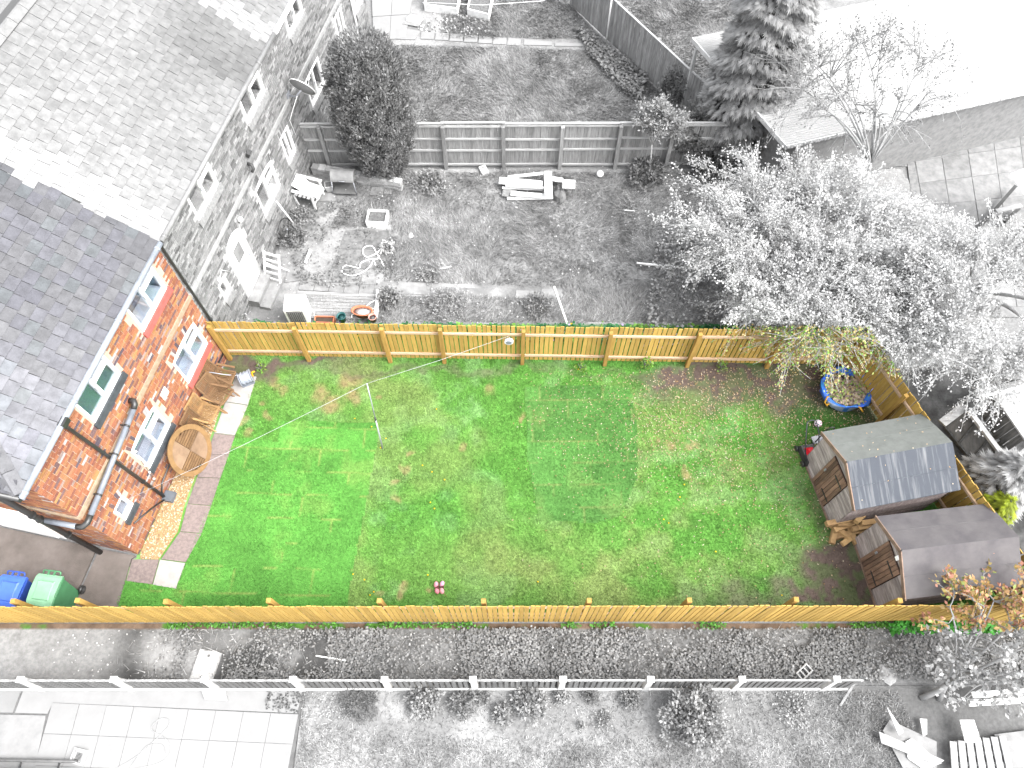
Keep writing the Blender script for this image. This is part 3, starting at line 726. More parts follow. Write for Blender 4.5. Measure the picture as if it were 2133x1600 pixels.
def roof(hroot, s0, s1, hip, seed, glab):
    r = np.random.default_rng(seed); L = s1 - s0; zr = EZ + RIDGE * TAN; yh = (-.25 if hip else 0)
    m = MB(); x0, x1, x2 = EX, EX - RIDGE, EX - 2 * RIDGE
    A, B = (x0, yh, EZ), (x0, L, EZ); Cc, Dd = (x1, L, zr), (x1, (yh + RIDGE) if hip else 0, zr); E_, F_ = (x2, yh, EZ), (x2, L, EZ)
    m.add([A, B, Cc, Dd, E_, F_], [(0, 1, 2, 3), (3, 2, 5, 4), (0, 3, 4) if hip else (0, 3, 4), (1, 5, 2), (0, 4, 5, 1)])
    ro = m.build('roof', pm('roof_underlay_' + glab, g(.04) if hip else g(.09), g(.03) if hip else g(.07), sc=5), hroot)
    rest = MB(); cand = []
    nv = int(RIDGE / ca / SL_E)
    for j in range(nv):
        v = j * SL_E; xi = EX - (v) * ca; lo = yh + (EX - xi) if hip else 0.0
        y = lo - (SL_W / 2 if j % 2 else 0) - r.uniform(0, .04); k = 0
        while y < L:
            a, b = max(y, lo), min(y + SL_W, L)
            y += SL_W
            if b - a < .05: continue
            yc = (a + b) / 2
            if hip and a <= lo + .001: cand.append((None, j, v, yc, b - a)); continue
            w = hw(EX - v * ca, s0 + yc, EZ + v * sa)
            if not inframe(w, 350): continue
            cand.append(((w - Vector((0, 0, CAM_H))).length, j, v, yc, b - a))
    vis = sorted([c for c in cand if c[0] is not None and c[4] > .2 and inframe(hw(EX - c[2] * ca, s0 + c[3], EZ + c[2] * sa), 0)])[:298]
    single = set((c[1], c[3]) for c in vis)
    for c in cand:
        _, j, v, yc, wd = c
        col = slate_tone(s0 + yc, v, r); lift = .012 + r.uniform(0, .008)
        px, pz = EX + .03 - v * ca, EZ + .0 + (v - .04) * sa
        tilt = R(35) - R(2.6) + r.uniform(-.01, .01)
        if (j, c[3]) in single:
            inst('slate', slate_mesh(col), ro, (px + lift * sa, yc, pz + lift * ca), (0, tilt, r.uniform(-.012, .012)))
        else:
            M3 = Matrix.Rotation(r.uniform(-.012, .012), 3, 'Z') @ Matrix.Rotation(tilt, 3, 'Y')
            rest.box(Vector((px + lift * sa, yc, pz + lift * ca)) + M3 @ Vector((-.15, 0, 0)), (.30, wd - .012, .014), M3, tuple(col))
    if rest.v: tag(rest.build('slates', M_SLATE, ro), kind='stuff')
    # ridge tiles
    rc = (.12, .12, .127) if hip else g(.17)
    mr_ = pm('ridge_tile_' + glab, rc, tuple(q * .75 for q in rc), sc=7, rnd=.12)
    yy = (yh + RIDGE) if hip else 0.0
    tm = MB(); tm.hexa([(-.16, 0, -.09), (.16, 0, -.09), (.16, .44, -.09), (-.16, .44, -.09), (-.03, 0, .035), (.03, 0, .035), (.03, .44, .035), (-.03, .44, .035)]); tme = tm.mesh('ridge_tile', mr_)
    while yy < L - .1:
        if inframe(hw(x1, s0 + yy + .2, zr), 350): inst('ridge_tile', tme, ro, (x1, yy, zr + .03))
        yy += .45
    if hip:
        d = Vector((x1 - x0, RIDGE, zr - EZ)); n = int(d.length / .45); ud = d.normalized()
        q = ud.to_track_quat('Y', 'Z').to_euler()
        for i in range(n):
            p = Vector((x0, yh, EZ)) + ud * (i * .45)
            if inframe(hw(p.x, s0 + p.y, p.z), 350): inst('ridge_tile', tme, ro, p + Vector((0, 0, .05)), q)
        hs = MB()
        for j in range(6):
            v = j * SL_E; lo = EX - v * ca
            for i in range(8):
                xx = lo - .2 - i * SL_W - (SL_W / 2 if j % 2 else 0)
                M3 = Matrix.Rotation(-R(90), 3, 'Z') @ Matrix.Rotation(R(32), 3, 'Y')
                hs.box(Vector((xx, yh - .03 + v * ca, EZ + v * sa + .01)) + M3 @ Vector((-.15, 0, 0)), (.30, SL_W - .012, .014), M3, tuple(np.array((.09, .09, .1)) * r.uniform(.85, 1.15)))
        tag(hs.build('slates', M_SLATE, ro), kind='stuff')
    return ro
roof(h1, 0.0, 5.72, True, 71, 'dark'); roof(h2, 5.72, 12.75, False, 72, 'pale'); roof(h3, 12.75, 19.4, False, 73, 'far')

def gutter(h, y0, y1, mat, z=EZ - .03, x=EX + .05, brk=None):
    m = MB(); m.tube([(x, y0, z), (x, y1, z)], .062, 10)
    yb = y0 + .1
    while yb < y1: m.tube([(x, yb, z), (x, yb + .06, z)], .07, 10); yb += 1.9
    m.box((x - .085, (y0 + y1) / 2, z - .02), (.03, y1 - y0, .12))
    return m.build('gutter', mat, h)
M_GUT = pm('gutter_blue_grey', (.21, .23, .26), (.16, .175, .2), sc=5, bump=.05, rough=.4)
gutter(h1, -.30, 5.70, M_GUT); gutter(h2, .02, 7.0, pm('gutter_grey', g(.17), g(.13), sc=5, rough=.4)); gutter(h3, .02, 6.6, M_WHITE)
m = MB(); m.tube([(EX + .05, -.3, EZ - .03), (-4.5, -.3, EZ - .03)], .062, 10); m.build('gutter', M_BLACK, h1)
# downpipes and soil pipe of the brick house
def pipe(h, pts, rad, mat, name='downpipe', clips=()):
    m = MB(); m.tube(pts, rad, 10)
    for c in clips: m.tube([Vector(c) - Vector((0, 0, .02)), Vector(c) + Vector((0, 0, .02))], rad * 1.35, 10)
    return m.build(name, mat, h)
pipe(h1, [(EX + .05, 1.28, EZ - .05), (EX + .04, 1.28, EZ - .16), (.07, 1.30, EZ - .34), (.06, 1.38, 2.6), (.06, 1.46, .12)], .04, M_BLACK, clips=((.06, 1.36, 3.2), (.06, 1.42, 1.3)))
m = MB(); m.box((EX + .05, 1.28, EZ - .04), (.16, .2, .13)); m.build('gutter_outlet', M_BLACK, h1)
pipe(h1, [(.02, 2.66, 3.13), (.12, 2.66, 3.15), (.155, 2.6, 3.12), (.16, 2.5, 3.08)], .07, M_BLACK, 'soil_pipe_elbow')
pipe(h1, [(.16, 2.5, 3.08), (.16, 1.3, 2.92), (.16, .12, 2.76)], .062, M_GREYPIPE, 'soil_pipe')
m = MB()
for (yy, zz) in ((2.1, 3.03), (1.45, 2.94), (.55, 2.82)): m.tube([(.16, yy - .02, zz), (.16, yy + .02, zz)], .075, 10); m.box((.07, yy, zz), (.16, .03, .03))
m.build('pipe_clip', M_BLACK, h1)
pipe(h1, [(.16, .12, 2.76), (.15, -.05, 2.73), (.08, -.14, 2.71), (-.05, -.16, 2.69)], .066, M_BLACK, 'soil_pipe_elbow')
pipe(h1, [(-.05, -.16, 2.69), (-.8, -.16, 2.62)], .062, M_GREYPIPE, 'soil_pipe')
pipe(h1, [(-.92, -.16, .0), (-.95, -.16, 2.6), (-.98, -.16, 5.6)], .065, M_BLACK, 'soil_stack', clips=((-.93, -.16, 1.5), (-.95, -.16, 2.6), (-.95, -.16, 2.9)))
pipe(h1, [(.03, 3.45, .6), (.03, 1.7, .45), (.05, 1.5, .3), (.08, 1.45, .05)], .022, M_BLACK, 'waste_pipe')
pipe(h1, [(.1, 1.42, .1), (.04, 1.0, .45), (.03, .52, .84)], .02, M_BLACK, 'waste_pipe')
pipe(h1, [(.03, 5.6, .35), (.03, 3.9, .45)], .025, M_BLACK, 'waste_pipe')
m = MB(); m.box((.16, 1.50, .07), (.26, .26, .15)); m.box((.16, 1.50, .15), (.2, .2, .012)); m.build('drain_hopper', pm('grey_plastic_cover', (.10, .11, .125), (.08, .09, .1), sc=6, rough=.5), h1)
m = MB(); m.box((.016, 3.42, 2.02), (.018, .24, .26)); m.build('vent_plate', M_UPVC, h1)
m = MB(); m.tube([(.03, 1.86, 2.15), (.03, 1.72, 1.3), (.03, 1.62, .75)], .006, 5, col=(.03, .02, .02)); lw = m.build('light_cable', M_BLACK, h1)
bulb = MB(); bulb.lathe([(.001, -.035), (.026, -.015), (.028, .01), (.012, .035), (.012, .05)], 8); bme = bulb.mesh('bulb', M_UPVC)
for i in range(5): inst('bulb', bme, lw, (.05, 1.86 - .055 * i, 2.1 - .3 * i))
m = MB(); m.box((-2.8, .03, 1.02), (1.8, .12, 2.04)); m.box((-2.8, -.04, 1.0), (1.5, .04, 1.9)); m.build('side_door', M_UPVC, h1)
# boundary pipe between the houses
pipe(h2, [(EX + .05, .03, EZ - .06), (.06, .05, EZ - .3), (.06, .08, 2.4), (.06, .1, .2)], .034, M_BLACK, clips=((.06, .07, 3.4), (.06, .09, 1.7)))
m = MB(); m.tube([(.05, 5.25, EZ - .1), (.05, 5.3, .1)], .045, 10); m.build('downpipe', M_WHITE, h3)
# security light, wall lamp and the satellite dish of the grey houses
MDG = pm('dark_grey_plastic', g(.05), g(.03), rough=.4)
m = MB(); m.box((.08, 4.20, 3.45), (.10, .16, .14), (0, .5, 0)); m.build('security_light', MDG, h2)
m = MB(); m.tube([(.0, 4.08, 3.2), (.12, 4.08, 3.18), (.17, 4.02, 3.1), (.12, 3.98, 3.02)], .045, 8); m.build('motion_sensor', MDG, h2)
m = MB(); m.lathe([(.001, .07), (.06, .05), (.075, 0), (.05, -.06), (.02, -.09)], 12, (.08, 2.78, 2.48)); m.build('wall_lamp', M_UPVC, h2)
m = MB(); m.box((.02, 1.1, 2.05), (.04, .12, .1)); m.tube([(.02, 1.1, 2.05), (.05, 1.3, 2.2), (.03, 1.55, 1.8)], .008, 5); m.build('cable_box', M_UPVC, h2)
ds = thing('satellite_dish', 'round grey satellite dish fixed above the older fence end', 'satellite dish', hw(0, 12.72, 2.95), HRZ)
N = 20; m = MB(); rings = []
dq = Vector((.163, .863, .36)).to_track_quat('Z', 'Y').to_matrix()
for i in range(6):
    rr = .38 * i / 5
    for k in range(N): rings.append(Vector((.48, .0, .28)) + dq @ Vector((rr * math.cos(6.2832 * k / N), rr * 1.05 * math.sin(6.2832 * k / N), .55 * rr * rr)))
m.add(rings, [(i * N + k, i * N + (k + 1) % N, (i + 1) * N + (k + 1) % N, (i + 1) * N + k) for i in range(5) for k in range(N)], smooth=True)
dsh = m.build('dish', pm('dish_grey', g(.2), g(.16), sc=3, rough=.45), ds)
so = dsh.modifiers.new('thickness', 'SOLIDIFY'); so.thickness = .012
m = MB(); m.tube([Vector((.48, .0, .28)) + dq @ Vector((.38 * math.cos(6.2832 * k / 24), .4 * math.sin(6.2832 * k / 24), .55 * .15)) for k in range(24)], .012, 6, closed=True); m.build('rim', M_WHITE, ds)
m = MB(); m.tube([(0, 0, 0), (.25, -.02, .02), (.47, -.02, .27)], .022, 8); m.box((.02, 0, 0), (.03, .2, .2)); m.build('bracket', M_METAL, ds)
lnb = Vector((.48, .0, .28)) + dq @ Vector((0, -.12, .46))
m = MB(); m.tube([Vector((.48, .0, .28)) + dq @ Vector((0, -.36, .08)), lnb], .012, 6); m.tube([lnb, lnb - dq @ Vector((0, 0, .1))], .035, 8); m.build('receiver_arm', M_WHITE, ds)
m = MB(); m.tube([(.3, -.02, .05), (.15, -.25, -.3), (.02, -.35, -.6), (.02, -.3, -1.2)], .008, 5); m.build('cable', M_WHITE, ds)
# ---------------------------------------------------------------- fences
def fence(name, label, p0, p1, h, bw, gap, bt, side, rails, posts, mb_, mr_, mp_, z0=.05, ph=None, pw=.1, rail_w=.045, rail_h=.075, cap=None, capm=None, jit=.008, cat='fence', gravel=None, leg=None, rnd_h=.01):
    """boards along local x; rails and posts stand on local +y when side is 1, on -y when -1"""
    p0 = Vector((p0[0], p0[1], 0)); p1 = Vector((p1[0], p1[1], 0)); d = p1 - p0; L = d.length
    root = thing(name, label, cat, p0, math.atan2(d.y, d.x))
    bmeshes = []
    for q in range(3):
        m = MB(); m.box((0, 0, (h - z0) / 2 + z0), (bw - .004 * q, bt, h - z0)); bmeshes.append(m.mesh('board', mb_))
    x = bw / 2
    while x < L:
        w = p0 + d.normalized() * x
        if inframe((w.x, w.y, h), 350) or inframe((w.x, w.y, 0), 350):
            inst('board', random.choice(bmeshes), root, (x, random.uniform(-.003, .003), random.uniform(-rnd_h, rnd_h)), (random.uniform(-.006, .006), random.uniform(-jit, jit), random.uniform(-.02, .02)))
        x += bw + gap
    yr = side * (bt / 2 + rail_w / 2 + .004)
    ps = sorted(posts); ends = [0.0] + [q for q in ps if 0 < q < L] + [L]
    for z in rails:
        for a, b in zip(ends[:-1], ends[1:]):
            if b - a < .15: continue
            m = MB(); m.box(((a + b) / 2, 0, 0), (b - a - .006, rail_w, rail_h)); m.build('rail', mr_, root, (0, yr, z + random.uniform(-.008, .008)), (0, random.uniform(-.003, .003), 0))
    yp = side * (bt / 2 + rail_w + pw / 2 + .01) if leg is None else side * (bt / 2 + pw / 2 + .006)
    m = MB(); hh = ph or h; m.box((0, 0, hh / 2), (pw, pw, hh)); pme = m.mesh('post', mp_)
    for q in ps:
        inst('post', pme, root, (q, yp, random.uniform(-.01, .01)), (random.uniform(-.008, .008), random.uniform(-.008, .008), random.uniform(-.05, .05)))
    if cap:
        for a, b in zip(ends[:-1], ends[1:]):
            m = MB(); m.box(((a + b) / 2, 0, 0), (b - a + .1, cap[0], cap[1])); m.build('capping', capm, root, (0, side * .01, h + cap[1] / 2 + random.uniform(0, .006)), (0, random.uniform(-.003, .003), 0))
    if gravel:
        for a, b in zip(ends[:-1], ends[1:]):
            m = MB(); m.box(((a + b) / 2, 0, gravel[1] / 2), (b - a - .02, gravel[0], gravel[1])); m.build('gravel_board', gravel[2], root, (0, side * .012, 0))
    return root

FF0, FF1 = Vector((-7.95, 10.42, 0)), Vector((9.02, 10.12, 0))
fpx = [478, 643, 813, 926, 1088, 1259, 1430, 1595, 1750]
fence('timber_fence', 'new golden timber fence along the back of the lawn, rails and posts facing it', FF0, FF1, 1.75, .105, .021, .018, -1, (1.40, .34), [max(.06, (at(px, 760) - FF0).dot((FF1 - FF0).normalized())) for px in fpx], M_NEWWOOD, M_RAIL, M_POST, .06, 1.70)
NF0, NF1 = Vector((-12.6, 3.25, 0)), Vector((13.2, 3.285, 0))
npx = [25, 160, 346, 560, 791, 1008, 1228, 1436, 1660, 1875, 2090]
fence('timber_fence', 'new golden timber fence seen from its board side between lawn and weedy lane', NF0, NF1, 1.75, .098, .018, .018, 1, (1.42, .75, .3), [at(px, 1256, 1.78).x + 12.6 for px in npx], M_NEWWOOD, M_RAIL, M_POST, .02, 1.80)
RF0, RF1 = Vector((9.06, 10.14, 0)), Vector((11.62, 3.33, 0))
fence('timber_fence', 'new golden timber fence slanting behind the two sheds on the right', RF0, RF1, 1.75, .130, .013, .018, -1, (1.40, .34), [.1, 1.9, 3.7, 5.4, 6.9], M_NEWWOOD, M_RAIL, M_POST, .06, 1.72)
# older grey fence with panels
SF0, SF1 = Vector((-6.38, 17.43, 0)), Vector((7.2, 17.5, 0))
fence('panel_fence', 'old grey closeboard fence with three rails behind the columnar yew', SF0, SF1, 1.78, .108, .002, .014, -1, (1.70, 1.18, .72, .12), [at(px, 350).x + 6.38 for px in (690, 810, 930, 1050, 1165, 1280, 1385)] + [13.0], M_GTIMBER, M_GRAIL, M_GTIMBER, .05, 1.74, .11, cap=(.07, .03), capm=M_GRAIL, rail_h=.06)
TF0, TF1 = Vector((2.15, 25.5, 0)), Vector((6.35, 18.9, 0))
fence('boundary_fence', 'tall grey board fence running away at the top, plain side to the long grass', TF0, TF1, 1.62, .105, .003, .016, 1, (1.3, .4), [.4, 2.6, 4.8, 6.9], pm('silver_timber', g(.24), g(.13), sc=3, stretch=(8, 8, .8), rnd=.2), M_GRAIL, M_GTIMBER, .03, 1.6, cap=(.06, .03), capm=M_GRAIL)
# low slatted fence with white concrete posts
LF0 = Vector((-12.4, 1.90, 0)); LF1 = Vector((8.2, 1.91, 0))
lf = thing('slatted_fence', 'low fence of grey slats between white concrete posts along the lane', 'fence', LF0, math.atan2(LF1.y - LF0.y, LF1.x - LF0.x))
lposts = [at(px, 1412, .9).x + 12.4 for px in (45, 240, 427, 612, 800, 987, 1172, 1355, 1545, 1740)]
M_CPOST = pm('white_concrete_post', g(.42), g(.33), sc=9, rnd=.04)
m = MB(); m.hexa([(-.07, -.15, 0), (.07, -.15, 0), (.07, .06, 0), (-.07, .06, 0), (-.06, -.05, .94), (.06, -.05, .94), (.06, .05, .94), (-.06, .05, .94)]); m.box((0, 0, .955), (.15, .13, .03)); pme = m.mesh('post', M_CPOST)
m = MB(); m.box((0, 0, .48), (.082, .02, .74)); sme = m.mesh('slat', pm('weathered_slat', g(.13), g(.08), sc=4, stretch=(6, 6, .8), rnd=.15))
le = [.9] + lposts + [20.0]
for q in lposts: inst('post', pme, lf, (q, 0, random.uniform(-.015, .01)), (0, random.uniform(-.02, .02), random.uniform(-.05, .05)))
for a, b in zip(le[:-1], le[1:]):
    sag = random.uniform(-.01, .01)
    m = MB(); m.box(((a + b) / 2, -.01, .84 + sag), (b - a - .14, .04, .05)); m.build('rail', pm('lichen_rail', g(.34), g(.13), sc=11), lf)
    m = MB(); m.box(((a + b) / 2, -.115, .09), (b - a - .14, .04, .18)); m.build('gravel_board', M_CPOST, lf)
    n = int((b - a - .2) / .128)
    for i in range(n):
        x = a + .12 + (i + .5) * (b - a - .24) / n
        if inframe((LF0.x + x, 1.9, .5), 350): inst('slat', sme, lf, (x, -.105, random.uniform(-.008, .008)), (-.10, random.uniform(-.01, .01), 0))
# ---------------------------------------------------------------- sheds
M_SHED = pm('weathered_shed_boards', (.25, .215, .21), (.14, .11, .105), sc=4, stretch=(6, 6, .9), rnd=.28)
M_SHEDF = pm('weathered_front_boards', (.31, .275, .27), (.17, .14, .135), sc=4, stretch=(6, .9, 6), rnd=.28)
M_SHEDDOOR = pm('brown_door_boards', (.19, .115, .08), (.09, .058, .044), sc=3, stretch=(5, 5, .8), rnd=.4)
M_SHEDTRIM = pm('shed_trim', (.22, .15, .11), (.13, .09, .07), sc=5)
M_FELT_G = pm('green_grey_felt', (.115, .121, .115), (.092, .098, .092), sc=5, bump=.5, bsc=140)
def streak_mat(name, c1, c2):
    return pm(name, c1, c2, sc=2.2, stretch=(5.5, .35, .35), bump=.4, bsc=120, lo=.5, hi=.72)
M_FELT_S = streak_mat('streaked_felt', (.045, .05, .06), (.12, .124, .13))
M_FELT_P = pm('purple_grey_felt', (.062, .057, .061), (.09, .084, .085), sc=2.2, bump=.5, bsc=140)
def shed(label, front, ang, wid, length, eave, ridge, roofA, roofB, over=.09, hw_=(.0, .0)):
    t = thing('garden_shed', label, 'shed', front, ang)
    hwd = wid / 2
    # local: x runs back from the front wall, y across
    m = MB()
    m.add([(.02, -hwd, 0), (length, -hwd, 0), (length, hwd, 0), (.02, hwd, 0), (.02, -hwd, eave), (length, -hwd, eave), (length, hwd, eave), (.02, hwd, eave), (.02, 0, ridge), (length, 0, ridge)],
          [(0, 4, 8, 7, 3), (1, 2, 6, 9, 5), (0, 1, 5, 4), (3, 7, 6, 2)])
    m.build('shed_body', pm('shed_inner', (.07, .05, .045), (.05, .035, .03)), t)
    def ztop(y): return eave + (ridge - eave) * (1 - abs(y) / hwd)
    d0, d1 = -.40, .36
    zb = .04
    while zb < ridge - .06:
        zt = min(zb + .098, ridge - .03)
        half = lambda z: hwd if z <= eave else hwd * (ridge - z) / (ridge - eave)
        spans = [(-1, d0), (d1, 1)] if zt < 1.64 else [(-1, 1)]
        for (ya, yb) in spans:
            lo_b, hi_b = (-half(zb) if ya == -1 else ya), (half(zb) if yb == 1 else yb)
            lo_t, hi_t = (-half(zt) if ya == -1 else ya), (half(zt) if yb == 1 else yb)
            if hi_t - lo_t < .03: continue
            m = MB(); m.hexa([(-.012, lo_b, 0), (.014, lo_b, 0), (.014, hi_b, 0), (-.012, hi_b, 0), (-.002, lo_t, zt - zb - .004), (.014, lo_t, zt - zb - .004), (.014, hi_t, zt - zb - .004), (-.002, hi_t, zt - zb - .004)])
            m.build('front_board', M_SHEDF, t, (0, 0, zb), (0, 0, random.uniform(-.004, .004)))
        zb += .10
    for sd in (-1, 1):
        for j in range(int(eave / .125)):
            m = MB(); m.hexa([(0, -.012, 0), (length, -.012, 0), (length, .012, 0), (0, .012, 0), (0, -.004, .125), (length, -.004, .125), (length, .004, .125), (0, .004, .125)])
            m.build('side_board', M_SHED, t, (0, sd * (hwd + .012), .03 + j * .125), (0, 0, 0))
    m = MB(); m.box((-.012, 0, .03), (.05, wid + .04, .06)); m.build('sole_plate', M_SHEDTRIM, t)
    dr = MB(); dr.box((-.012, (d0 + d1) / 2, .85), (.02, d1 - d0 - .02, 1.5)); do = dr.build('door', pm('door_backing', (.06, .035, .025), (.04, .025, .02)), t)
    nb = 7
    for i in range(nb):
        m = MB(); m.box((0, 0, 0), (.022, (d1 - d0 - .02) / nb - .012, 1.5)); m.build('door_board', M_SHEDDOOR, do, (-.03, d0 + .01 + (i + .5) * (d1 - d0 - .02) / nb, .85 + random.uniform(-.02, .02)), (random.uniform(-.006, .006), 0, random.uniform(-.02, .02)))
    m = MB(); m.box((-.05, d0 + .2, .42), (.012, .36, .04)); m.build('hinge', M_BLACK, do)
    m = MB(); m.box((-.05, d0 + .2, 1.3), (.012, .36, .04)); m.build('hinge', M_BLACK, do)
    m = MB(); m.box((-.05, d1 - .1, .95), (.02, .05, .10)); m.build('latch', M_METAL, do)
    th = math.atan2(ridge - eave, hwd)
    for sd, mat in ((1, roofA), (-1, roofB)):
        e = hwd + over; ze = eave - over * math.tan(th) + .03; zr = ridge + .035
        m = MB(); nu, nv = 10, 6; vs = []
        for i in range(nu + 1):
            for j in range(nv + 1):
                u, v = i / nu, j / nv
                vs.append((-over + (length + 2 * over) * u, sd * (e * (1 - v)), ze + (zr - ze) * v + random.uniform(-.006, .006)))
        fs = []
        for i in range(nu):
            for j in range(nv):
                q = (i * (nv + 1) + j, (i + 1) * (nv + 1) + j, (i + 1) * (nv + 1) + j + 1, i * (nv + 1) + j + 1)
                fs.append(q if sd == -1 else q[::-1])
        b = len(vs); nrow = nv + 1
        # turned-down edges
        vs += [(x, y, z - .05) for (x, y, z) in [vs[i * nrow] for i in range(nu + 1)]]
        for i in range(nu): fs.append((i * nrow, b + i, b + i + 1, (i + 1) * nrow) if sd == -1 else ((i + 1) * nrow, b + i + 1, b + i, i * nrow))
        ro = m.add(vs, fs, smooth=False).build('roof_felt', mat, t)
        vlap = .46
        m = MB(); m.bar((-over - .002, sd * e * (1 - vlap), ze + (zr - ze) * vlap + .006), (length + over + .002, sd * e * (1 - vlap), ze + (zr - ze) * vlap + .006), .012, .004); m.build('felt_lap', mat, ro)
        m = MB(); m.bar((-over - .01, sd * e, ze - .06), (-over - .01, 0, zr - .06), .022, .11, up=(1, 0, 0) if False else (0, 0, 1)); m.build('barge_board', M_SHEDTRIM, t)
    m = MB(); m.box((length / 2, 0, ridge - .12), (length - .1, .05, .12)); m.build('ridge_beam', M_SHEDTRIM, t)
    return t
s1 = shed('timber shed with streaked grey felt roof and brown door, nearer the blue bag', (7.70, 6.42, 0), R(10.9), 1.80, 2.40, 1.64, 2.10, M_FELT_G, M_FELT_S)
s2 = shed('timber shed with purple grey felt roof in the corner by the lane fence', (8.46, 4.38, 0), R(6.6), 1.68, 2.45, 1.62, 2.08, M_FELT_P, M_FELT_P)
m = MB(); m.box((-.10, -.10, 1.86), (.04, .09, .13)); m.build('alarm_box', M_UPVC, s2)
# fallen leaves: one scatter over lawn and roofs
r = np.random.default_rng(81)
n = 18000; x = r.uniform(0, 10.2, n); y = r.uniform(3.4, 10, n); z = np.full(n, .022)
p = np.clip(ell(x, y, 1560, 830, 330, 120, .8) * .85 + ell(x, y, 1700, 900, 260, 160, .8) * .5 + ell(x, y, 1230, 880, 220, 120, .7) * .10 + ell(x, y, 1500, 1000, 300, 150, .9) * .12, 0, 1)
k = (r.random(n) < p * (.3 + .7 * fbm(x, y, 1.5, 3))) & inpoly(x, y, GARDEN); x, y, z = x[k], y[k], z[k]; n = len(x)
c1, s1_ = math.cos(R(10.9)), math.sin(R(10.9)); lx = (x - 7.7) * c1 + (y - 6.42) * s1_; ly = -(x - 7.7) * s1_ + (y - 6.42) * c1
on = (lx > -.05) & (lx < 2.45) & (np.abs(ly) < .95); keep = ~on | (r.random(n) < .06)
z = np.where(on, 2.155 - np.abs(ly) * .51, z); x, y, z, on = x[keep], y[keep], z[keep], on[keep]; n = len(x)
a = r.uniform(0, 6.28, n); D = np.stack([np.cos(a), np.sin(a), r.uniform(-.1, .5, n)], 1); Nn = norm(np.stack([r.normal(0, .3, n), r.normal(0, .3, n), np.ones(n)], 1))
tone = np.array([(.36, .25, .15), (.42, .32, .21), (.30, .19, .09), (.38, .28, .17), (.46, .40, .3)])[r.integers(0, 5, n)]
tag(inst('fallen_leaves', poly_mesh('fallen_leaves', leaf_quads(np.stack([x, y, z], 1), D, Nn, r.uniform(.03, .06, n), r.uniform(.02, .035, n)), 4, tone, M_LEAF)), 'cream fallen leaves strewn over the lawn near the sheds', 'leaves', kind='stuff')
# dandelions and pebbles dotted over the lawn
dd = thing('dandelion', None, None); bpy.data.objects.remove(dd)
fl = MB(); fl.lathe([(.001, .045), (.013, .043), (.019, .036), (.01, .028), (.004, .02)], 8, col=(.75, .5, .01)); fl.tube([(0, 0, 0), (.004, 0, .03)], .003, 4, col=(.06, .16, .03)); fme = fl.mesh('dandelion', M_LEAF)
spots = [(897, 1048), (891, 1198), (793, 934), (804, 914), (910, 853), (905, 1060), (775, 890), (740, 873), (926, 1000), (760, 1208), (736, 1196), (772, 1240), (779, 1233), (900, 984), (880, 970), (1425, 1010), (1416, 1036), (1382, 1083), (1598, 840), (1628, 1241), (1205, 770), (1490, 1150), (1120, 1212), (1392, 1090)]
LMK = [('the washing line prop', (797, 933)), ('the pink ornament', (914, 1224)), ('the dark turf patch', (1215, 940)), ('the bulk bag', (1752, 820)), ('the corner shed', (1790, 1200)), ('the right edge of the bright turf', (735, 1180))]
ORD = ('nearest', 'second nearest', 'third nearest', 'fourth nearest', 'fifth nearest', 'sixth nearest', 'seventh nearest', 'eighth nearest', 'ninth nearest', 'tenth nearest')
near_of = [min(range(6), key=lambda k: math.dist(q, LMK[k][1])) for q in spots]
for i, q in enumerate(spots):
    k = near_of[i]; rank = sorted([math.dist(p_, LMK[k][1]) for p_, kk in zip(spots, near_of) if kk == k]).index(math.dist(q, LMK[k][1]))
    o = inst('dandelion', fme, None, at(*q, .01), (random.uniform(-.2, .2), random.uniform(-.2, .2), random.uniform(0, 6)))
    tag(o, 'yellow dandelion in the grass, %s one to %s' % (ORD[rank], LMK[k][0]), 'flower', 'dandelions dotted over the lawn')

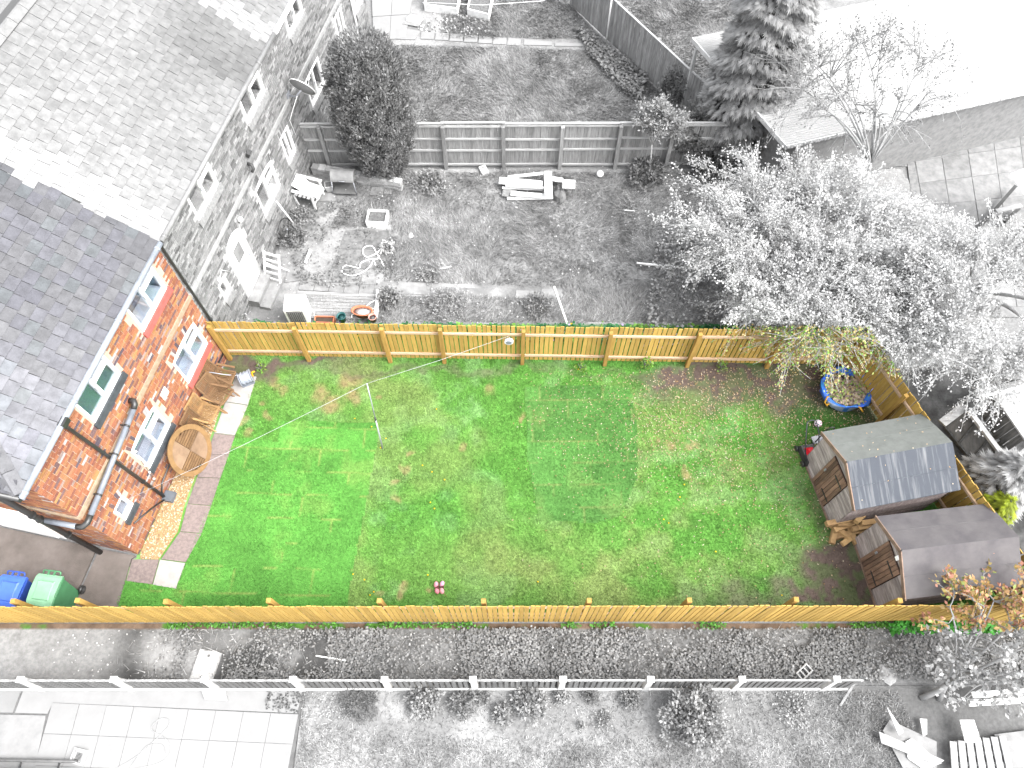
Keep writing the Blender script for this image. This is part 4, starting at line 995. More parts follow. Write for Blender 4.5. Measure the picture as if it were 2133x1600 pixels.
# ---------------------------------------------------------------- wheelie bins
def bin_(label, loc, rz, body, lid, seed):
    t = thing('wheelie_bin', label, 'bin', loc, rz)
    # local: +x is the back (wheels and handle), front at -x
    m = MB(); m.hexa([(-.22, -.22, .05), (.2, -.22, .05), (.2, .22, .05), (-.22, .22, .05), (-.30, -.28, .98), (.30, -.28, .98), (.30, .28, .98), (-.30, .28, .98)])
    m.box((0, 0, .985), (.66, .60, .03)); m.build('bin_body', body, t)
    l = MB(); nx = 8; prof = [(-.36, .985), (-.35, 1.03), (-.26, 1.06), (-.05, 1.085), (.15, 1.08), (.28, 1.06), (.34, 1.03), (.35, .99)]
    vs = [(px, s_ * (.30 - (.02 if abs(px) > .3 else 0)), pz) for (px, pz) in prof for s_ in (-1, 1)]
    fs = [(2 * i, 2 * i + 2, 2 * i + 3, 2 * i + 1)[::-1] for i in range(len(prof) - 1)]
    fs += [tuple(2 * i for i in range(len(prof)))[::1], tuple(2 * i + 1 for i in range(len(prof)))[::-1]]
    l.add(vs, fs); lo = l.build('lid', lid, t)
    b = MB(); b.hexa([(-.24, -.2, 1.055), (.2, -.2, 1.078), (.2, .2, 1.078), (-.24, .2, 1.055), (-.21, -.17, 1.088), (.17, -.17, 1.106), (.17, .17, 1.106), (-.21, .17, 1.088)]); b.build('lid_panel', lid, lo)
    h = MB(); h.tube([(.36, -.2, 1.0), (.42, -.2, 1.03), (.43, -.17, 1.04), (.43, .17, 1.04), (.42, .2, 1.03), (.36, .2, 1.0)], .018, 8); h.build('handle', body, t)
    for i in range(2):
        hb = MB(); hb.box((.37, (-.07, .07)[i], 1.02), (.1, .04, .03)); hb.build('handle_bracket', body, t)
    for sd in (-1, 1):
        w = MB(); w.tube([(.25, sd * .25, .1), (.25, sd * .31, .1)], .1, 16); wo = w.build('wheel', M_BLACK, t)
        hb = MB(); hb.tube([(.25, sd * .312, .1), (.25, sd * .322, .1)], .045, 10); hb.build('hub', pm('hub_grey', g(.06), g(.05)), wo)
    return t
M_BIN_B = pm('blue_bin_plastic', (.045, .11, .43), (.035, .09, .36), sc=4, bump=.1, rough=.4, spec=.4)
M_BIN_BD = pm('blue_bin_body', (.03, .07, .30), (.025, .055, .24), sc=4, bump=.1, rough=.45)
M_BIN_G = pm('pale_green_lid', (.17, .33, .21), (.14, .28, .17), sc=4, bump=.1, rough=.5)
M_BIN_GB = pm('green_bin_body', (.055, .17, .08), (.045, .14, .065), sc=4, bump=.1, rough=.5)
pg = at(95, 1232, 1.0); pb = at(22, 1232, 1.0)
bin_('green wheelie bin with pale lid beside the blue one', (pg.x, pg.y + .02, .02), R(83), M_BIN_GB, M_BIN_G, 1)
bin_('bright blue wheelie bin at the left edge by the fence', (pb.x - .02, pb.y + .0, .02), R(83), M_BIN_BD, M_BIN_B, 2)

# ---------------------------------------------------------------- builder's bag
bg = at(1752, 822); bx_, by_ = bg.x, bg.y
t = thing('builders_bag', 'round blue bulk bag full of rubble under the overhanging branches', 'bag', (bx_, by_, 0))
m = MB(); N = 28; rows = []
prof = [(.54, 0.0), (.60, .10), (.63, .22), (.66, .34), (.69, .40), (.66, .42), (.58, .38), (.55, .30)]
blue = (.04, .15, .55); pale = (.32, .40, .52)
vs = []
for j, (rr, zz) in enumerate(prof):
    for k in range(N):
        a = 6.2832 * k / N; wv = 1 + .05 * math.sin(3 * a + j) + .03 * math.sin(7 * a + j * 2)
        vs.append((rr * wv * math.cos(a), rr * wv * .9 * math.sin(a), zz + .05 * math.sin(4 * a + 1) * (zz > .2)))
for j in range(len(prof) - 1):
    for k in range(N):
        patch = (j in (1, 2, 3) and k in (16, 17, 18, 19, 21, 22))
        m.add([], [], None); m.f.append(tuple(len(m.v) + q for q in (j * N + k, j * N + (k + 1) % N, (j + 1) * N + (k + 1) % N, (j + 1) * N + k))); m.c.append(pale if patch else tuple(c * random.uniform(.8, 1.25) for c in blue)); m.sm.append(True)
m.v.extend(vs); m.build('bag_wall', pm('woven_plastic', g(1.0), g(.8), sc=6, bump=.3, bsc=30, attr=True, rough=.5), t)
for k, a in enumerate((R(215), R(290), R(15), R(120))):
    m = MB(); cx, cy = .6 * math.cos(a), .55 * math.sin(a); tx, ty = -math.sin(a) * .07, math.cos(a) * .07
    m.tube([(cx - tx, cy - ty, .38), (cx * 1.15 - tx, cy * 1.15 - ty, .48), (cx * 1.35, cy * 1.35, .38), (cx * 1.26 + tx, cy * 1.26 + ty, .26), (cx + tx, cy + ty, .34)], .022, 5, col=(.5, .27, .03)); m.build('lifting_loop', M_ATTR, t)
m = MB(); m.lathe([(.001, .30), (.56, .27)], 20, sy=.9); m.build('fill', pm('rubble_fill', (.36, .29, .24), (.27, .22, .18), sc=14), t)
m = MB(); r = np.random.default_rng(82)
for i in range(190):
    a, q = r.uniform(0, 6.28), math.sqrt(r.random()) * .54; s_ = r.uniform(.05, .13)
    c = (.42, .33, .27) if r.random() < .7 else (.33, .27, .23)
    m.box((q * math.cos(a), q * .9 * math.sin(a), .29 + .07 * (1 - q / .5) + r.uniform(-.02, .03)), (s_, s_ * .8, s_ * .6), (r.uniform(-.5, .5), r.uniform(-.5, .5), r.uniform(0, 3)), tuple(np.array(c) * r.uniform(.75, 1.2)), .75)
tag(m.build('rubble', M_ATTR, t), kind='stuff')
lv = 260; rq = np.sqrt(r.random(lv)) * .6; ra = r.uniform(0, 6.28, lv); LPB = np.stack([rq * np.cos(ra), rq * .9 * np.sin(ra), r.uniform(.40, .50, lv)], 1)
tag(inst('leaf_litter', poly_mesh('leaf_litter', leaf_quads(LPB, r.normal(0, 1, (lv, 3)) * np.array([1, 1, .3]), norm(r.normal(0, .4, (lv, 3)) + np.array([0, 0, 1.0])), r.uniform(.05, .09, lv), r.uniform(.035, .06, lv)), 4, np.array([(.2, .34, .08), (.45, .38, .22), (.4, .3, .13), (.28, .36, .1)])[r.integers(0, 4, lv)], M_LEAF), t), kind='stuff')

# ---------------------------------------------------------------- garden furniture by the wall
M_TEAK = pm('old_teak', (.17, .10, .05), (.10, .057, .03), sc=5, stretch=(1, 6, 6), rnd=.12)
M_TEAK_L = pm('honey_teak', (.28, .17, .075), (.19, .11, .048), sc=5, stretch=(1, 6, 6), rnd=.1)
def chair(label, loc, rz, mat, back=R(20), seat_up=0.0, nslat=12):
    t = thing('folding_chair', label, 'chair', loc, rz, None)
    # faces +x
    W = .50
    m = MB()
    for sy in (-1, 1): m.bar((-.22, sy * W / 2, .42), (.22, sy * W / 2, .44), .03, .04)
    m.bar((.22, -W / 2, .44), (.22, W / 2, .44), .04, .03); m.bar((-.22, -W / 2, .42), (-.22, W / 2, .42), .04, .03); so = m.build('seat', mat, t)
    for i in range(nslat):
        m = MB(); y = -W / 2 + .03 + i * (W - .06) / (nslat - 1); m.bar((-.21, y, .432), (.215, y, .452), .022, .014); m.build('seat_slat', mat, so)
    bx = Vector((-.22, 0, .44)); bd = Vector((-math.sin(back), 0, math.cos(back)))
    m = MB()
    for sy in (-1, 1): m.bar(bx + Vector((0, sy * W / 2, 0)), bx + bd * .56 + Vector((0, sy * W / 2, 0)), .03, .04)
    m.bar(bx + bd * .54 + Vector((0, -W / 2, 0)), bx + bd * .54 + Vector((0, W / 2, 0)), .03, .06); m.bar(bx + bd * .05 + Vector((0, -W / 2, 0)), bx + bd * .05 + Vector((0, W / 2, 0)), .03, .04); bo = m.build('backrest', mat, t)
    for i in range(nslat):
        m = MB(); y = -W / 2 + .03 + i * (W - .06) / (nslat - 1); m.bar(bx + bd * .06 + Vector((.004, y, 0)), bx + bd * .52 + Vector((.004, y, 0)), .022, .014); m.build('back_slat', mat, bo)
    for sy in (-1, 1):
        m = MB(); m.bar((.26, sy * (W / 2 + .03), 0), (-.24, sy * (W / 2 + .03), .5), .028, .045); m.build('leg', mat, t)
        m = MB(); m.bar((-.26, sy * (W / 2 - .03), 0), (.2, sy * (W / 2 - .03), .42), .028, .045); m.build('leg', mat, t)
        m = MB(); m.bar((-.26, sy * (W / 2 + .05), .64), (.24, sy * (W / 2 + .05), .62), .055, .025); m.build('armrest', mat, t)
    return t
def wloc(px, py, z): p = at(px, py, z); return (p.x, p.y, 0)
chair('slatted wooden chair under the window corner, nearest the hose reel', wloc(468, 790, .42), HRZ + R(2), M_TEAK)
chair('slatted wooden chair set between the other two in the row', wloc(461, 822, .42), HRZ - R(14), M_TEAK)
chair('slatted wooden chair nearest the round table with paler backrest', wloc(432, 862, .42), HRZ - R(4), M_TEAK_L, R(8))
fc = thing('folded_chair', 'dark folded wooden chair leaning flat against the brick wall', 'chair', hw(.20, 3.36, .03), HRZ)
m = MB()
for sy in (-.25, .25): m.bar((.12, sy, 0), (-.10, sy, .95), .03, .045)
m.bar((-.10, -.25, .93), (-.10, .25, .93), .03, .05); m.bar((.06, -.25, .28), (.06, .25, .28), .03, .04); fo = m.build('frame', M_TEAK, fc)
for i in range(12):
    y = -.22 + i * .04; m = MB(); m.bar((.05, y, .3), (-.095, y, .9), .02, .014); m.build('back_slat', M_TEAK, fc)
# round table tipped on edge against the wall
tc = at(396, 938, .62); tb = thing('round_table', 'round wooden garden table tipped on edge against the house wall', 'table', (tc.x, tc.y, 0), HRZ)
M3 = Matrix.Rotation(R(66), 3, 'Y'); C0 = Vector((0, 0, .62)); RT = .66
def tp(x, y, z=0): return C0 + M3 @ Vector((x, y, z))
m = MB(); N = 40
for k in range(N):
    a, b = 6.2832 * k / N, 6.2832 * (k + 1) / N
    m.hexa([tp(.53 * math.cos(a), .53 * math.sin(a), -.015), tp(RT * math.cos(a), RT * math.sin(a), -.015), tp(RT * math.cos(b), RT * math.sin(b), -.015), tp(.53 * math.cos(b), .53 * math.sin(b), -.015), tp(.53 * math.cos(a), .53 * math.sin(a), .015), tp(RT * math.cos(a), RT * math.sin(a), .015), tp(RT * math.cos(b), RT * math.sin(b), .015), tp(.53 * math.cos(b), .53 * math.sin(b), .015)])
m.build('tabletop_rim', pm('table_rim_teak', (.18, .105, .045), (.13, .075, .032), sc=6), tb)
M_TT = pm('table_panel_teak', (.19, .125, .08), (.125, .08, .05), sc=3, rnd=.12); M_TS = pm('table_slat_teak', (.13, .075, .036), (.085, .048, .024), sc=4, rnd=.15)
for qd in range(4):
    sx, sy = (1, 1, -1, -1)[qd], (1, -1, -1, 1)[qd]
    if qd % 2:
        for i in range(7):
            x0 = .02 + i * .072; x1 = x0 + .055; ym = math.sqrt(max(.003, .535 ** 2 - x1 ** 2))
            m = MB(); m.hexa([tp(sx * x0, sy * .01, -.01), tp(sx * x1, sy * .01, -.01), tp(sx * x1, sy * ym, -.01), tp(sx * x0, sy * ym, -.01), tp(sx * x0, sy * .01, .01), tp(sx * x1, sy * .01, .01), tp(sx * x1, sy * ym, .01), tp(sx * x0, sy * ym, .01)]); m.build('slat', M_TS, tb)
    else:
        pts = [(0, 0)] + [(.535 * math.cos(a), .535 * math.sin(a)) for a in np.linspace(0, math.pi / 2, 9)]
        top = [tp(sx * p[0], sy * p[1], .011) for p in pts]; bot = [tp(sx * p[0], sy * p[1], -.012) for p in pts]; n = len(pts)
        m = MB(); m.add(top + bot, [tuple(range(n)), tuple(range(2 * n - 1, n - 1, -1))]); m.build('panel', M_TT, tb)
for sy in (-1, 1):
    m = MB(); m.bar(tp(.45, sy * .3, -.04), tp(-.4, sy * .3, -.06), .04, .03); m.build('leg', M_TEAK, tb)
# hose reel
hp = at(512, 788, .2); hr = thing('hose_reel', 'grey hose reel with orange handle on the pale slab end', 'hose reel', (hp.x, hp.y, .03), HRZ)
m = MB(); ax = Vector((.8, .6, 0))
for i in range(9):
    c = Vector((0, 0, .21)) + ax * (-.12 + .03 * i)
    sd = Vector((-.6, .8, 0)); rr = .145 + .012 * (i % 3)
    m.tube([c + sd * rr * math.cos(6.2832 * k / 18) + Vector((0, 0, rr * math.sin(6.2832 * k / 18))) for k in range(18)], .016, 6, closed=True)
m.build('hose_coil', pm('grey_hose', (.30, .32, .36), (.22, .24, .28), sc=20), hr)
for e in (-1, 1):
    m = MB(); c = Vector((0, 0, .21)) + ax * (.15 * e); m.tube([c, c + ax * .02 * e], .19, 18); m.build('flange', pm('reel_grey', (.25, .27, .3), (.2, .21, .24)), hr)
m = MB(); c = Vector((0, 0, .21)) + ax * .18; m.tube([c, c + ax * .03], .05, 10, col=(.7, .3, .01)); m.tube([c + ax * .02, c + ax * .02 + Vector((0, .02, .1)), c + ax * .1 + Vector((0, .02, .1))], .022, 8, col=(.75, .33, .01)); m.build('handle', M_ATTR, hr)
m = MB(); m.box((0, 0, .02), (.34, .3, .035), math.atan2(.6, .8)); m.build('base', M_GREYPIPE, hr)
w0 = hw(.05, 4.75, .75)
m = MB(); lp = Matrix.Rotation(-HRZ, 3, 'Z') @ (w0 - Vector((hp.x, hp.y, .03))); m.tube([(0, 0, .3), lp * .5 + Vector((0, 0, .1)), lp], .01, 6); m.build('feed_hose', pm('feed_hose', (.35, .38, .42), (.3, .32, .36)), hr)
m = MB(); m.tube([lp, lp + Vector((-.04, 0, .05))], .03, 8, col=(.75, .33, .01)); m.build('tap_connector', M_ATTR, hr)
# washing line with prop
pr = thing('washing_line_prop', 'leaning grey metal prop holding up the washing line on the lawn', 'prop', (-3.36, 7.62, 0))
m = MB(); m.tube([(0, 0, 0), (-.05, .36, 1.05)], .02, 8); m.build('lower_tube', M_METAL, pr)
m = MB(); m.tube([(-.05, .36, 1.05), (-.105, .76, 2.2)], .015, 8); m.build('upper_tube', M_METAL, pr)
m = MB(); m.tube([(-.049, .345, 1.02), (-.052, .375, 1.10)], .027, 8); m.build('clamp', M_BLACK, pr)
wl_a = hw(.06, .72, 1.78); wl_b = Vector((-3.465, 8.38, 2.2)); wl_c = Vector((-.09, 10.1, 1.55))
m = MB(); m.tube([wl_a, wl_a.lerp(wl_b, .25) - Vector((0, 0, .05)), wl_a.lerp(wl_b, .5) - Vector((0, 0, .07)), wl_a.lerp(wl_b, .75) - Vector((0, 0, .05)), wl_b], .0045, 5); m.tube([wl_b, wl_b.lerp(wl_c, .5) - Vector((0, 0, .05)), wl_c], .0045, 5)
tag(m.build('washing_line', pm('white_cord', (.34, .34, .35), (.28, .28, .29))), 'thin pale washing line strung from the house to the back fence', 'washing line')
lr = thing('line_reel', 'round pale washing line reel hung on the back fence', 'reel', (-.08, 10.06, 1.42))
m = MB(); m.tube([(0, 0, 0), (0, -.07, 0)], .115, 18); m.build('reel_case', pm('reel_white', (.55, .56, .6), (.4, .42, .46), rough=.4), lr)
m = MB(); m.tube([(0, -.07, 0), (0, -.085, 0)], .075, 14); m.build('reel_badge', M_GREYPIPE, lr)
m = MB(); m.tube([(0, -.02, .1), (.02, -.02, .15), (0, -.02, .17)], .012, 6); m.build('hook', M_METAL, lr)
# small toy by the near fence: two pairs of pink and maroon pieces on a stick
ty = at(914, 1224); tt = thing('garden_windmill', 'small pink and maroon four-petalled garden ornament lying near the front fence', 'ornament', (ty.x, ty.y, .02))
for i, (dx, dy, s_, c) in enumerate(((-.07, .07, 1.2, (.5, .2, .24)), (.08, .08, 1.1, (.55, .25, .36)), (-.04, -.10, .8, (.42, .15, .17)), (.08, -.09, .8, (.5, .24, .25)))):
    m = MB(); m.lathe([(.001, .06), (.03, .05), (.055, .02), (.05, -.005), (.001, -.01)], 10, (0, 0, .03), c, sy=1.4); m.build('petal', M_ATTR, tt, (dx, dy, 0), (random.uniform(-.3, .3), random.uniform(-.3, .3), random.uniform(-.4, .4)))
for i, (dx, dy) in enumerate(((-.02, -.01), (.09, -.005))):
    m = MB(); m.box((0, 0, .04), (.07, .06, .04), .3, (.07, .02, .02)); m.build('hub', M_ATTR, tt, (dx, dy, 0))
m = MB(); m.tube([(.0, 0, .03), (.2, -.22, .02)], .006, 5); m.build('stick', M_TEAK, tt)
# mobility / mower handles and football beside the first shed
mw = thing('lawn_mower', 'red and black lawn mower parked against the shed side', 'mower', (7.62, 7.42, 0), R(100))
m = MB(); m.hexa([(-.30, -.2, .08), (.28, -.2, .08), (.28, .2, .08), (-.30, .2, .08), (-.26, -.16, .26), (.22, -.16, .24), (.22, .16, .24), (-.26, .16, .26)]); m.build('deck', M_BLACK, mw)
m = MB(); m.hexa([(-.16, -.1, .25), (.14, -.1, .25), (.14, .1, .25), (-.16, .1, .25), (-.10, -.06, .40), (.08, -.06, .38), (.08, .06, .38), (-.10, .06, .40)]); m.build('motor_cover', pm('red_plastic', (.55, .012, .03), (.42, .01, .02), rough=.35), mw)
m = MB(); m.tube([(-.2, -.18, .2), (.3, -.17, .75), (.55, -.12, .95), (.58, 0, .98), (.55, .12, .95), (.3, .17, .75), (-.2, .18, .2)], .015, 6); m.build('handle', pm('dark_tube', (.05, .05, .06), (.03, .03, .04), rough=.4), mw)
for i in range(4):
    m = MB(); sx, sy = (-.22, .22)[i % 2], (-.21, .21)[i // 2]; m.tube([(sx, sy, .08), (sx, sy * 1.15, .08)], .08, 12); m.build('wheel', M_BLACK, mw)
m = MB(); m.box((-.28, .02, .3), (.1, .06, .05), .4); m.build('cable_clip', M_UPVC, mw)
hb = thing('hand_cart', 'black tubular trolley handle standing behind the shed eave', 'trolley', (8.02, 7.82, 0), R(12))
m = MB(); m.tube([(-.12, 0, 0), (-.12, .0, .6), (-.09, .0, .85), (0, .0, .92), (.09, .0, .85), (.12, .0, .6), (.12, .0, 0)], .018, 6); m.build('handle', M_BLACK, hb)
m = MB(); m.box((0, .06, .03), (.34, .2, .04)); m.build('toe_plate', M_METAL, hb)
fb = at(1704, 882, .1); m = MB(); N = 14
ball = thing('football', 'small white ball with pink and dark patches on the grass by the mower', 'ball', (fb.x, fb.y, 0))
prof = [(max(.001, .1 * math.sin(math.pi * i / 10)), .1 - .1 * math.cos(math.pi * i / 10)) for i in range(11)]
for i in range(10):
    for k in range(12):
        a, b = 6.2832 * k / 12, 6.2832 * (k + 1) / 12
        c = (.62, .6, .62) if (i + k) % 3 else ((.4, .06, .2) if k % 2 else (.05, .04, .08))
        (r0, z0), (r1, z1) = prof[i], prof[i + 1]
        m.add([(r0 * math.cos(a), r0 * math.sin(a), z0), (r0 * math.cos(b), r0 * math.sin(b), z0), (r1 * math.cos(b), r1 * math.sin(b), z1), (r1 * math.cos(a), r1 * math.sin(a), z1)], [(0, 1, 2, 3)], c)
m.build('ball_skin', M_ATTR, ball)
# split logs and offcuts between the sheds: each piece its own thing
M_OFF = pm('sawn_offcut', (.36, .235, .11), (.25, .155, .075), sc=4, rnd=.22)
offs = [(1750, 1086, .35, .72, 3, 'long pale beam lying on top of the offcut pile'), (1797, 1074, .48, .55, 32, 'pale offcut tilted up against the corner of the second shed'), (1815, 1087, .40, .50, -2, 'stained offcut resting against the second shed roof'), (1760, 1096, .22, .62, 12, 'grey weathered beam in the middle of the offcut pile'), (1792, 1099, .26, .48, 6, 'brown grey offcut below the stained one'), (1748, 1105, .12, .55, -48, 'pale split block lying askew at the pile front'), (1736, 1117, .06, .4, 60, 'grey ended block nearest the lawn in the offcut pile'), (1776, 1117, .08, .42, 100, 'upright pale block at the front of the offcut pile'), (1763, 1127, .05, .3, 25, 'short pale block fallen in front of the offcut pile'), (1756, 1115, .07, .5, 5, 'orange tinted offcut across the bottom of the pile'), (1757, 1092, .3, .35, 170, 'short block with pale end beside the first shed wall'), (1790, 1108, .1, .3, 130, 'triangular offcut half hidden under the pile')]
for (px, py, z, ln, an, lb) in offs:
    p = at(px, py, z); m = MB(); m.box((0, 0, 0), (ln, .13, .11), taper=.96)
    tag(m.build('timber_offcut', M_OFF, None, p, (random.uniform(-.15, .15), random.uniform(-.12, .12), R(an + 8))), lb, 'timber', 'offcuts piled between the sheds')
for (x, y, z, ln, an, lb) in ((9.0, 5.62, .12, 1.5, 8, 'long plank lying deep in the gap between the sheds'), (9.2, 5.52, .3, 1.6, 7, 'yellowish plank along the wall of the second shed'), (8.6, 5.42, .12, .9, 12, 'dark plank under the offcut pile')):
    m = MB(); m.box((0, 0, 0), (ln, .12, .06)); tag(m.build('plank', M_OFF, None, (x, y, z), (0, 0, R(an))), lb, 'plank', 'offcuts piled between the sheds')
# ---------------------------------------------------------------- neighbours' things (shown in greys)
M_TERRA = pm('terracotta', (.40, .15, .085), (.32, .11, .06), sc=6)
M_SOIL_G = pm('grey_soil', g(.12), g(.06), sc=18, bump=.6, bsc=30)
M_WTIMBER = pm('white_timber', g(.62), g(.46), sc=4, rnd=.1)
M_BLOCK = pm('weathered_concrete', g(.33), g(.23), sc=8, bump=.4, rnd=.1)
# white appliance
p = at(613, 630, .80); t = thing('appliance', 'white boxy appliance with dark louvres standing behind the fence', 'appliance', (p.x, p.y, 0), R(2))
m = MB(); m.box((0, 0, .40), (.56, .52, .80)); m.build('cabinet', M_UPVC, t)
m = MB(); m.box((0, -.265, .40), (.44, .012, .66)); gr = m.build('front_recess', pm('louvre_dark', g(.10), g(.06)), t)
for i in range(8):
    m = MB(); m.box((-.19 + i * .054, -.285, .40), (.018, .03, .64), .5); m.build('louvre', pm('louvre_%d' % i, g(.22), g(.18)), gr)
m = MB(); m.box((0, -.27, .77), (.36, .02, .05)); m.build('control_strip', pm('strip_grey', g(.5), g(.42)), t)
m = MB(); m.tube([(.28, .0, .5), (.42, .02, .3), (.4, -.1, .05)], .012, 5); m.build('cable', M_UPVC, t)
# decking
a, b, c, d = xy(622, 608), xy(785, 616), xy(782, 668), xy(600, 664)
dk = thing('timber_deck', 'weathered grey plank deck beside the white appliance', 'deck', (0, 0, 0))
for q in grid_quads(a, b, c, d, 1, 8):
    cx, cy = sum(p[0] for p in q) / 4, sum(p[1] for p in q) / 4
    m = MB(); m.slab([((p[0] - cx) * .995, (p[1] - cy) * .90) for p in q], 0, .03); m.build('plank', pm('deck_plank', g(.27), g(.13), sc=2.5, stretch=(.5, 8, 8), rnd=.12), dk, (cx, cy, .04 + random.uniform(0, .008)))
# white beam on the deck
m = MB(); m.bar(at(788, 604, .12), at(783, 662, .12), .10, .09); tag(m.build('timber_beam', M_WTIMBER), 'pale beam laid across the end of the plank deck', 'beam')
# pots behind the fence
def pot(name, label, cat, loc, r0, r1, h, mat, fill, sy=1.0, rz=0.0):
    t = thing(name, label, cat, loc, rz)
    m = MB(); m.lathe([(r0, 0), (r1, h), (r1 * 1.08, h), (r1 * 1.08, h + .03), (r1 * .92, h + .03), (r1 * .88, h - .04)], 20, sy=sy); m.build('pot_wall', mat, t)
    m = MB(); m.lathe([(.001, h - .03), (r1 * .9, h - .04)], 16, sy=sy); m.build('soil', fill, t)
    return t
pot('planter', 'wide terracotta planter with pale rubble behind the fence', 'planter', at(757, 656, .12), .22, .30, .2, M_TERRA, pm('pale_fill', g(.5), g(.2), sc=12), .55, R(-6))
pot('bucket', 'dark green bucket between the terracotta trough and wide planter', 'bucket', at(714, 668, .2), .09, .12, .22, pm('dark_green_plastic', (.02, .09, .09), (.015, .07, .07), rough=.4), pm('water_dark', (.02, .06, .06), (.015, .05, .05), rough=.2))
pot('flower_pot', 'small pinkish terracotta pot at the end of the wide planter', 'pot', at(778, 668, .2), .08, .11, .18, pm('pink_terracotta', (.45, .24, .2), (.36, .2, .17)), M_SOIL_G)
p = at(676, 667, .15); t = thing('trough', 'long orange terracotta trough behind the fence top', 'trough', (p.x, p.y, 0), R(-2))
m = MB()
for (cx, cy, sx, sy) in ((0, .1, .56, .03), (0, -.1, .56, .03), (-.265, 0, .03, .2), (.265, 0, .03, .2)): m.box((cx, cy, .1), (sx, sy, .2))
m.build('trough_wall', M_TERRA, t); m = MB(); m.box((0, 0, .08), (.5, .18, .14)); m.build('soil', pm('dark_soil', (.06, .04, .03), (.04, .03, .02)), t)
# hoses
def hose(label, pts, rad, mat, z=.03):
    P = [at(x, y, z) for (x, y) in pts]; Q = []
    for i in range(len(P) - 1):
        p0, p1, p2, p3 = P[max(0, i - 1)], P[i], P[i + 1], P[min(len(P) - 1, i + 2)]
        for k in range(6):
            u = k / 6; Q.append(.5 * ((2 * p1) + (p2 - p0) * u + (2 * p0 - 5 * p1 + 4 * p2 - p3) * u * u + (3 * p1 - p0 - 3 * p2 + p3) * u ** 3))
    Q.append(P[-1]); m = MB(); m.tube(Q, rad, 6); return tag(m.build('garden_hose', mat), label, 'hose')
hose('white hose looped over the mossy paving by the grey house', [(800, 555), (787, 532), (775, 513), (758, 516), (757, 530), (767, 535), (785, 527), (795, 517), (788, 538), (770, 540), (752, 548), (747, 558), (720, 553), (712, 565), (725, 573), (745, 572), (768, 558), (778, 543), (782, 552)], .016, M_WHITE)
hose('thin grey hose curling across the white patio slabs', [(240, 1602), (285, 1575), (330, 1535), (352, 1510), (350, 1498), (335, 1497), (318, 1510), (318, 1522), (340, 1535), (354, 1550), (352, 1572), (330, 1590), (285, 1600), (270, 1602), (300, 1560), (318, 1550), (338, 1552), (345, 1570)], .008, pm('thin_hose', g(.24), g(.2)))
hose('pale hose coiled beside the deck end', [(782, 625), (770, 632), (762, 640), (770, 645), (784, 642), (775, 652), (760, 655), (735, 655), (733, 662)], .014, M_WHITE, .1)
# white armchair with a cloth, by the wall
p = at(646, 398, .4); ac = thing('garden_armchair', 'white wooden armchair with open slat back against the grey wall', 'chair', (p.x - .05, p.y, 0), HRZ - R(6))
for sy in (-1, 1):
    m = MB(); m.bar((.28, sy * .3, 0), (.28, sy * .3, .6), .05, .06); m.build('leg', M_WTIMBER, ac)
    m = MB(); m.bar((-.3, sy * .3, 0), (-.52, sy * .3, 1.0), .05, .06); m.build('leg', M_WTIMBER, ac)
    m = MB(); m.bar((-.42, sy * .32, .62), (.34, sy * .32, .62), .09, .03); m.build('armrest', M_WTIMBER, ac)
for i in range(4):
    z = .42 + i * .17; x = -.3 - .22 * z
    m = MB(); m.bar((x - .03, -.3, z), (x - .03, .3, z), .03, .08); m.build('back_slat', M_WTIMBER, ac)
for i in range(5):
    m = MB(); m.bar((-.3 + i * .14, -.3, .4), (-.3 + i * .14, .3, .4), .09, .025); m.build('seat_slat', M_WTIMBER, ac)
m = MB(); m.bar((.28, -.3, .2), (.28, .3, .2), .03, .05); m.build('stretcher', M_WTIMBER, ac)
m = MB(); nu, nv = 12, 8; vs = []
for i in range(nu + 1):
    for j in range(nv + 1):
        u, v = i / nu, j / nv; x = -.45 + .85 * u; y = -.24 + .48 * v
        z = (.78 - .5 * u * 1.0 if u < .4 else .50 + .07 * (1 - u)) + .012 * math.sin(9 * v + 4 * u) + .015 * math.sin(7 * u)
        if u > .93: z -= (u - .93) * 2
        vs.append((x, y, z))
m.add(vs, [(i * (nv + 1) + j, (i + 1) * (nv + 1) + j, (i + 1) * (nv + 1) + j + 1, i * (nv + 1) + j + 1) for i in range(nu) for j in range(nv)], smooth=True)
o = m.build('cloth', pm('white_cloth', g(.6), g(.52), sc=3), None, (p.x - .02, p.y, 0.0), (0, 0, HRZ - R(6))); o.modifiers.new('thickness', 'SOLIDIFY').thickness = .01
tag(o, 'crumpled white cloth draped over the white armchair', 'cloth')
# white slatted chair frame leaning by the door
lc = thing('slatted_chair', 'white slatted chair back leaning beside the white door steps', 'chair', at(572, 588), HRZ - R(97))
for sy in (-.24, .24):
    m = MB(); m.bar((.1, sy, 0), (-.36, sy, .95), .045, .05); m.build('leg', M_WTIMBER, lc)
    m = MB(); m.bar((-.5, sy * .9, 0), (-.2, sy * .9, .62), .03, .04); m.build('leg', M_WTIMBER, lc)
for i in range(5):
    z = .2 + i * .18; m = MB(); m.bar((.1 - .484 * z + .03, -.25, z), (.1 - .484 * z + .03, .25, z), .025, .10); m.build('slat', M_WTIMBER, lc)
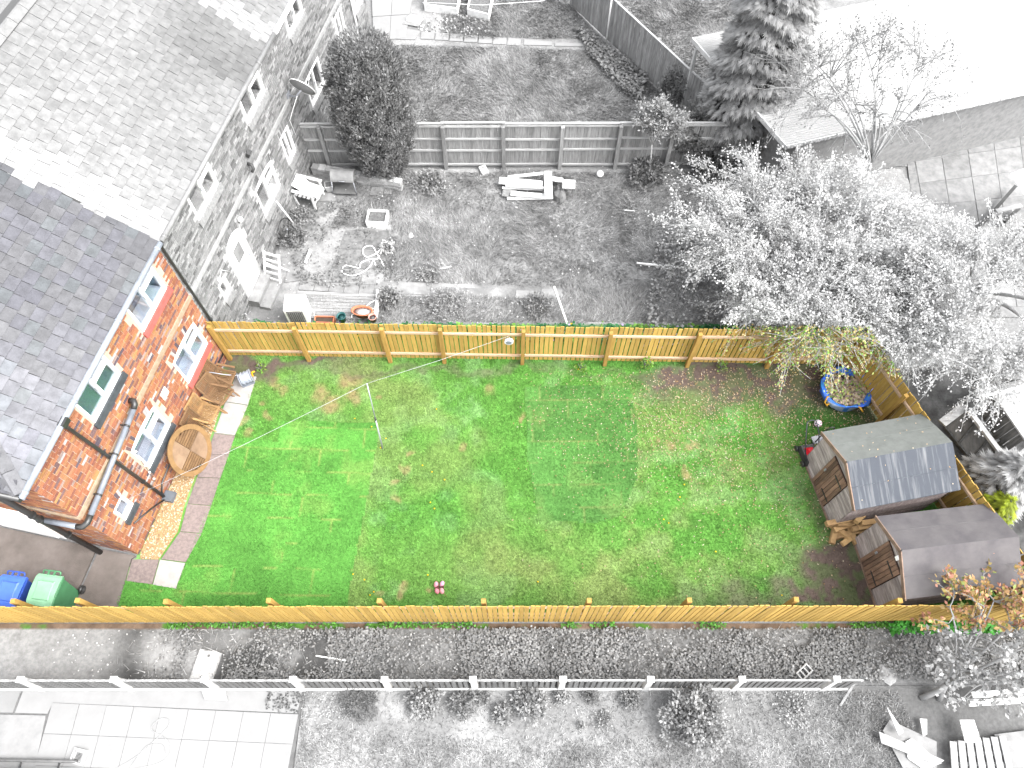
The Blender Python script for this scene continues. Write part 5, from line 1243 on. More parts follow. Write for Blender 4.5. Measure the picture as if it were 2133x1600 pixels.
# bicycle wheel and pole against the wall
bw_ = thing('bicycle_wheel', 'dark spoked bicycle wheel leaning on the grey wall', 'wheel', hw(.25, 10.0, .0), HRZ)
cc = Vector((-.02, 0, .34)); ud, vd = Vector((0, 1, 0)), Vector((-.35, 0, .94))
m = MB(); m.tube([cc + ud * .33 * math.cos(6.2832 * k / 28) + vd * .33 * math.sin(6.2832 * k / 28) for k in range(28)], .022, 6, closed=True); m.build('tyre', M_BLACK, bw_)
m = MB()
for k in range(14):
    a = 6.2832 * k / 14; m.tube([cc, cc + ud * .32 * math.cos(a) + vd * .32 * math.sin(a)], .004, 3)
m.build('spokes', pm('spoke_metal', g(.12), g(.1)), bw_)
m = MB(); m.tube([cc - Vector((.04, 0, 0)), cc + Vector((.04, 0, 0))], .03, 8); m.build('hub', M_METAL, bw_)
m = MB(); m.tube([hw(.35, 10.35, 0), hw(.08, 10.25, 1.25)], .025, 6); tag(m.build('white_pole', M_WTIMBER), 'white pole leaning on the grey wall near the bicycle wheel', 'pole')
# planter box, barbecue, low brick wall
p = at(787, 458, .1); pbx = thing('planter_box', 'square white timber planter of soil on the mossy paving', 'planter', (p.x, p.y, 0), R(-4))
for (cx, cy, sx, sy) in ((0, .235, .62, .04), (0, -.235, .62, .04), (-.29, 0, .04, .43), (.29, 0, .04, .43)):
    m = MB(); m.box((cx, cy, .14), (sx, sy, .28)); m.build('side_board', M_WTIMBER, pbx)
m = MB(); m.box((0, 0, .1), (.54, .43, .2)); m.build('soil', M_SOIL_G, pbx)
p = at(722, 392, 0); bq = thing('barbecue', 'grey drum barbecue on thin legs before the low brick wall', 'barbecue', (p.x, p.y, 0), R(-3))
m = MB(); N = 10
vs = [(s_ * .36, -.24 * math.cos(math.pi * k / N), .52 + .24 * math.sin(math.pi * k / N)) for s_ in (-1, 1) for k in range(N + 1)]
m.add(vs, [(k, k + 1, N + 2 + k, N + 1 + k)[::-1] for k in range(N)] + [tuple(range(N + 1)), tuple(range(2 * N + 1, N, -1))], smooth=False); m.build('drum_lid', pm('drum_grey', g(.22), g(.15), sc=3, rough=.4), bq)
for (x, y) in ((-.36, -.24), (.36, -.24), (-.36, .24), (.36, .24)):
    m = MB(); m.tube([(x * .95, y * .9, .55), (x * 1.05, y * 1.2, 0)], .014, 6); m.build('leg', M_METAL, bq)
m = MB(); m.box((0, -.1, .12), (.7, .5, .015)); m.build('shelf', pm('shelf_dark', g(.1), g(.07)), bq)
m = MB(); m.tube([(-.08, -.25, .6), (-.08, -.29, .6), (.08, -.29, .6), (.08, -.25, .6)], .01, 6); m.build('handle', M_METAL, bq)
w0, w1 = at(655, 362), at(838, 394); lw_ = thing('low_brick_wall', 'low weathered brick wall below the older fence by the yew', 'wall', (w0.x, w0.y, 0), math.atan2(w1.y - w0.y, w1.x - w0.x)); Lw = (w1 - w0).length
m = MB(); m.box((Lw / 2, 0, .17), (Lw, .19, .33)); m.build('wall_core', M_MORTAR_G, lw_)
bmesh_ = []
for tone in (.2, .26, .32): m = MB(); m.box((0, 0, 0), (.215, .214, .066), col=g(tone)); bmesh_.append(m.mesh('brick', M_BRICK))
for row in range(5):
    x = .11 + (.11 if row % 2 else 0)
    while x < Lw: inst('brick', random.choice(bmesh_), lw_, (x, random.uniform(-.006, .006), .035 + row * .075), (0, 0, random.uniform(-.02, .02))); x += .227
p = at(686, 390, .12); t = thing('square_pot', 'small square pot of soil next to the drum barbecue', 'pot', (p.x, p.y, 0), R(10))
m = MB(); m.hexa([(-.09, -.09, 0), (.09, -.09, 0), (.09, .09, 0), (-.09, .09, 0), (-.13, -.13, .24), (.13, -.13, .24), (.13, .13, .24), (-.13, .13, .24)]); m.build('pot_wall', M_BLOCK, t); m = MB(); m.box((0, 0, .241), (.2, .2, .01)); m.build('soil', M_SOIL_G, t)
# stack of white boards
M_BOARD = pm('white_board', g(.60), g(.48), sc=5, rnd=.1)
def plank(label, x0, y0, x1, y1, z, w, h, mat=None, name='board', cat='board', grp='boards stacked on the rough grass'):
    m = MB(); m.bar(at(x0, y0, z), at(x1, y1, z + random.uniform(-.02, .02)), w, h)
    return tag(m.build(name, mat or M_BOARD), label, cat, grp)
plank('long white board at the back of the stack, slightly raised', 1058, 369, 1132, 361, .28, .10, .03)
plank('broad white board with a tapered left end in the stack', 1040, 376, 1130, 384, .26, .26, .03)
plank('narrow white rail across the middle of the board stack', 1053, 387, 1138, 392, .24, .07, .05)
plank('thin board below the narrow rail in the stack', 1046, 391, 1130, 395, .16, .06, .03)
plank('wide white panel at the front of the board stack', 1064, 403, 1128, 408, .20, .16, .04)
plank('pale round-ended board along the front ground of the stack', 1056, 411, 1152, 409, .08, .20, .05)
plank('grey board sticking out at the left of the stack', 1047, 401, 1075, 404, .12, .30, .03, M_GTIMBER)
plank('upright white plank crossing the board stack', 1141, 357, 1143, 405, .34, .24, .03)
plank('white board end poking out towards the stool', 1148, 372, 1172, 376, .24, .18, .03)
p = at(1185, 384, .42); st = thing('stool', 'small square stool with pale top beside the board stack', 'stool', (p.x, p.y, 0), R(-4))
m = MB(); m.box((0, 0, .42), (.40, .36, .035)); m.build('seat', pm('pale_stool', g(.34), g(.26), sc=4, stretch=(1, 6, 1)), st)
for (x, y) in ((-.16, -.14), (.16, -.14), (-.16, .14), (.16, .14)):
    m = MB(); m.bar((x, y, 0), (x, y, .41), .035, .035); m.build('leg', M_GTIMBER, st)
p = at(1166, 405, .1); m = MB(); r = np.random.default_rng(91); N = 12; vs = []
for j, (rr, z) in enumerate([(.24, 0), (.26, .1), (.2, .22), (.1, .28), (.02, .29)]):
    for k in range(N): a = 6.2832 * k / N; q = rr * (1 + r.uniform(-.22, .22)); vs.append((q * .8 * math.cos(a), q * 1.2 * math.sin(a), z + r.uniform(-.03, .03) * (j > 0)))
m.add(vs, [(j * N + k, j * N + (k + 1) % N, (j + 1) * N + (k + 1) % N, (j + 1) * N + k) for j in range(4) for k in range(N)]); tag(m.build('sack', pm('dark_sack', g(.14), g(.07), sc=5), None, (p.x, p.y, 0)), 'crumpled dark sack slumped between stool and boards', 'sack')
p = at(1008, 357); t = thing('plastic_crate_lid', 'pale plastic lid lying tilted in the grass by the older fence', 'lid', (p.x, p.y, .06), R(28))
m = MB(); m.box((0, 0, 0), (.26, .34, .05), (.25, .1, 0), None, .9); m.build('lid_panel', pm('pale_plastic', g(.4), g(.33), rough=.4), t); m = MB(); m.box((0, .08, .045), (.1, .05, .02), (.25, .1, 0)); m.build('grip', M_GTIMBER, t)
p = at(1250, 362, .11); m = MB(); m.lathe([(max(.001, .11 * math.sin(math.pi * i / 10)), .11 - .11 * math.cos(math.pi * i / 10)) for i in range(11)], 16); tag(m.build('ball', M_WHITE, None, (p.x, p.y, 0)), 'plain white ball in the rough grass near the fence', 'ball')
def stone(label, px, py, s, tone=.4, flat=.5, grp=None, name='stone', z=0):
    r = np.random.default_rng(int(px * 7 + py)); p = at(px, py, .02); m = MB(); N = 9; vs = []
    for j, (rr, zz) in enumerate([(.8, 0), (1, .35), (.8, .8), (.3, 1.0)]):
        for k in range(N): a = 6.2832 * k / N; q = rr * s * (1 + r.uniform(-.18, .18)); vs.append((q * math.cos(a), q * .8 * math.sin(a), zz * s * flat + r.uniform(-.1, .1) * s * flat))
    m.add(vs, [(j * N + k, j * N + (k + 1) % N, (j + 1) * N + (k + 1) % N, (j + 1) * N + k) for j in range(3) for k in range(N)] + [tuple(3 * N + k for k in range(N))]); return tag(m.build(name, pm('stone_%d' % px, g(tone), g(tone * .7), sc=9), None, (p.x, p.y, z), (0, 0, r.uniform(0, 3))), label, 'stone', grp)
stone('rounded pale stone in the rough grass right of the planter box', 856, 491, .10, .42, .7)
m = MB(); m.bar(at(1154, 597, .9), at(1183, 680, .05), .05, .05); tag(m.build('leaning_stake', M_WTIMBER), 'white stake leaning towards the back of the new fence', 'stake')
m = MB(); m.bar(at(1326, 548, .1), at(1425, 558, .12), .05, .04); tag(m.build('loose_pole', M_WTIMBER), 'pale pole lying under the left side of the blossom tree', 'pole')
m = MB(); m.bar(at(1300, 438, .06), at(1322, 440, .06), .03, .03); tag(m.build('loose_stick', M_WTIMBER), 'short white stick in the grass below the white ball', 'stick')
m = MB(); m.bar(at(918, 560, .08), at(940, 555, .08), .03, .03); tag(m.build('loose_stick', M_WTIMBER), 'short white stick by the leafy clump in the rough grass', 'stick')
m = MB(); m.bar(at(647, 520, .08), at(636, 548, .08), .07, .05); tag(m.build('edging_timber', M_WTIMBER), 'pale edging timber between shrub and mossy slabs', 'timber')

# ---------------------------------------------------------------- far garden
def raised_bed(label, q, h, mat):
    P = [at(x, y, h) for (x, y) in q]; t = thing('raised_bed', label, 'planter', (P[0].x, P[0].y, 0)); o = Vector((P[0].x, P[0].y, 0))
    for i in range(4):
        a, b = P[i] - o, P[(i + 1) % 4] - o; m = MB(); m.bar((a.x, a.y, h / 2), (b.x, b.y, h / 2), .05, h + .002 * i); m.build('side_board', mat, t)
    m = MB(); m.slab([((p - o).x, (p - o).y) for p in P], 0, h - .06); m.build('soil', M_SOIL_G, t)
raised_bed('white raised bed of dark soil at the top beside the paving', [(884, 8), (952, 17), (962, -35), (895, -38)], .28, M_WTIMBER)
raised_bed('narrow white raised bed right of the first one', [(974, 18), (1018, 29), (1030, -30), (985, -36)], .28, M_WTIMBER)
p = at(860, 46); t = thing('tarpaulin_cover', 'dark mat with a white cover folded on the far paving', 'cover', (p.x, p.y, .03), R(-14))
m = MB(); m.box((0, 0, .01), (.62, .5, .02)); m.build('mat', pm('grey_mat', g(.2), g(.15)), t); m = MB(); m.hexa([(-.22, -.05, .02), (.3, -.12, .02), (.34, .2, .02), (-.15, .24, .02), (-.2, -.03, .12), (.25, -.1, .1), (.3, .17, .09), (-.12, .2, .13)]); m.build('cover', M_WHITE, t)
m = MB(); b_ = at(1262, 92); m.tube([(b_.x, b_.y, 0), (b_.x, b_.y, 2.9)], .028, 8); tag(m.build('line_post', M_WHITE), 'tall white washing line post before the grey board fence', 'post')
m = MB(); A_, B_ = at(880, 5, 2.2), at(1130, 2, 2.2); m.tube([A_, A_.lerp(B_, .5) - Vector((0, 0, .12)), B_, (b_.x, b_.y, 2.85)], .008, 5); tag(m.build('washing_line', M_WHITE), 'white washing line crossing above the raised beds', 'washing line')
# gravel and stones between beds
r = np.random.default_rng(93); GP = [xy(*q) for q in ((870, 60), (905, 30), (1015, 32), (1022, 72), (950, 74), (885, 68))]
m = MB()
for i in range(420):
    x, y = r.uniform(-3.6, -.3), r.uniform(23.5, 25.2)
    if not inpoly(np.array([x]), np.array([y]), GP)[0]: continue
    s_ = r.uniform(.03, .08); v = float(r.choice([.15, .25, .4, .5])); m.box((x, y, s_ * .3), (s_, s_ * .8, s_ * .6), (0, 0, r.uniform(0, 3)), g(v), .7)
tag(m.build('rubble_stones', M_ATTR), 'mixed pale rubble stones between the raised beds and path', 'stones', kind='stuff')

# ---------------------------------------------------------------- white corrugated roof building
WZ = 2.5; wr = [at(1637, 302, WZ), at(1440, 88, WZ)]; wr_dir = (at(2133, 190, WZ) - wr[0]).normalized(); side_dir = (wr[1] - wr[0]).normalized()
org = Vector((wr[0].x, wr[0].y, 0)); wid = (wr[1] - wr[0]).length; lenw = 10.6
wb = thing('white_roofed_building', 'long building with bright white corrugated roof at the top right', 'building', org, math.atan2(wr_dir.y, wr_dir.x))
Mi = Matrix.Rotation(-math.atan2(wr_dir.y, wr_dir.x), 3, 'Z'); sv = Mi @ side_dir
m = MB(); vs = []; nx = 2; ny = 240
for i in range(nx):
    for j in range(ny + 1):
        v = j / ny; vs.append((sv.x * wid * v + (lenw if i else 0), sv.y * wid * v, WZ + .16 * v + .014 * math.cos(j * math.pi / 2.0)))
m.add(vs, [(j, ny + 1 + j, ny + 2 + j, j + 1) for j in range(ny)]); wro = m.build('roof', pm('white_corrugated', g(.27), g(.235), sc=2, bump=.05, rough=.5), wb)
wro.modifiers.new('thickness', 'SOLIDIFY').thickness = .012
m = MB(); m.bar((0, -.03, WZ - .07), (lenw, -.03, WZ - .07), .03, .14); m.build('fascia', M_WHITE, wb)
m = MB(); m.tube([(0, -.08, WZ - .03), (lenw, -.08, WZ - .03)], .05, 8); m.build('gutter', pm('leafy_gutter', g(.10), g(.4), sc=14), wb)
sd = Vector((sv.x, sv.y, 0)); Z = Vector((0, 0, 1))
m = MB(); m.bar(sd * .0 + Z * (WZ - .06), sd * wid + Z * (WZ + .10), .05, .14); m.build('barge_board', pm('pale_barge', g(.42), g(.34)), wb)
m = MB(); m.hexa([(.6, .25, 0), (lenw - .2, .25, 0), (lenw - .2 + sv.x * (wid - .5), sv.y * (wid - .2), 0), (.8 + sv.x * (wid - .5), sv.y * (wid - .2), 0), (.6, .25, WZ - .1), (lenw - .2, .25, WZ - .1), (lenw - .2 + sv.x * (wid - .5), sv.y * (wid - .2), WZ - .05), (.8 + sv.x * (wid - .5), sv.y * (wid - .2), WZ - .05)]); m.build('wall', pm('grey_block_wall', g(.2), g(.14), sc=8), wb)
for v in (.5, .95):
    q = sd * wid * v; m = MB(); m.bar(q + Vector((.06, .02, 0)), q + Vector((.06, .02, WZ - .1)), .09, .09); m.build('post', pm('pale_post', g(.4), g(.33)), wb)
# second outbuilding sliver with a rail at the very top right
cn = thing('slatted_outbuilding', 'grey slatted lean-to with white corner trim in the top right corner', 'building', at(2060, 60, 0) + Vector((0.9, 1.2, 0)), math.atan2(wr_dir.y, wr_dir.x))
for i in range(9):
    m = MB(); m.box((1.0 + .0, i * .16, 1.0 + i * .02), (2.4, .13, .03), (.12, 0, 0)); m.build('roof_slat', pm('slat_grey_%d' % i, g(.24), g(.18)), cn)
m = MB(); m.bar((-.2, -.05, 1.0), (-.2, 1.5, 1.2), .1, .08); m.build('corner_trim', M_WHITE, cn)
m = MB(); m.box((1.0, .7, .45), (2.2, 1.3, .9)); m.build('wall', pm('lean_wall', g(.25), g(.18)), cn)
# block paving, kerb and a dark planter beside the building
bp_ = thing('block_paving', None, None); bp_['kind'] = 'structure'
m = MB(); m.box((0, 0, 0), (.2, .1, .05)); pbm = [m.mesh('paver', pm('paver_a', g(.22), g(.16), sc=9))]; m = MB(); m.box((0, 0, 0), (.2, .1, .05)); pbm.append(m.mesh('paver', pm('paver_b', g(.28), g(.2), sc=9)))
o0 = at(1985, 245); cnt = 0
for i in range(22):
    for j in range(9):
        q = o0 + wr_dir * (i * .206 + (.1 if j % 2 else 0)) + Vector((-wr_dir.y, wr_dir.x, 0)) * (j * .106 - .1)
        if inframe((q.x, q.y, 0), 350): inst('paver', random.choice(pbm), bp_, (q.x, q.y, .03 + random.uniform(-.003, .003)), (0, 0, math.atan2(wr_dir.y, wr_dir.x)))
m = MB(); m.bar(at(1960, 282, .05), at(2180, 240, .05), .12, .12); kb = m.build('kerb', M_SLAB_W); kb['kind'] = 'structure'
# timber arbour at the right edge
ab = thing('timber_arbour', 'dark timber arbour with a pale roof corner at the right edge', 'arbour', at(2110, 470), R(40))
bmat = pm('dark_arbour_timber', g(.055), g(.035), sc=4)
bb = lambda a, b, w, h, nm, mt: MB().bar(a, b, w, h).build(nm, mt, ab)
o_ = at(2110, 470); inv = Matrix.Rotation(-R(40), 3, 'Z')
L_ = lambda px, py, z: inv @ (at(px, py, z) - o_)
bb(L_(2033, 482, .05), L_(2115, 388, .3), .10, .08, 'beam', bmat); bb(L_(2070, 545, .05), L_(2140, 462, .3), .10, .08, 'beam', bmat)
bb(L_(2075, 440, .5), L_(2128, 428, .5), .14, .04, 'bench_board', pm('arbour_bench', g(.26), g(.2))); bb(L_(2080, 448, .3), L_(2090, 470, .1), .12, .04, 'brace', pm('arbour_brace', g(.25), g(.18))); bb(L_(2092, 462, .2), L_(2122, 435, .2), .10, .08, 'beam', bmat)
m = MB(); m.hexa([L_(2105, 362, 1.9), L_(2150, 430, 1.9), L_(2230, 400, 1.9), L_(2190, 330, 1.9), L_(2105, 362, 2.0), L_(2150, 430, 2.0), L_(2230, 400, 2.05), L_(2190, 330, 2.05)]); m.build('roof', M_WHITE, ab)
for i in range(6):
    bb(L_(2038 + i * 20, 500 + i * 4, .03), L_(2080 + i * 24, 585 + i * 6, .03), .16, .03, 'deck_board', pm('arbour_deck_%d' % i, g(.17), g(.11), sc=4))
# old timber frame, shelter and dark fence panels outside the right fence
M_OLD = pm('old_grey_timber', g(.26), g(.17), sc=4, stretch=(1, 5, 5), rnd=.15); M_OLDD = pm('dark_old_timber', g(.12), g(.06), sc=3, stretch=(6, 6, 1), rnd=.15)
od = thing('old_panel_fence', 'dark weathered panels lying low along the outside of the slanting fence', 'fence', (0, 0, 0))
a, b, c, d = at(1968, 890, .1), at(2080, 1030, .1), at(2120, 975, .55), at(2005, 845, .55)
for i in range(4):
    u0, u1 = i / 4 + .008, (i + 1) / 4 - .008; q = [a.lerp(b, u0), a.lerp(b, u1), d.lerp(c, u1), d.lerp(c, u0)]
    m = MB(); m.hexa([p - Vector((0, 0, .03)) for p in q] + q); m.build('panel', pm('panel_%d' % i, g(.17), g(.10), sc=4, stretch=(3, 1, 1)), od)
    m = MB(); m.bar(q[0] + Vector((0, 0, .02)), q[3] + Vector((0, 0, .02)), .05, .04); m.build('batten', M_OLDD, od)
m = MB(); m.bar(a, b, .06, .08); m.build('bottom_rail', M_OLDD, od)
def beam(label, x0, y0, z0, x1, y1, z1, w, h, mt=None, grp='beams of the old frame'):
    m = MB(); m.bar(at(x0, y0, z0), at(x1, y1, z1), w, h); tag(m.build('old_beam', mt or M_OLD), label, 'beam', grp)
beam('wide old beam rising from the slanting fence towards the shelter', 1962, 882, .9, 2010, 846, 1.0, .22, .06)
beam('long pale beam sloping along the old dark panels', 2018, 855, 1.15, 2098, 962, .9, .12, .08, pm('pale_old_beam', g(.36), g(.27), sc=4))
beam('grey board with cross battens behind the long pale beam', 2030, 858, .8, 2120, 950, .7, .24, .05)
beam('short batten crossing the grey board', 2046, 892, .9, 2075, 884, .9, .06, .05)
beam('lower batten crossing the grey board', 2072, 920, .85, 2102, 908, .85, .06, .05)
beam('old beam running off to the right edge', 2100, 965, .8, 2150, 930, .9, .14, .06)
beam('thin white lath bridging the gap to the slanting fence', 2030, 988, .9, 2090, 958, .9, .03, .02, M_WTIMBER)
beam('thin upright lath by the yellow conifer', 2062, 1045, .3, 2075, 1005, 1.0, .04, .03, M_WTIMBER)
sh = thing('open_shelter', 'grey boarded shelter with a pale flat roof beyond the slanting fence', 'shelter', at(2100, 870), 0); so_ = at(2100, 870); S_ = lambda px, py, z: at(px, py, z) - so_
m = MB(); q = [S_(2066, 822, 1.6), S_(2133, 918, 1.6), S_(2250, 880, 1.6), S_(2180, 775, 1.6)]; m.hexa(q + [p + Vector((0, 0, .05)) for p in q]); m.build('roof', pm('pale_felt', g(.33), g(.28), sc=6), sh)
for i in range(7):
    u = i / 7; A_, B_ = S_(2068, 824, 1.55).lerp(S_(2133, 918, 1.55), u), S_(2068, 824, 1.55).lerp(S_(2133, 918, 1.55), u + .135)
    m = MB(); m.hexa([A_ - Vector((0, 0, 1.5)), B_ - Vector((0, 0, 1.5)), B_ + Vector((.05, .03, -1.5)), A_ + Vector((.05, .03, -1.5)), A_, B_, B_ + Vector((.05, .03, 0)), A_ + Vector((.05, .03, 0))]); m.build('wall_board', M_OLDD, sh)
m = MB(); m.bar(S_(2040, 818, 1.7), S_(2140, 792, 1.7), .1, .05); m.build('rail', M_OLD, sh); m = MB(); m.bar(S_(2045, 826, 1.65), S_(2140, 803, 1.65), .07, .05); m.build('rail', M_WTIMBER, sh)

# ---------------------------------------------------------------- lane and front garden
p = at(430, 1388); mh = thing('inspection_cover', 'pale rectangular inspection cover slab in the lane ivy', 'cover', (p.x, p.y, 0), R(-10))
m = MB(); m.box((0, 0, .03), (.52, .66, .06)); m.build('frame', M_BLOCK, mh); m = MB(); m.box((0, 0, .065), (.46, .60, .015)); m.build('lid', pm('cover_pale', g(.42), g(.32), sc=25), mh)
for i in range(2): m = MB(); m.tube([(0, (.22, -.24)[i], .07), (0, (.22, -.24)[i], .078)], .035, 10); m.build('lift_hole', pm('hole_dark', g(.12), g(.1)), mh)
p = at(447, 1446); m = MB(); m.slab([(-.30, .11), (.22, .13), (.34, -.14), (-.16, -.12)], 0, .07); tag(m.build('loose_slab', pm('loose_slab_grey', g(.30), g(.26), sc=4), None, (p.x, p.y, .025)), 'loose grey slab lying on the white patio under the slatted fence', 'slab')
cb = at(1670, 1402); t = thing('hollow_block', 'hollow three-holed concrete block among the lane plants', 'block', (cb.x, cb.y, 0), R(38))
m = MB()
for x in (-.16, -.055, .055, .16): m.box((x, 0, .1), (.03, .2, .2))
for y in (-.09, .09): m.box((0, y, .1), (.35, .03, .198))
m.build('block_web', M_BLOCK, t)
m = MB(); m.box((0, 0, .03), (.33, .18, .04)); m.build('block_floor', M_DARK, t)
stone('pale lump of rubble left of the hollow block', 1655, 1397, .14, .36, .5, 'rubble by the hollow block'); stone('larger pale lump of rubble right of the hollow block', 1685, 1388, .15, .42, .5, 'rubble by the hollow block'); stone('grey flat rubble piece above the hollow block', 1679, 1372, .12, .26, .35, 'rubble by the hollow block')
for i, (px, py, s_, lb) in enumerate(((1765, 1402, .22, 'flat crazy paving stone nearest the last white post'), (1800, 1398, .2, 'flat crazy paving stone second from the last white post'), (1848, 1402, .24, 'flat crazy paving stone by the fork of the maple'), (1912, 1330, .26, 'flat cracked stone under the maple near the lane edge'), (1885, 1355, .2, 'flat stone left of the cracked one under the maple'))): stone(lb, px, py, s_, .24, .22, 'crazy paving stones at the lane end')
m = MB(); m.bar(at(658, 1366, .1), at(720, 1376, .12), .03, .02); tag(m.build('loose_stick', M_WTIMBER), 'pale lath lying on the ivy in the lane', 'stick')
m = MB(); m.bar(at(1783, 1418, .3), at(1750, 1470, .02), .05, .03); tag(m.build('loose_stick', M_OLD), 'grey lath leaning on the right end of the slatted fence', 'stick')
# drain, pipe and wall top at the bottom left
p = at(166, 1576); t = thing('drain_gully', 'square drain gully with round grate on the white patio', 'drain', (p.x, p.y, .02), R(-12))
for (cx, cy, sx, sy) in ((0, .13, .30, .04), (0, -.13, .30, .04), (-.13, 0, .04, .22), (.13, 0, .04, .22)): m = MB(); m.box((cx, cy, .03), (sx, sy, .06)); m.build('kerb', M_BLOCK, t)
m = MB(); m.box((0, 0, .01), (.24, .24, .02)); m.build('gully_floor', pm('gully_grey', g(.26), g(.2)), t)
m = MB()
for i in range(6): m.bar((-.06, -.06 + i * .024, .03), (.06, -.06 + i * .024, .03), .01, .01)
m.build('grate', pm('grate_dark', g(.04), g(.03)), t)
hw_ = thing('house_wall_corner', 'sliver of a pale brick wall with grey waste pipe at the bottom left', 'wall', at(0, 1620), 0); ho_ = at(0, 1620)
m = MB(); A_, B_ = at(-150, 1581, .12) - ho_, at(147, 1586, .12) - ho_; m.tube([A_, B_, B_ + Vector((.06, 0, -.04)), B_ + Vector((.1, 0, -.1))], .032, 10); m.build('waste_pipe', pm('pipe_grey', g(.11), g(.07), rough=.4), hw_)
m = MB(); m.hexa([at(-150, 1604, .0) - ho_ - Vector((0, .6, 0)), at(165, 1606, 0) - ho_ - Vector((0, .6, 0)), at(165, 1606, 0) - ho_, at(-150, 1604, 0) - ho_, at(-150, 1604, 0) - ho_ + Vector((0, -.6, .2)), at(165, 1606, 0) - ho_ + Vector((0, -.6, .2)), at(165, 1606, 0) - ho_ + Vector((0, 0, .2)), at(-150, 1604, 0) - ho_ + Vector((0, 0, .5))]); m.build('wall', pm('brick_grey_low', g(.28), g(.2), sc=20, stretch=(1, 1, 4)), hw_)
for px in (45, 125): m = MB(); A_ = at(px, 1583, .12) - ho_; m.bar(A_, A_ + Vector((0, -.16, 0)), .03, .03); m.build('pipe_bracket', M_BLACK, hw_)
# boards and timber heap at the bottom right
def sheet_board(label, pts, z0, mat, thick=.025, dz=None):
    P = [at(x, y, z0 + (dz[i] if dz else 0)) for i, (x, y) in enumerate(pts)]; c = sum(P, Vector()) / len(P); n = len(P); m = MB()
    m.add([p - c for p in P] + [p - c + Vector((0, 0, thick)) for p in P], [tuple(range(n)), tuple(range(2 * n - 1, n - 1, -1))] + [(i, (i + 1) % n, n + (i + 1) % n, n + i) for i in range(n)])
    tag(m.build('sheet_board', mat, None, c), label, 'board', 'boards dumped at the bottom right')
MS1, MS2, MS3 = pm('board_grey', g(.20), g(.15), sc=4), pm('board_pale', g(.42), g(.35), sc=4), pm('board_mid', g(.28), g(.22), sc=4)
sheet_board('dark grey sheet under the other boards at the bottom right', [(1838, 1522), (1852, 1500), (1950, 1545), (1950, 1600), (1880, 1600)], .05, MS1)
sheet_board('white sheet sticking out below the long grey board', [(1885, 1545), (1898, 1538), (1960, 1590), (1925, 1604), (1890, 1580)], .10, MS2)
sheet_board('long mid grey board laid diagonally on top of the sheets', [(1830, 1524), (1966, 1584), (1952, 1594), (1835, 1548)], .16, MS3, dz=(0, .05, .05, 0))
sheet_board('white scrap of board half hidden by maple leaves', [(1915, 1497), (1930, 1498), (1930, 1530), (1922, 1534)], .12, MS2)
m = MB(); P_ = [at(1846, 1472, .3), at(1882, 1525, .22), at(1871, 1532, .22)]; m.add(P_ + [p + Vector((0, 0, .03)) for p in P_], [(0, 1, 2), (5, 4, 3), (0, 3, 4, 1), (1, 4, 5, 2), (2, 5, 3, 0)]); tag(m.build('pointed_board', MS2), 'pointed white board leaning on the dumped sheets', 'board', 'boards dumped at the bottom right')
pl = thing('wooden_pallet', 'weathered plank platform heaped with pale boards at the bottom right', 'pallet', at(2030, 1570), 0); po = at(2030, 1570)
for i in range(7):
    m = MB(); m.bar(at(1985 + i * 17, 1545 - i * 2, .2) - po, at(1992 + i * 20, 1640, .2) - po, .14, .03); m.build('deck_board', pm('pallet_%d' % i, g(.3), g(.18), sc=5), pl)
for i in range(4):
    m = MB(); m.bar(at(2000 + i * 3, 1505 + i * 12, .36) - po, at(2030 + i * 4, 1505 + i * 12, .36) - po, .10, .03); m.build('top_board', M_BOARD, pl)
for i in range(3): m = MB(); m.bar(at(1985, 1548 + i * 22, .1) - po, at(2100, 1548 + i * 22, .1) - po, .08, .14); m.build('bearer', M_OLD, pl)
for i, lb in enumerate(('upper white drilled rail lying under the maple at the right edge', 'lower white rail lying under the maple at the right edge')):
    m = MB(); m.bar(at(2025 - i * 8, 1448 + i * 17, .5), at(2160, 1440 + i * 17, .5), .13, .04); tag(m.build('white_rail', M_BOARD), lb, 'rail', 'white rails at the right edge')
sheet_board('dark board lying at the far right bottom corner', [(2070, 1530), (2150, 1520), (2170, 1600), (2095, 1600)], .08, MS1)
# ---------------------------------------------------------------- plants
def bez(a, b, c, n): return [a * (1 - t) ** 2 + b * 2 * t * (1 - t) + c * t * t for t in np.linspace(0, 1, n)]

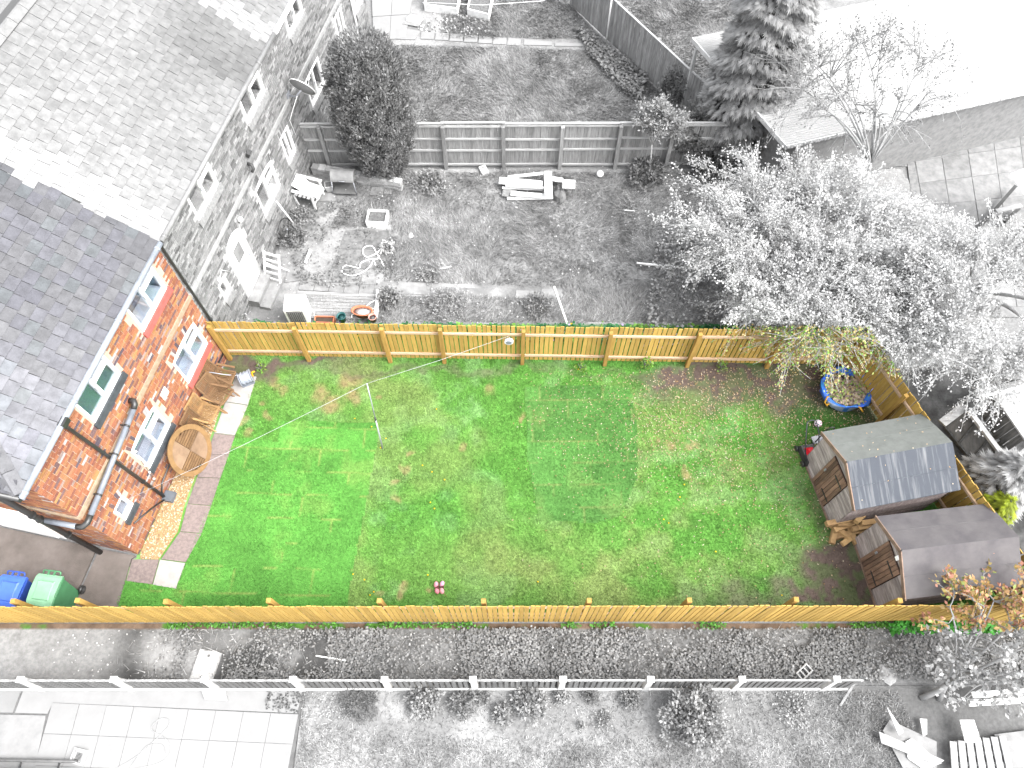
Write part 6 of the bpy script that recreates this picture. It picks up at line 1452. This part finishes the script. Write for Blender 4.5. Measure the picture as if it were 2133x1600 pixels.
def twig_tree(name, label, base, fork, cen, rad, nlimb, nbranch, ntwig, nleaf, lcol, seed, bark, leaf=(.058, .042), trunk_r=.12, twig_len=(.35, .85), droop=.12, shell=.55, zmin=.25, leafname='crown', stems=None, cat='tree', up=0.0):
    r = np.random.default_rng(seed); base = Vector(base); t = thing(name, label, cat, base)
    fork = Vector(fork); cen = np.array(cen, float); rad = np.array(rad, float); B0 = np.array(base)
    tr = MB()
    if stems:
        for s_ in stems: tr.tube([Vector(s_) - base, (Vector(s_).lerp(fork, .5) - base) + Vector((r.uniform(-.1, .1), r.uniform(-.1, .1), 0)), fork - base], trunk_r, 7, trunk_r * .75)
    else: tr.tube([Vector((0, 0, -.05)), (fork - base) * .5 + Vector((r.uniform(-.06, .06), r.uniform(-.06, .06), 0)), fork - base], trunk_r, 8, trunk_r * .75)
    P = np.array(fork); nodes = []
    for i in range(nlimb):
        a = 6.2832 * (i + r.uniform(-.3, .3)) / nlimb; el = r.uniform(-.1, .8)
        e = cen + rad * np.array([math.cos(a) * math.cos(el), math.sin(a) * math.cos(el), math.sin(el)]) * r.uniform(.5, .7)
        mid = (P + e) / 2 + np.array([r.normal(0, .15), r.normal(0, .15), rad[2] * .35])
        pts = bez(P, mid, e, 9); tr.tube([Vector(p) - base for p in pts], trunk_r * .55, 6, trunk_r * .2)
        nodes += [(p, trunk_r * (.5 - .3 * k / 9)) for k, p in enumerate(pts) if k > 2]
    tr.build('trunk', bark, t)
    br = MB(); NP = np.array([n[0] for n in nodes]); tips = []
    for i in range(nbranch):
        v = norm(r.normal(0, 1, 3)); v[2] = abs(v[2]) * 1.0 if r.random() < .7 else v[2]
        e = cen + rad * v * (shell + (1 - shell) * r.random()); e[2] = max(e[2], zmin)
        k = np.argsort(((NP - e) ** 2).sum(1))[r.integers(0, 4)]; s0 = NP[k]
        L = np.linalg.norm(e - s0); mid = (s0 + e) / 2 + r.normal(0, .12, 3) * L + np.array([0, 0, L * (.18 + up)])
        pts = bez(s0, mid, e, 7); br.tube([Vector(p) - base for p in pts], min(.022, nodes[k][1] * .8), 4, .007, cap=False)
        tips += [(pts[j], pts[j] - pts[j - 1]) for j in range(2, 7)]
    LP, LD = [], []
    for i in range(ntwig):
        p, d = tips[r.integers(0, len(tips))]; d = norm(norm(d) * .8 + r.normal(0, .55, 3) + norm((p - cen) / rad) * .5 + np.array([0, 0, .25 + up]))
        L = r.uniform(*twig_len); e = p + d * L + np.array([0, 0, -droop * L * L * 2]); e[2] = max(e[2], zmin)
        mid = (p + e) / 2 + r.normal(0, .06, 3) + np.array([0, 0, .06]); pts = bez(p, mid, e, 4)
        br.tube([Vector(q) - base for q in pts], .008, 3, .004, cap=False)
        u = r.random(nleaf) ** .8; A = np.array(pts); idx = np.minimum((u * 3).astype(int), 2); f = (u * 3 - idx)[:, None]
        LP.append(A[idx] * (1 - f) + A[idx + 1] * f + r.normal(0, .045, (nleaf, 3))); LD.append(np.repeat(d[None], nleaf, 0))
    tag(br.build('branches', bark, t), kind='stuff')
    LP = np.concatenate(LP); LD = norm(np.concatenate(LD) + r.normal(0, .8, LP.shape)); n = len(LP)
    N = norm(r.normal(0, .6, (n, 3)) + np.array([0, 0, .9])); sc = r.uniform(.6, 1.35, n)
    tag(inst(leafname, poly_mesh(leafname, leaf_quads(LP - B0, LD, N, leaf[0] * sc, leaf[1] * sc), 4, lcol(LP, r), M_LEAF), t), kind=None)
    return t

def gleaf(lo, hi):
    def f(P, r):
        v = lo + (hi - lo) * r.random(len(P)) ** 1.2; return np.repeat(v[:, None], 3, 1)
    return f
def plane_side(p, a, b):
    """positive on the garden side of the plane through the viewpoint and the fence top line a-b"""
    c = np.array([0, 0, CAM_H]); n = np.cross(np.array(a) - c, np.array(b) - c); return (p - c) @ n
GCEN = np.array([0, 7, .5])
def seen_over_garden(P):  # points seen over the fenced garden, where leaves keep their colour
    ok = np.ones(len(P), bool)
    for a, b in (((-7.9, 10.55, 1.78), (9.1, 10.25, 1.78)), ((9.12, 10.2, 1.78), (11.7, 3.3, 1.78))):
        ok &= plane_side(P, a, b) * plane_side(GCEN[None], a, b)[0] > 0
    return ok
GREENS = np.array([(.20, .33, .07), (.30, .36, .10), (.13, .27, .05), (.40, .30, .13), (.46, .38, .2), (.36, .26, .12)])
def tree_col(lo, hi):
    def f(P, r):
        v = lo + (hi - lo) * r.random(len(P)) ** 1.1; C = np.repeat(v[:, None], 3, 1)
        k = seen_over_garden(P); C[k] = GREENS[r.integers(0, 6, k.sum())] * r.uniform(.8, 1.15, (k.sum(), 1)); return C
    return f
twig_tree('blossom_tree', 'large spreading pale tree in young leaf behind the right end of the fence', (7.7, 13.2, 0), (7.75, 13.1, 1.1), (7.7, 12.6, 1.9), (4.0, 3.2, 1.9), 13, 340, 4000, 20, tree_col(.34, .58), 101, M_BARK_PALE, trunk_r=.15, zmin=.3, shell=.35)
twig_tree('blossom_tree', 'pale twiggy tree overhanging the fence corner above the blue bag', (9.6, 11.2, 0), (9.6, 11.1, 1.3), (8.6, 10.4, 2.1), (3.2, 1.8, 1.1), 11, 210, 1800, 16, tree_col(.34, .58), 102, M_BARK_PALE, trunk_r=.10, zmin=.6, shell=.4)
twig_tree('blossom_tree', 'pale twiggy tree at the right edge above the old timber frame', (12.3, 11.6, 0), (12.2, 11.5, 1.5), (11.6, 10.2, 2.4), (2.8, 2.9, 1.4), 10, 190, 1900, 16, tree_col(.36, .58), 103, M_BARK_PALE, trunk_r=.12, zmin=.5)
twig_tree('bare_tree', 'thin nearly bare tree standing against the bright white roof', (10.4, 15.0, 0), (10.0, 15.2, 2.4), (9.2, 16.2, 4.1), (2.9, 2.1, 1.6), 12, 180, 800, 5, gleaf(.14, .28), 104, pm('mid_bark', g(.3), g(.22)), trunk_r=.07, twig_len=(.3, .7), zmin=1.5, up=.12)
# overhanging sprays of the corner tree
r = np.random.default_rng(105)
# thin tree with leafy head in front of the older fence
twig_tree('small_tree', 'slim little tree with pale leafy head in front of the older fence', (4.30, 17.30, 0), (4.30, 17.28, 1.1), (4.35, 17.25, 1.95), (.72, .55, .72), 6, 45, 330, 14, gleaf(.14, .42), 106, M_BARK_PALE, (.085, .05), .03, (.15, .4), shell=.3, zmin=1.0)

def lumpy(name, rad_fn, H, nz, na, col, mat, t):
    m = MB(); vs = []
    for j in range(nz + 1):
        z = H * j / nz
        for k in range(na): a = 6.2832 * k / na; q = rad_fn(z / H, a); vs.append((q * math.cos(a), q * math.sin(a), z))
    m.add(vs, [(j * na + k, j * na + (k + 1) % na, (j + 1) * na + (k + 1) % na, (j + 1) * na + k) for j in range(nz) for k in range(na)] + [tuple(nz * na + k for k in range(na))], col); return m.build(name, mat, t)

def column_yew(label, base, H, R0, n, seed):
    r = np.random.default_rng(seed); t = thing('columnar_yew', label, 'tree', base)
    prof = lambda u: R0 * (np.interp(u, [0, .12, .35, .6, .8, .93, 1.0], [.42, .70, .95, 1.0, .96, .83, .52]))
    tr = MB(); tr.tube([(0, 0, 0), (.02, 0, H * .5), (0, 0, H * .9)], .09, 7, .02); tr.build('trunk', M_BARK, t)
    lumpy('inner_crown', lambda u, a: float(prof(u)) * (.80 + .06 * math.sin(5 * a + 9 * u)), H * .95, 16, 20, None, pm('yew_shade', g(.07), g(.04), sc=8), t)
    u = r.random(n) ** .95; a = r.uniform(0, 6.2832, n); lump = 1 + .10 * np.sin(7 * a + 5 * np.sin(u * 12)) + .07 * np.sin(13 * a - 21 * u)
    top = r.random(n) < .10; u = np.where(top, 1.0, u); rr = prof(u) * lump * (.84 + .17 * r.random(n)); rr = np.where(top, R0 * .52 * np.sqrt(r.random(n)), rr)
    P = np.stack([rr * np.cos(a), rr * np.sin(a), u * H * (1 - .02 * r.random(n)) + np.where(top, .12 * r.random(n), 0)], 1)
    out = np.stack([np.cos(a), np.sin(a), np.zeros(n)], 1); depth = (rr / np.maximum(prof(u) * lump, .01) - .84) / .17
    V, C = [], []
    for k in range(4):
        D = norm(out * r.uniform(.15, .8, (n, 1)) + np.array([0, 0, 1.0]) + r.normal(0, .3, (n, 3))); L = r.uniform(.06, .125, n)
        V.append(leaf_quads(P + r.normal(0, .03, (n, 3)), D, norm(out + r.normal(0, .5, (n, 3)) + np.array([0, 0, .4])), L, L * .38)); v = r.uniform(.12, .34, n)
        C.append(np.repeat(v[:, None], 3, 1))
    inst('crown', poly_mesh('crown', np.concatenate(V), 4, np.concatenate(C), M_LEAF), t); return t
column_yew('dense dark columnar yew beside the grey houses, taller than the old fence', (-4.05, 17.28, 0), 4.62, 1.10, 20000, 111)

def conifer(label, base, H, R0, n, seed, name='tall_conifer', lo=.11, hi=.30, colf=None, spray=.30):
    r = np.random.default_rng(seed); t = thing(name, label, 'conifer', base)
    tr = MB(); tr.tube([(0, 0, 0), (0, 0, H * .95)], .11 * R0, 7, .02); tr.build('trunk', M_BARK, t)
    prof = lambda u: R0 * np.interp(u, [0, .1, .3, .6, .85, 1], [.7, 1, 1.0, .78, .42, .05])
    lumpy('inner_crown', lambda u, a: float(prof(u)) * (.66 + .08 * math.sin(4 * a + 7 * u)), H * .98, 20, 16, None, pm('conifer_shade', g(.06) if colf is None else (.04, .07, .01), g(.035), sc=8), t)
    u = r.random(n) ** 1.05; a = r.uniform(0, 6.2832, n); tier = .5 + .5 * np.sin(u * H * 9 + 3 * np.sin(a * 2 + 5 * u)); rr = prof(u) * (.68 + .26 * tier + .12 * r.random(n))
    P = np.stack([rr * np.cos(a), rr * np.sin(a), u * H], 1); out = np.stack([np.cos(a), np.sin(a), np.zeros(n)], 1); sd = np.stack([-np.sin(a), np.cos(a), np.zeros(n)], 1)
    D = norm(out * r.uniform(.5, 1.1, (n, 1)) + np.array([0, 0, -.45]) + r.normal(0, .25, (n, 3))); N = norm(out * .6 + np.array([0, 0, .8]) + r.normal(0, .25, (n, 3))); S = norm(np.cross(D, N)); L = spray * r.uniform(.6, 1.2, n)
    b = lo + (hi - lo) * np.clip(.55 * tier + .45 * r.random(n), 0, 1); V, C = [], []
    for k in range(-3, 4):
        an = k * .30; d2 = norm(D * math.cos(an) + S * math.sin(an) + np.array([0, 0, -.05 * abs(k)])); ln = L * (1 - .13 * abs(k))
        V.append(leaf_quads(P + D * (L * .08 * (3 - abs(k)))[:, None], d2, N, ln, ln * .17)); vv = b * r.uniform(.85, 1.15, n)
        C.append(np.repeat(vv[:, None], 3, 1) if colf is None else colf(vv, r))
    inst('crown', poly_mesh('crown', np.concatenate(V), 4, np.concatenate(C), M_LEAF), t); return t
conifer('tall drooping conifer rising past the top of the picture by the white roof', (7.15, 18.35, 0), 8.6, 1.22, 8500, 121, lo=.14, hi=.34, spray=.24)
conifer('grey feathery conifer at the right edge below the old timber frame', (11.75, 6.35, 0), 2.2, .75, 1500, 122, 'feathery_conifer', .16, .40, None, .20)
def ycol(v, r): return np.stack([v * 1.7, v * 2.1, v * .12], 1)
conifer('small bright yellow green conifer poking over the slanting fence', (11.35, 5.62, 0), 1.75, .5, 1000, 123, 'golden_conifer', .05, .17, ycol, .13)

def shrub(name, label, base, rad, H, n, size, lo, hi, seed, cat='shrub', core=.6, colf=None, up=.3, rosette=1):
    r = np.random.default_rng(seed); t = thing(name, label, cat, base)
    st = MB()
    for k in range(5): a = 6.2832 * k / 5 + r.random(); st.tube([(0, 0, 0), (rad * .4 * math.cos(a), rad * .4 * math.sin(a), H * .45), (rad * .7 * math.cos(a), rad * .7 * math.sin(a), H * .75)], .018, 5, .006)
    st.build('stems', M_BARK, t)
    a = r.uniform(0, 6.2832, n); el = np.arcsin(r.uniform(-.15, 1, n)); lump = 1 + .18 * np.sin(3 * a + 4 * el + seed) + .12 * np.sin(7 * a - 5 * el)
    q = (core + (1 - core) * r.random(n)) * lump
    P = np.stack([rad * q * np.cos(a) * np.cos(el), rad * q * np.sin(a) * np.cos(el), H * .35 + H * .62 * q * np.sin(el)], 1); P[:, 2] = np.maximum(P[:, 2], .03)
    out = norm(np.stack([np.cos(a) * np.cos(el), np.sin(a) * np.cos(el), np.sin(el) + up], 1)); V, C = [], []
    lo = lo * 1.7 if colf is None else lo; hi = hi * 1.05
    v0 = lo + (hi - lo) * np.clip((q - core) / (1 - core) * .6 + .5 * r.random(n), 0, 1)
    for k in range(rosette):
        D = norm(out + r.normal(0, .7, (n, 3))) if rosette > 1 else norm(out + r.normal(0, .9, (n, 3)))
        L = size * r.uniform(.7, 1.3, n); V.append(leaf_quads(P, D, norm(out + r.normal(0, .45, (n, 3)) + np.array([0, 0, .5])), L, L * .6)); vv = v0 * r.uniform(.8, 1.2, n)
        C.append(np.repeat(vv[:, None], 3, 1) if colf is None else colf(vv, P, r))
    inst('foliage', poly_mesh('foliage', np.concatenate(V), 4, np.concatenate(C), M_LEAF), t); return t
g0 = lambda px, py: (at(px, py).x, at(px, py).y, 0)
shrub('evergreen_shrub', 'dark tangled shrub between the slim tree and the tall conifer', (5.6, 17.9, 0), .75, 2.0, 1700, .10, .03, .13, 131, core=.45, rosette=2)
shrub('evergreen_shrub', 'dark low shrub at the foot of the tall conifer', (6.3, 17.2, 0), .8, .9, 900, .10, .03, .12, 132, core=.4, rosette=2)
shrub('leafy_shrub', 'low broad leaved shrub at the foot of the slim tree', g0(1345, 365), .62, .5, 420, .11, .06, .2, 133, rosette=2)
shrub('climbing_shrub', 'dark climber bunched over the far board fence corner', (5.45, 20.3, 0), .55, 1.5, 700, .09, .03, .16, 134, rosette=2)
shrub('leafy_clump', 'rounded clump of broad grey leaves beside the low brick wall', g0(895, 385), .5, .25, 520, .09, .1, .26, 135, rosette=2)
shrub('flowering_clump', 'pale flowering clump in the rough grass above the stepping stones', g0(895, 570), .42, .2, 420, .05, .12, .34, 136, rosette=2)
shrub('flowering_clump', 'pale bushy clump just behind the new fence, middle left', g0(930, 634), .6, .22, 700, .05, .12, .34, 137, rosette=2)
shrub('leafy_clump', 'dark leaved clump behind the new fence near the leaning stake', g0(1118, 640), .42, .24, 420, .06, .07, .26, 138, rosette=2)
shrub('potted_bush', 'small dark bush at the end of the plank deck', g0(812, 628), .34, .45, 300, .08, .04, .28, 139, rosette=2)
shrub('wall_shrub', 'dark spreading shrub along the grey wall below the wheel', g0(612, 500), .42, .45, 520, .08, .05, .24, 140, rosette=2)
shrub('wall_shrub', 'grey weedy shrub between the white armchair and the wheel', g0(628, 458), .34, .35, 350, .07, .07, .28, 141, rosette=2)
shrub('bare_shrub', 'pale twiggy plant at the foot of the grey wall by the fence', g0(500, 655), .35, .4, 90, .06, .2, .4, 142)
shrub('leafy_clump', 'white flowered weeds beside the looped hose', g0(808, 520), .22, .25, 160, .06, .15, .5, 143, rosette=2)
FG = 'shrubs along the low slatted fence'
for (px, py, ra, H, n, sz, lo, hi, lb) in ((885, 1462, .36, .5, 330, .11, .1, .34, 'pale spreading shrub below the slatted fence, left of middle'), (965, 1468, .30, .4, 280, .09, .09, .28, 'grey shrub just right of the pale spreading one'), (1005, 1455, .16, .3, 110, .09, .1, .3, 'small leafy tuft between two grey shrubs'), (1105, 1468, .36, .5, 330, .12, .12, .36, 'round shrub with pale leaf rosettes in the middle bed'), (1046, 1488, .2, .35, 150, .11, .12, .34, 'small rosette plant left of the round shrub'), (1170, 1452, .17, .3, 130, .08, .12, .4, 'small pale plant right of the round shrub'), (1228, 1448, .2, .25, 130, .07, .05, .25, 'low dark plant under the slatted fence post'), (1255, 1500, .22, .15, 90, .07, .12, .4, 'flat open ring of pale weed on bare soil'), (1312, 1458, .2, .3, 170, .09, .12, .3, 'grey leafy plant left of the big bush'), (752, 1462, .42, .3, 560, .06, .05, .2, 'low dark mat plant near the patio corner'), (1210, 1512, .08, .2, 40, .07, .1, .35, 'tiny weed on the bare soil')):
    o = shrub('bed_shrub', lb, g0(px, py), ra, H * .8, int(n * 1.6), sz * .68, lo, hi * .8, int(px), rosette=2); o['group'] = FG
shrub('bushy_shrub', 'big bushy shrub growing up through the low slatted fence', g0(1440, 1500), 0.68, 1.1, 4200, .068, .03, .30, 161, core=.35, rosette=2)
shrub('grass_clump', 'pale seeded grass clump in the front lawn right of the big bush', g0(1650, 1475), .4, .2, 420, .06, .14, .32, 162)
# self-seeded greenery at the foot of the back fence
def greenc(v, P, r): k = r.random(len(v)); return np.stack([v * (.5 + .5 * k), v * 1.25, v * (.18 + .25 * (k > .8))], 1)
shrub('fence_weed', 'green creeper growing up the back fence below a rail', (3.65, 10.0, 0), .14, .62, 130, .07, .10, .26, 171, colf=greenc)
for i, (x, h, lb) in enumerate(((5.75, .35, 'green weed at the foot of the back fence near the soil'), (1.9, .3, 'small green weed at the foot of the back fence'), (-6.9, .2, 'little green weed in the soil corner by the chairs'))): shrub('fence_weed', lb, (x, 10.0, 0), .15, h, 70, .06, .1, .26, 172 + i, colf=greenc)
# strip of plants behind the back fence
def cover(name, label, poly, n, size, h, colf, seed, maskf=None, z=.03, tilt=.5, cat='plants'):
    r = np.random.default_rng(seed); xs = [p[0] for p in poly]; ys = [p[1] for p in poly]
    x = r.uniform(min(xs), max(xs), n); y = r.uniform(min(ys), max(ys), n); k = inpoly(x, y, poly)
    if maskf is not None: k &= r.random(n) < maskf(x, y)
    x, y = x[k], y[k]; n = len(x); hh = h * (.3 + 1.2 * fbm(x, y, 1.4, seed)) * r.random(n)
    P = np.stack([x, y, z + hh], 1); a = r.uniform(0, 6.2832, n); D = np.stack([np.cos(a), np.sin(a), r.uniform(-.2, .3, n)], 1); N = norm(np.stack([r.normal(0, tilt, n), r.normal(0, tilt, n), np.ones(n)], 1)); L = size * r.uniform(.6, 1.35, n)
    return tag(inst(name, poly_mesh(name, leaf_quads(P, D, N, L, L * .8), 4, colf(x, y, hh / h, r), M_LEAF)), label, cat, kind='stuff')
def stripc(x, y, u, r):
    A = np.array([(.08, .24, .03), (.05, .18, .04), (.14, .30, .05), (.03, .15, .05), (.2, .3, .12)]); k = np.clip((fbm(x, y, 1.2, 2) * 7 - 1).astype(int), 0, 4); C = A[k] * r.uniform(.5, 1.2, (len(x), 1))
    fl_ = r.random(len(x)) < .015; C[fl_] = np.array([(.6, .45, .02), (.4, .3, .55)])[r.integers(0, 2, fl_.sum())]; return C
cover('border_plants', 'bright green border plants just behind the back fence', [(-7.4, 11.05), (-7.3, 11.46), (-6.2, 11.46), (-4.2, 11.40), (6.2, 11.30), (7.4, 10.9), (7.4, 10.7)], 9000, .085, .24, stripc, 181, lambda x, y: .25 + .75 * (fbm(x, y, .9, 4) > .42))
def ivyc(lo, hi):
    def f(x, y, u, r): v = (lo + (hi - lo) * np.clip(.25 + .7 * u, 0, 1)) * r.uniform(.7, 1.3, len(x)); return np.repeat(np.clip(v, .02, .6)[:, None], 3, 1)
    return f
lane_m = lambda x, y: sstep(-8.6, -7.2, x) * np.where(x < -4.2, .30 * sstep(.5, .6, fbm(x, y, 1.2, 2)) + .5 * sstep(2.35, 2.05, y), .18 + .82 * sstep(.42, .56, fbm(x, y, 1.2, 3))) * (1 - np.clip(ell(x, y, 430, 1388, 40, 45, .3), 0, 1)) * sstep(3.14, 3.05, y)
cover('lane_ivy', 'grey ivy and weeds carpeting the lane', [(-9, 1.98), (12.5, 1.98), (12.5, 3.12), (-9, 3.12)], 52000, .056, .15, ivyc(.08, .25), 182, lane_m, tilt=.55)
grass('lane_straw', [(-9, 2.0), (12, 2.0), (12, 3.1), (-9, 3.1)], 45, .14, .014, lambda x, y: np.repeat((.16 + .12 * fbm(x, y, 2, 1))[:, None], 3, 1), .04, 183, None, 1.8, 'dry stalks lying over the lane ivy')
def lgreen(x, y, u, r): return np.array((.06, .17, .025))[None] * r.uniform(.4, 1.7, (len(x), 1))
cover('lane_weeds', 'green weeds at the foot of the near fence boards', [(-8, 3.12), (12, 3.12), (12, 3.23), (-8, 3.23)], 2600, .06, .10, lgreen, 184, lambda x, y: (fbm(x, y, 1.0, 5) > .5) * .9)
cover('lane_weeds', 'bright green leafy weeds below the near fence under the maple', [(8.7, 3.02), (11.2, 3.02), (11.2, 3.24), (8.7, 3.24)], 900, .09, .16, lambda x, y, u, r: np.array((.05, .25, .03))[None] * r.uniform(.5, 1.3, (len(x), 1)), 185)
IV = [xy(*q) for q in ((1195, 60), (1225, 75), (1260, 95), (1350, 165), (1330, 215), (1290, 190), (1230, 120))]
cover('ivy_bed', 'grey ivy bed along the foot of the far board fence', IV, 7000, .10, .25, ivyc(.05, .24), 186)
cover('soil_weeds', 'weeds scattered over the mossy paving by the grey house', [xy(*q) for q in ((590, 440), (820, 400), (830, 600), (620, 600))], 3800, .06, .12, ivyc(.06, .22), 187, lambda x, y: .15 + .85 * (fbm(x, y, 1.6, 4) > .55))
cover('daisy_heads', 'tiny white flower heads dotted through the rough grass', NLAWN, 900, .05, .12, lambda x, y, u, r: np.repeat(np.full(len(x), .42)[:, None], 3, 1), 188, lambda x, y: (x < 6) * 1.0, z=.06)
cover('daisy_heads', 'tiny white flower heads and petals dotted over the lane', [(-10.5, 1.98), (12, 1.98), (12, 3.05), (-10.5, 3.05)], 420, .045, .12, lambda x, y, u, r: np.repeat(np.full(len(x), .42)[:, None], 3, 1), 189, z=.05)
cover('patio_debris', 'dark leaf specks at the right end of the white patio', [xy(*q) for q in ((560, 1437), (632, 1440), (622, 1486), (550, 1480))], 260, .05, .02, lambda x, y, u, r: np.repeat(r.uniform(.05, .2, len(x))[:, None], 3, 1), 190, z=.035)
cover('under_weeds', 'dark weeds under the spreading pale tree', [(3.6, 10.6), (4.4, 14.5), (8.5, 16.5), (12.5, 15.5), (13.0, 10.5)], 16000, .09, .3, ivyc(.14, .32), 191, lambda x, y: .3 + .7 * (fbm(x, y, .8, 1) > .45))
cover('seed_litter', 'pale litter and pebbles on the bed by the patio corner', [xy(*q) for q in ((632, 1445), (740, 1445), (730, 1500), (628, 1500))], 260, .04, .03, lambda x, y, u, r: np.repeat(r.uniform(.15, .42, len(x))[:, None], 3, 1), 192)
# maple at the bottom right: grey low down, copper where it rises over the new fence
COP = np.array([(.34, .20, .08), (.40, .24, .12), (.26, .2, .06), (.36, .17, .12), (.20, .24, .07), (.42, .30, .14)])
def maple_col(P, r):
    v = .18 + .27 * r.random(len(P)); C = np.repeat(v[:, None], 3, 1)
    a, b = (-12, 3.1, 0), (13, 3.1, 0); k = plane_side(P, a, b) * plane_side(np.array([[0, 7, .5]]), a, b)[0] > 0
    C[k] = COP[r.integers(0, 6, k.sum())] * r.uniform(.8, 1.15, (k.sum(), 1)); return C
twig_tree('maple_tree', 'young maple with copper leaves above the fence at the bottom right', (9.3, 1.75, 0), (9.45, 1.85, .55), (10.0, 2.55, 1.75), (1.9, 1.6, 1.3), 10, 70, 230, 19, maple_col, 201, pm('maple_bark', g(.24), g(.15)), (.10, .066), .07, (.25, .6), shell=.35, zmin=.3, up=.2, stems=[(9.1, 1.62, 0), (9.5, 1.6, 0)])
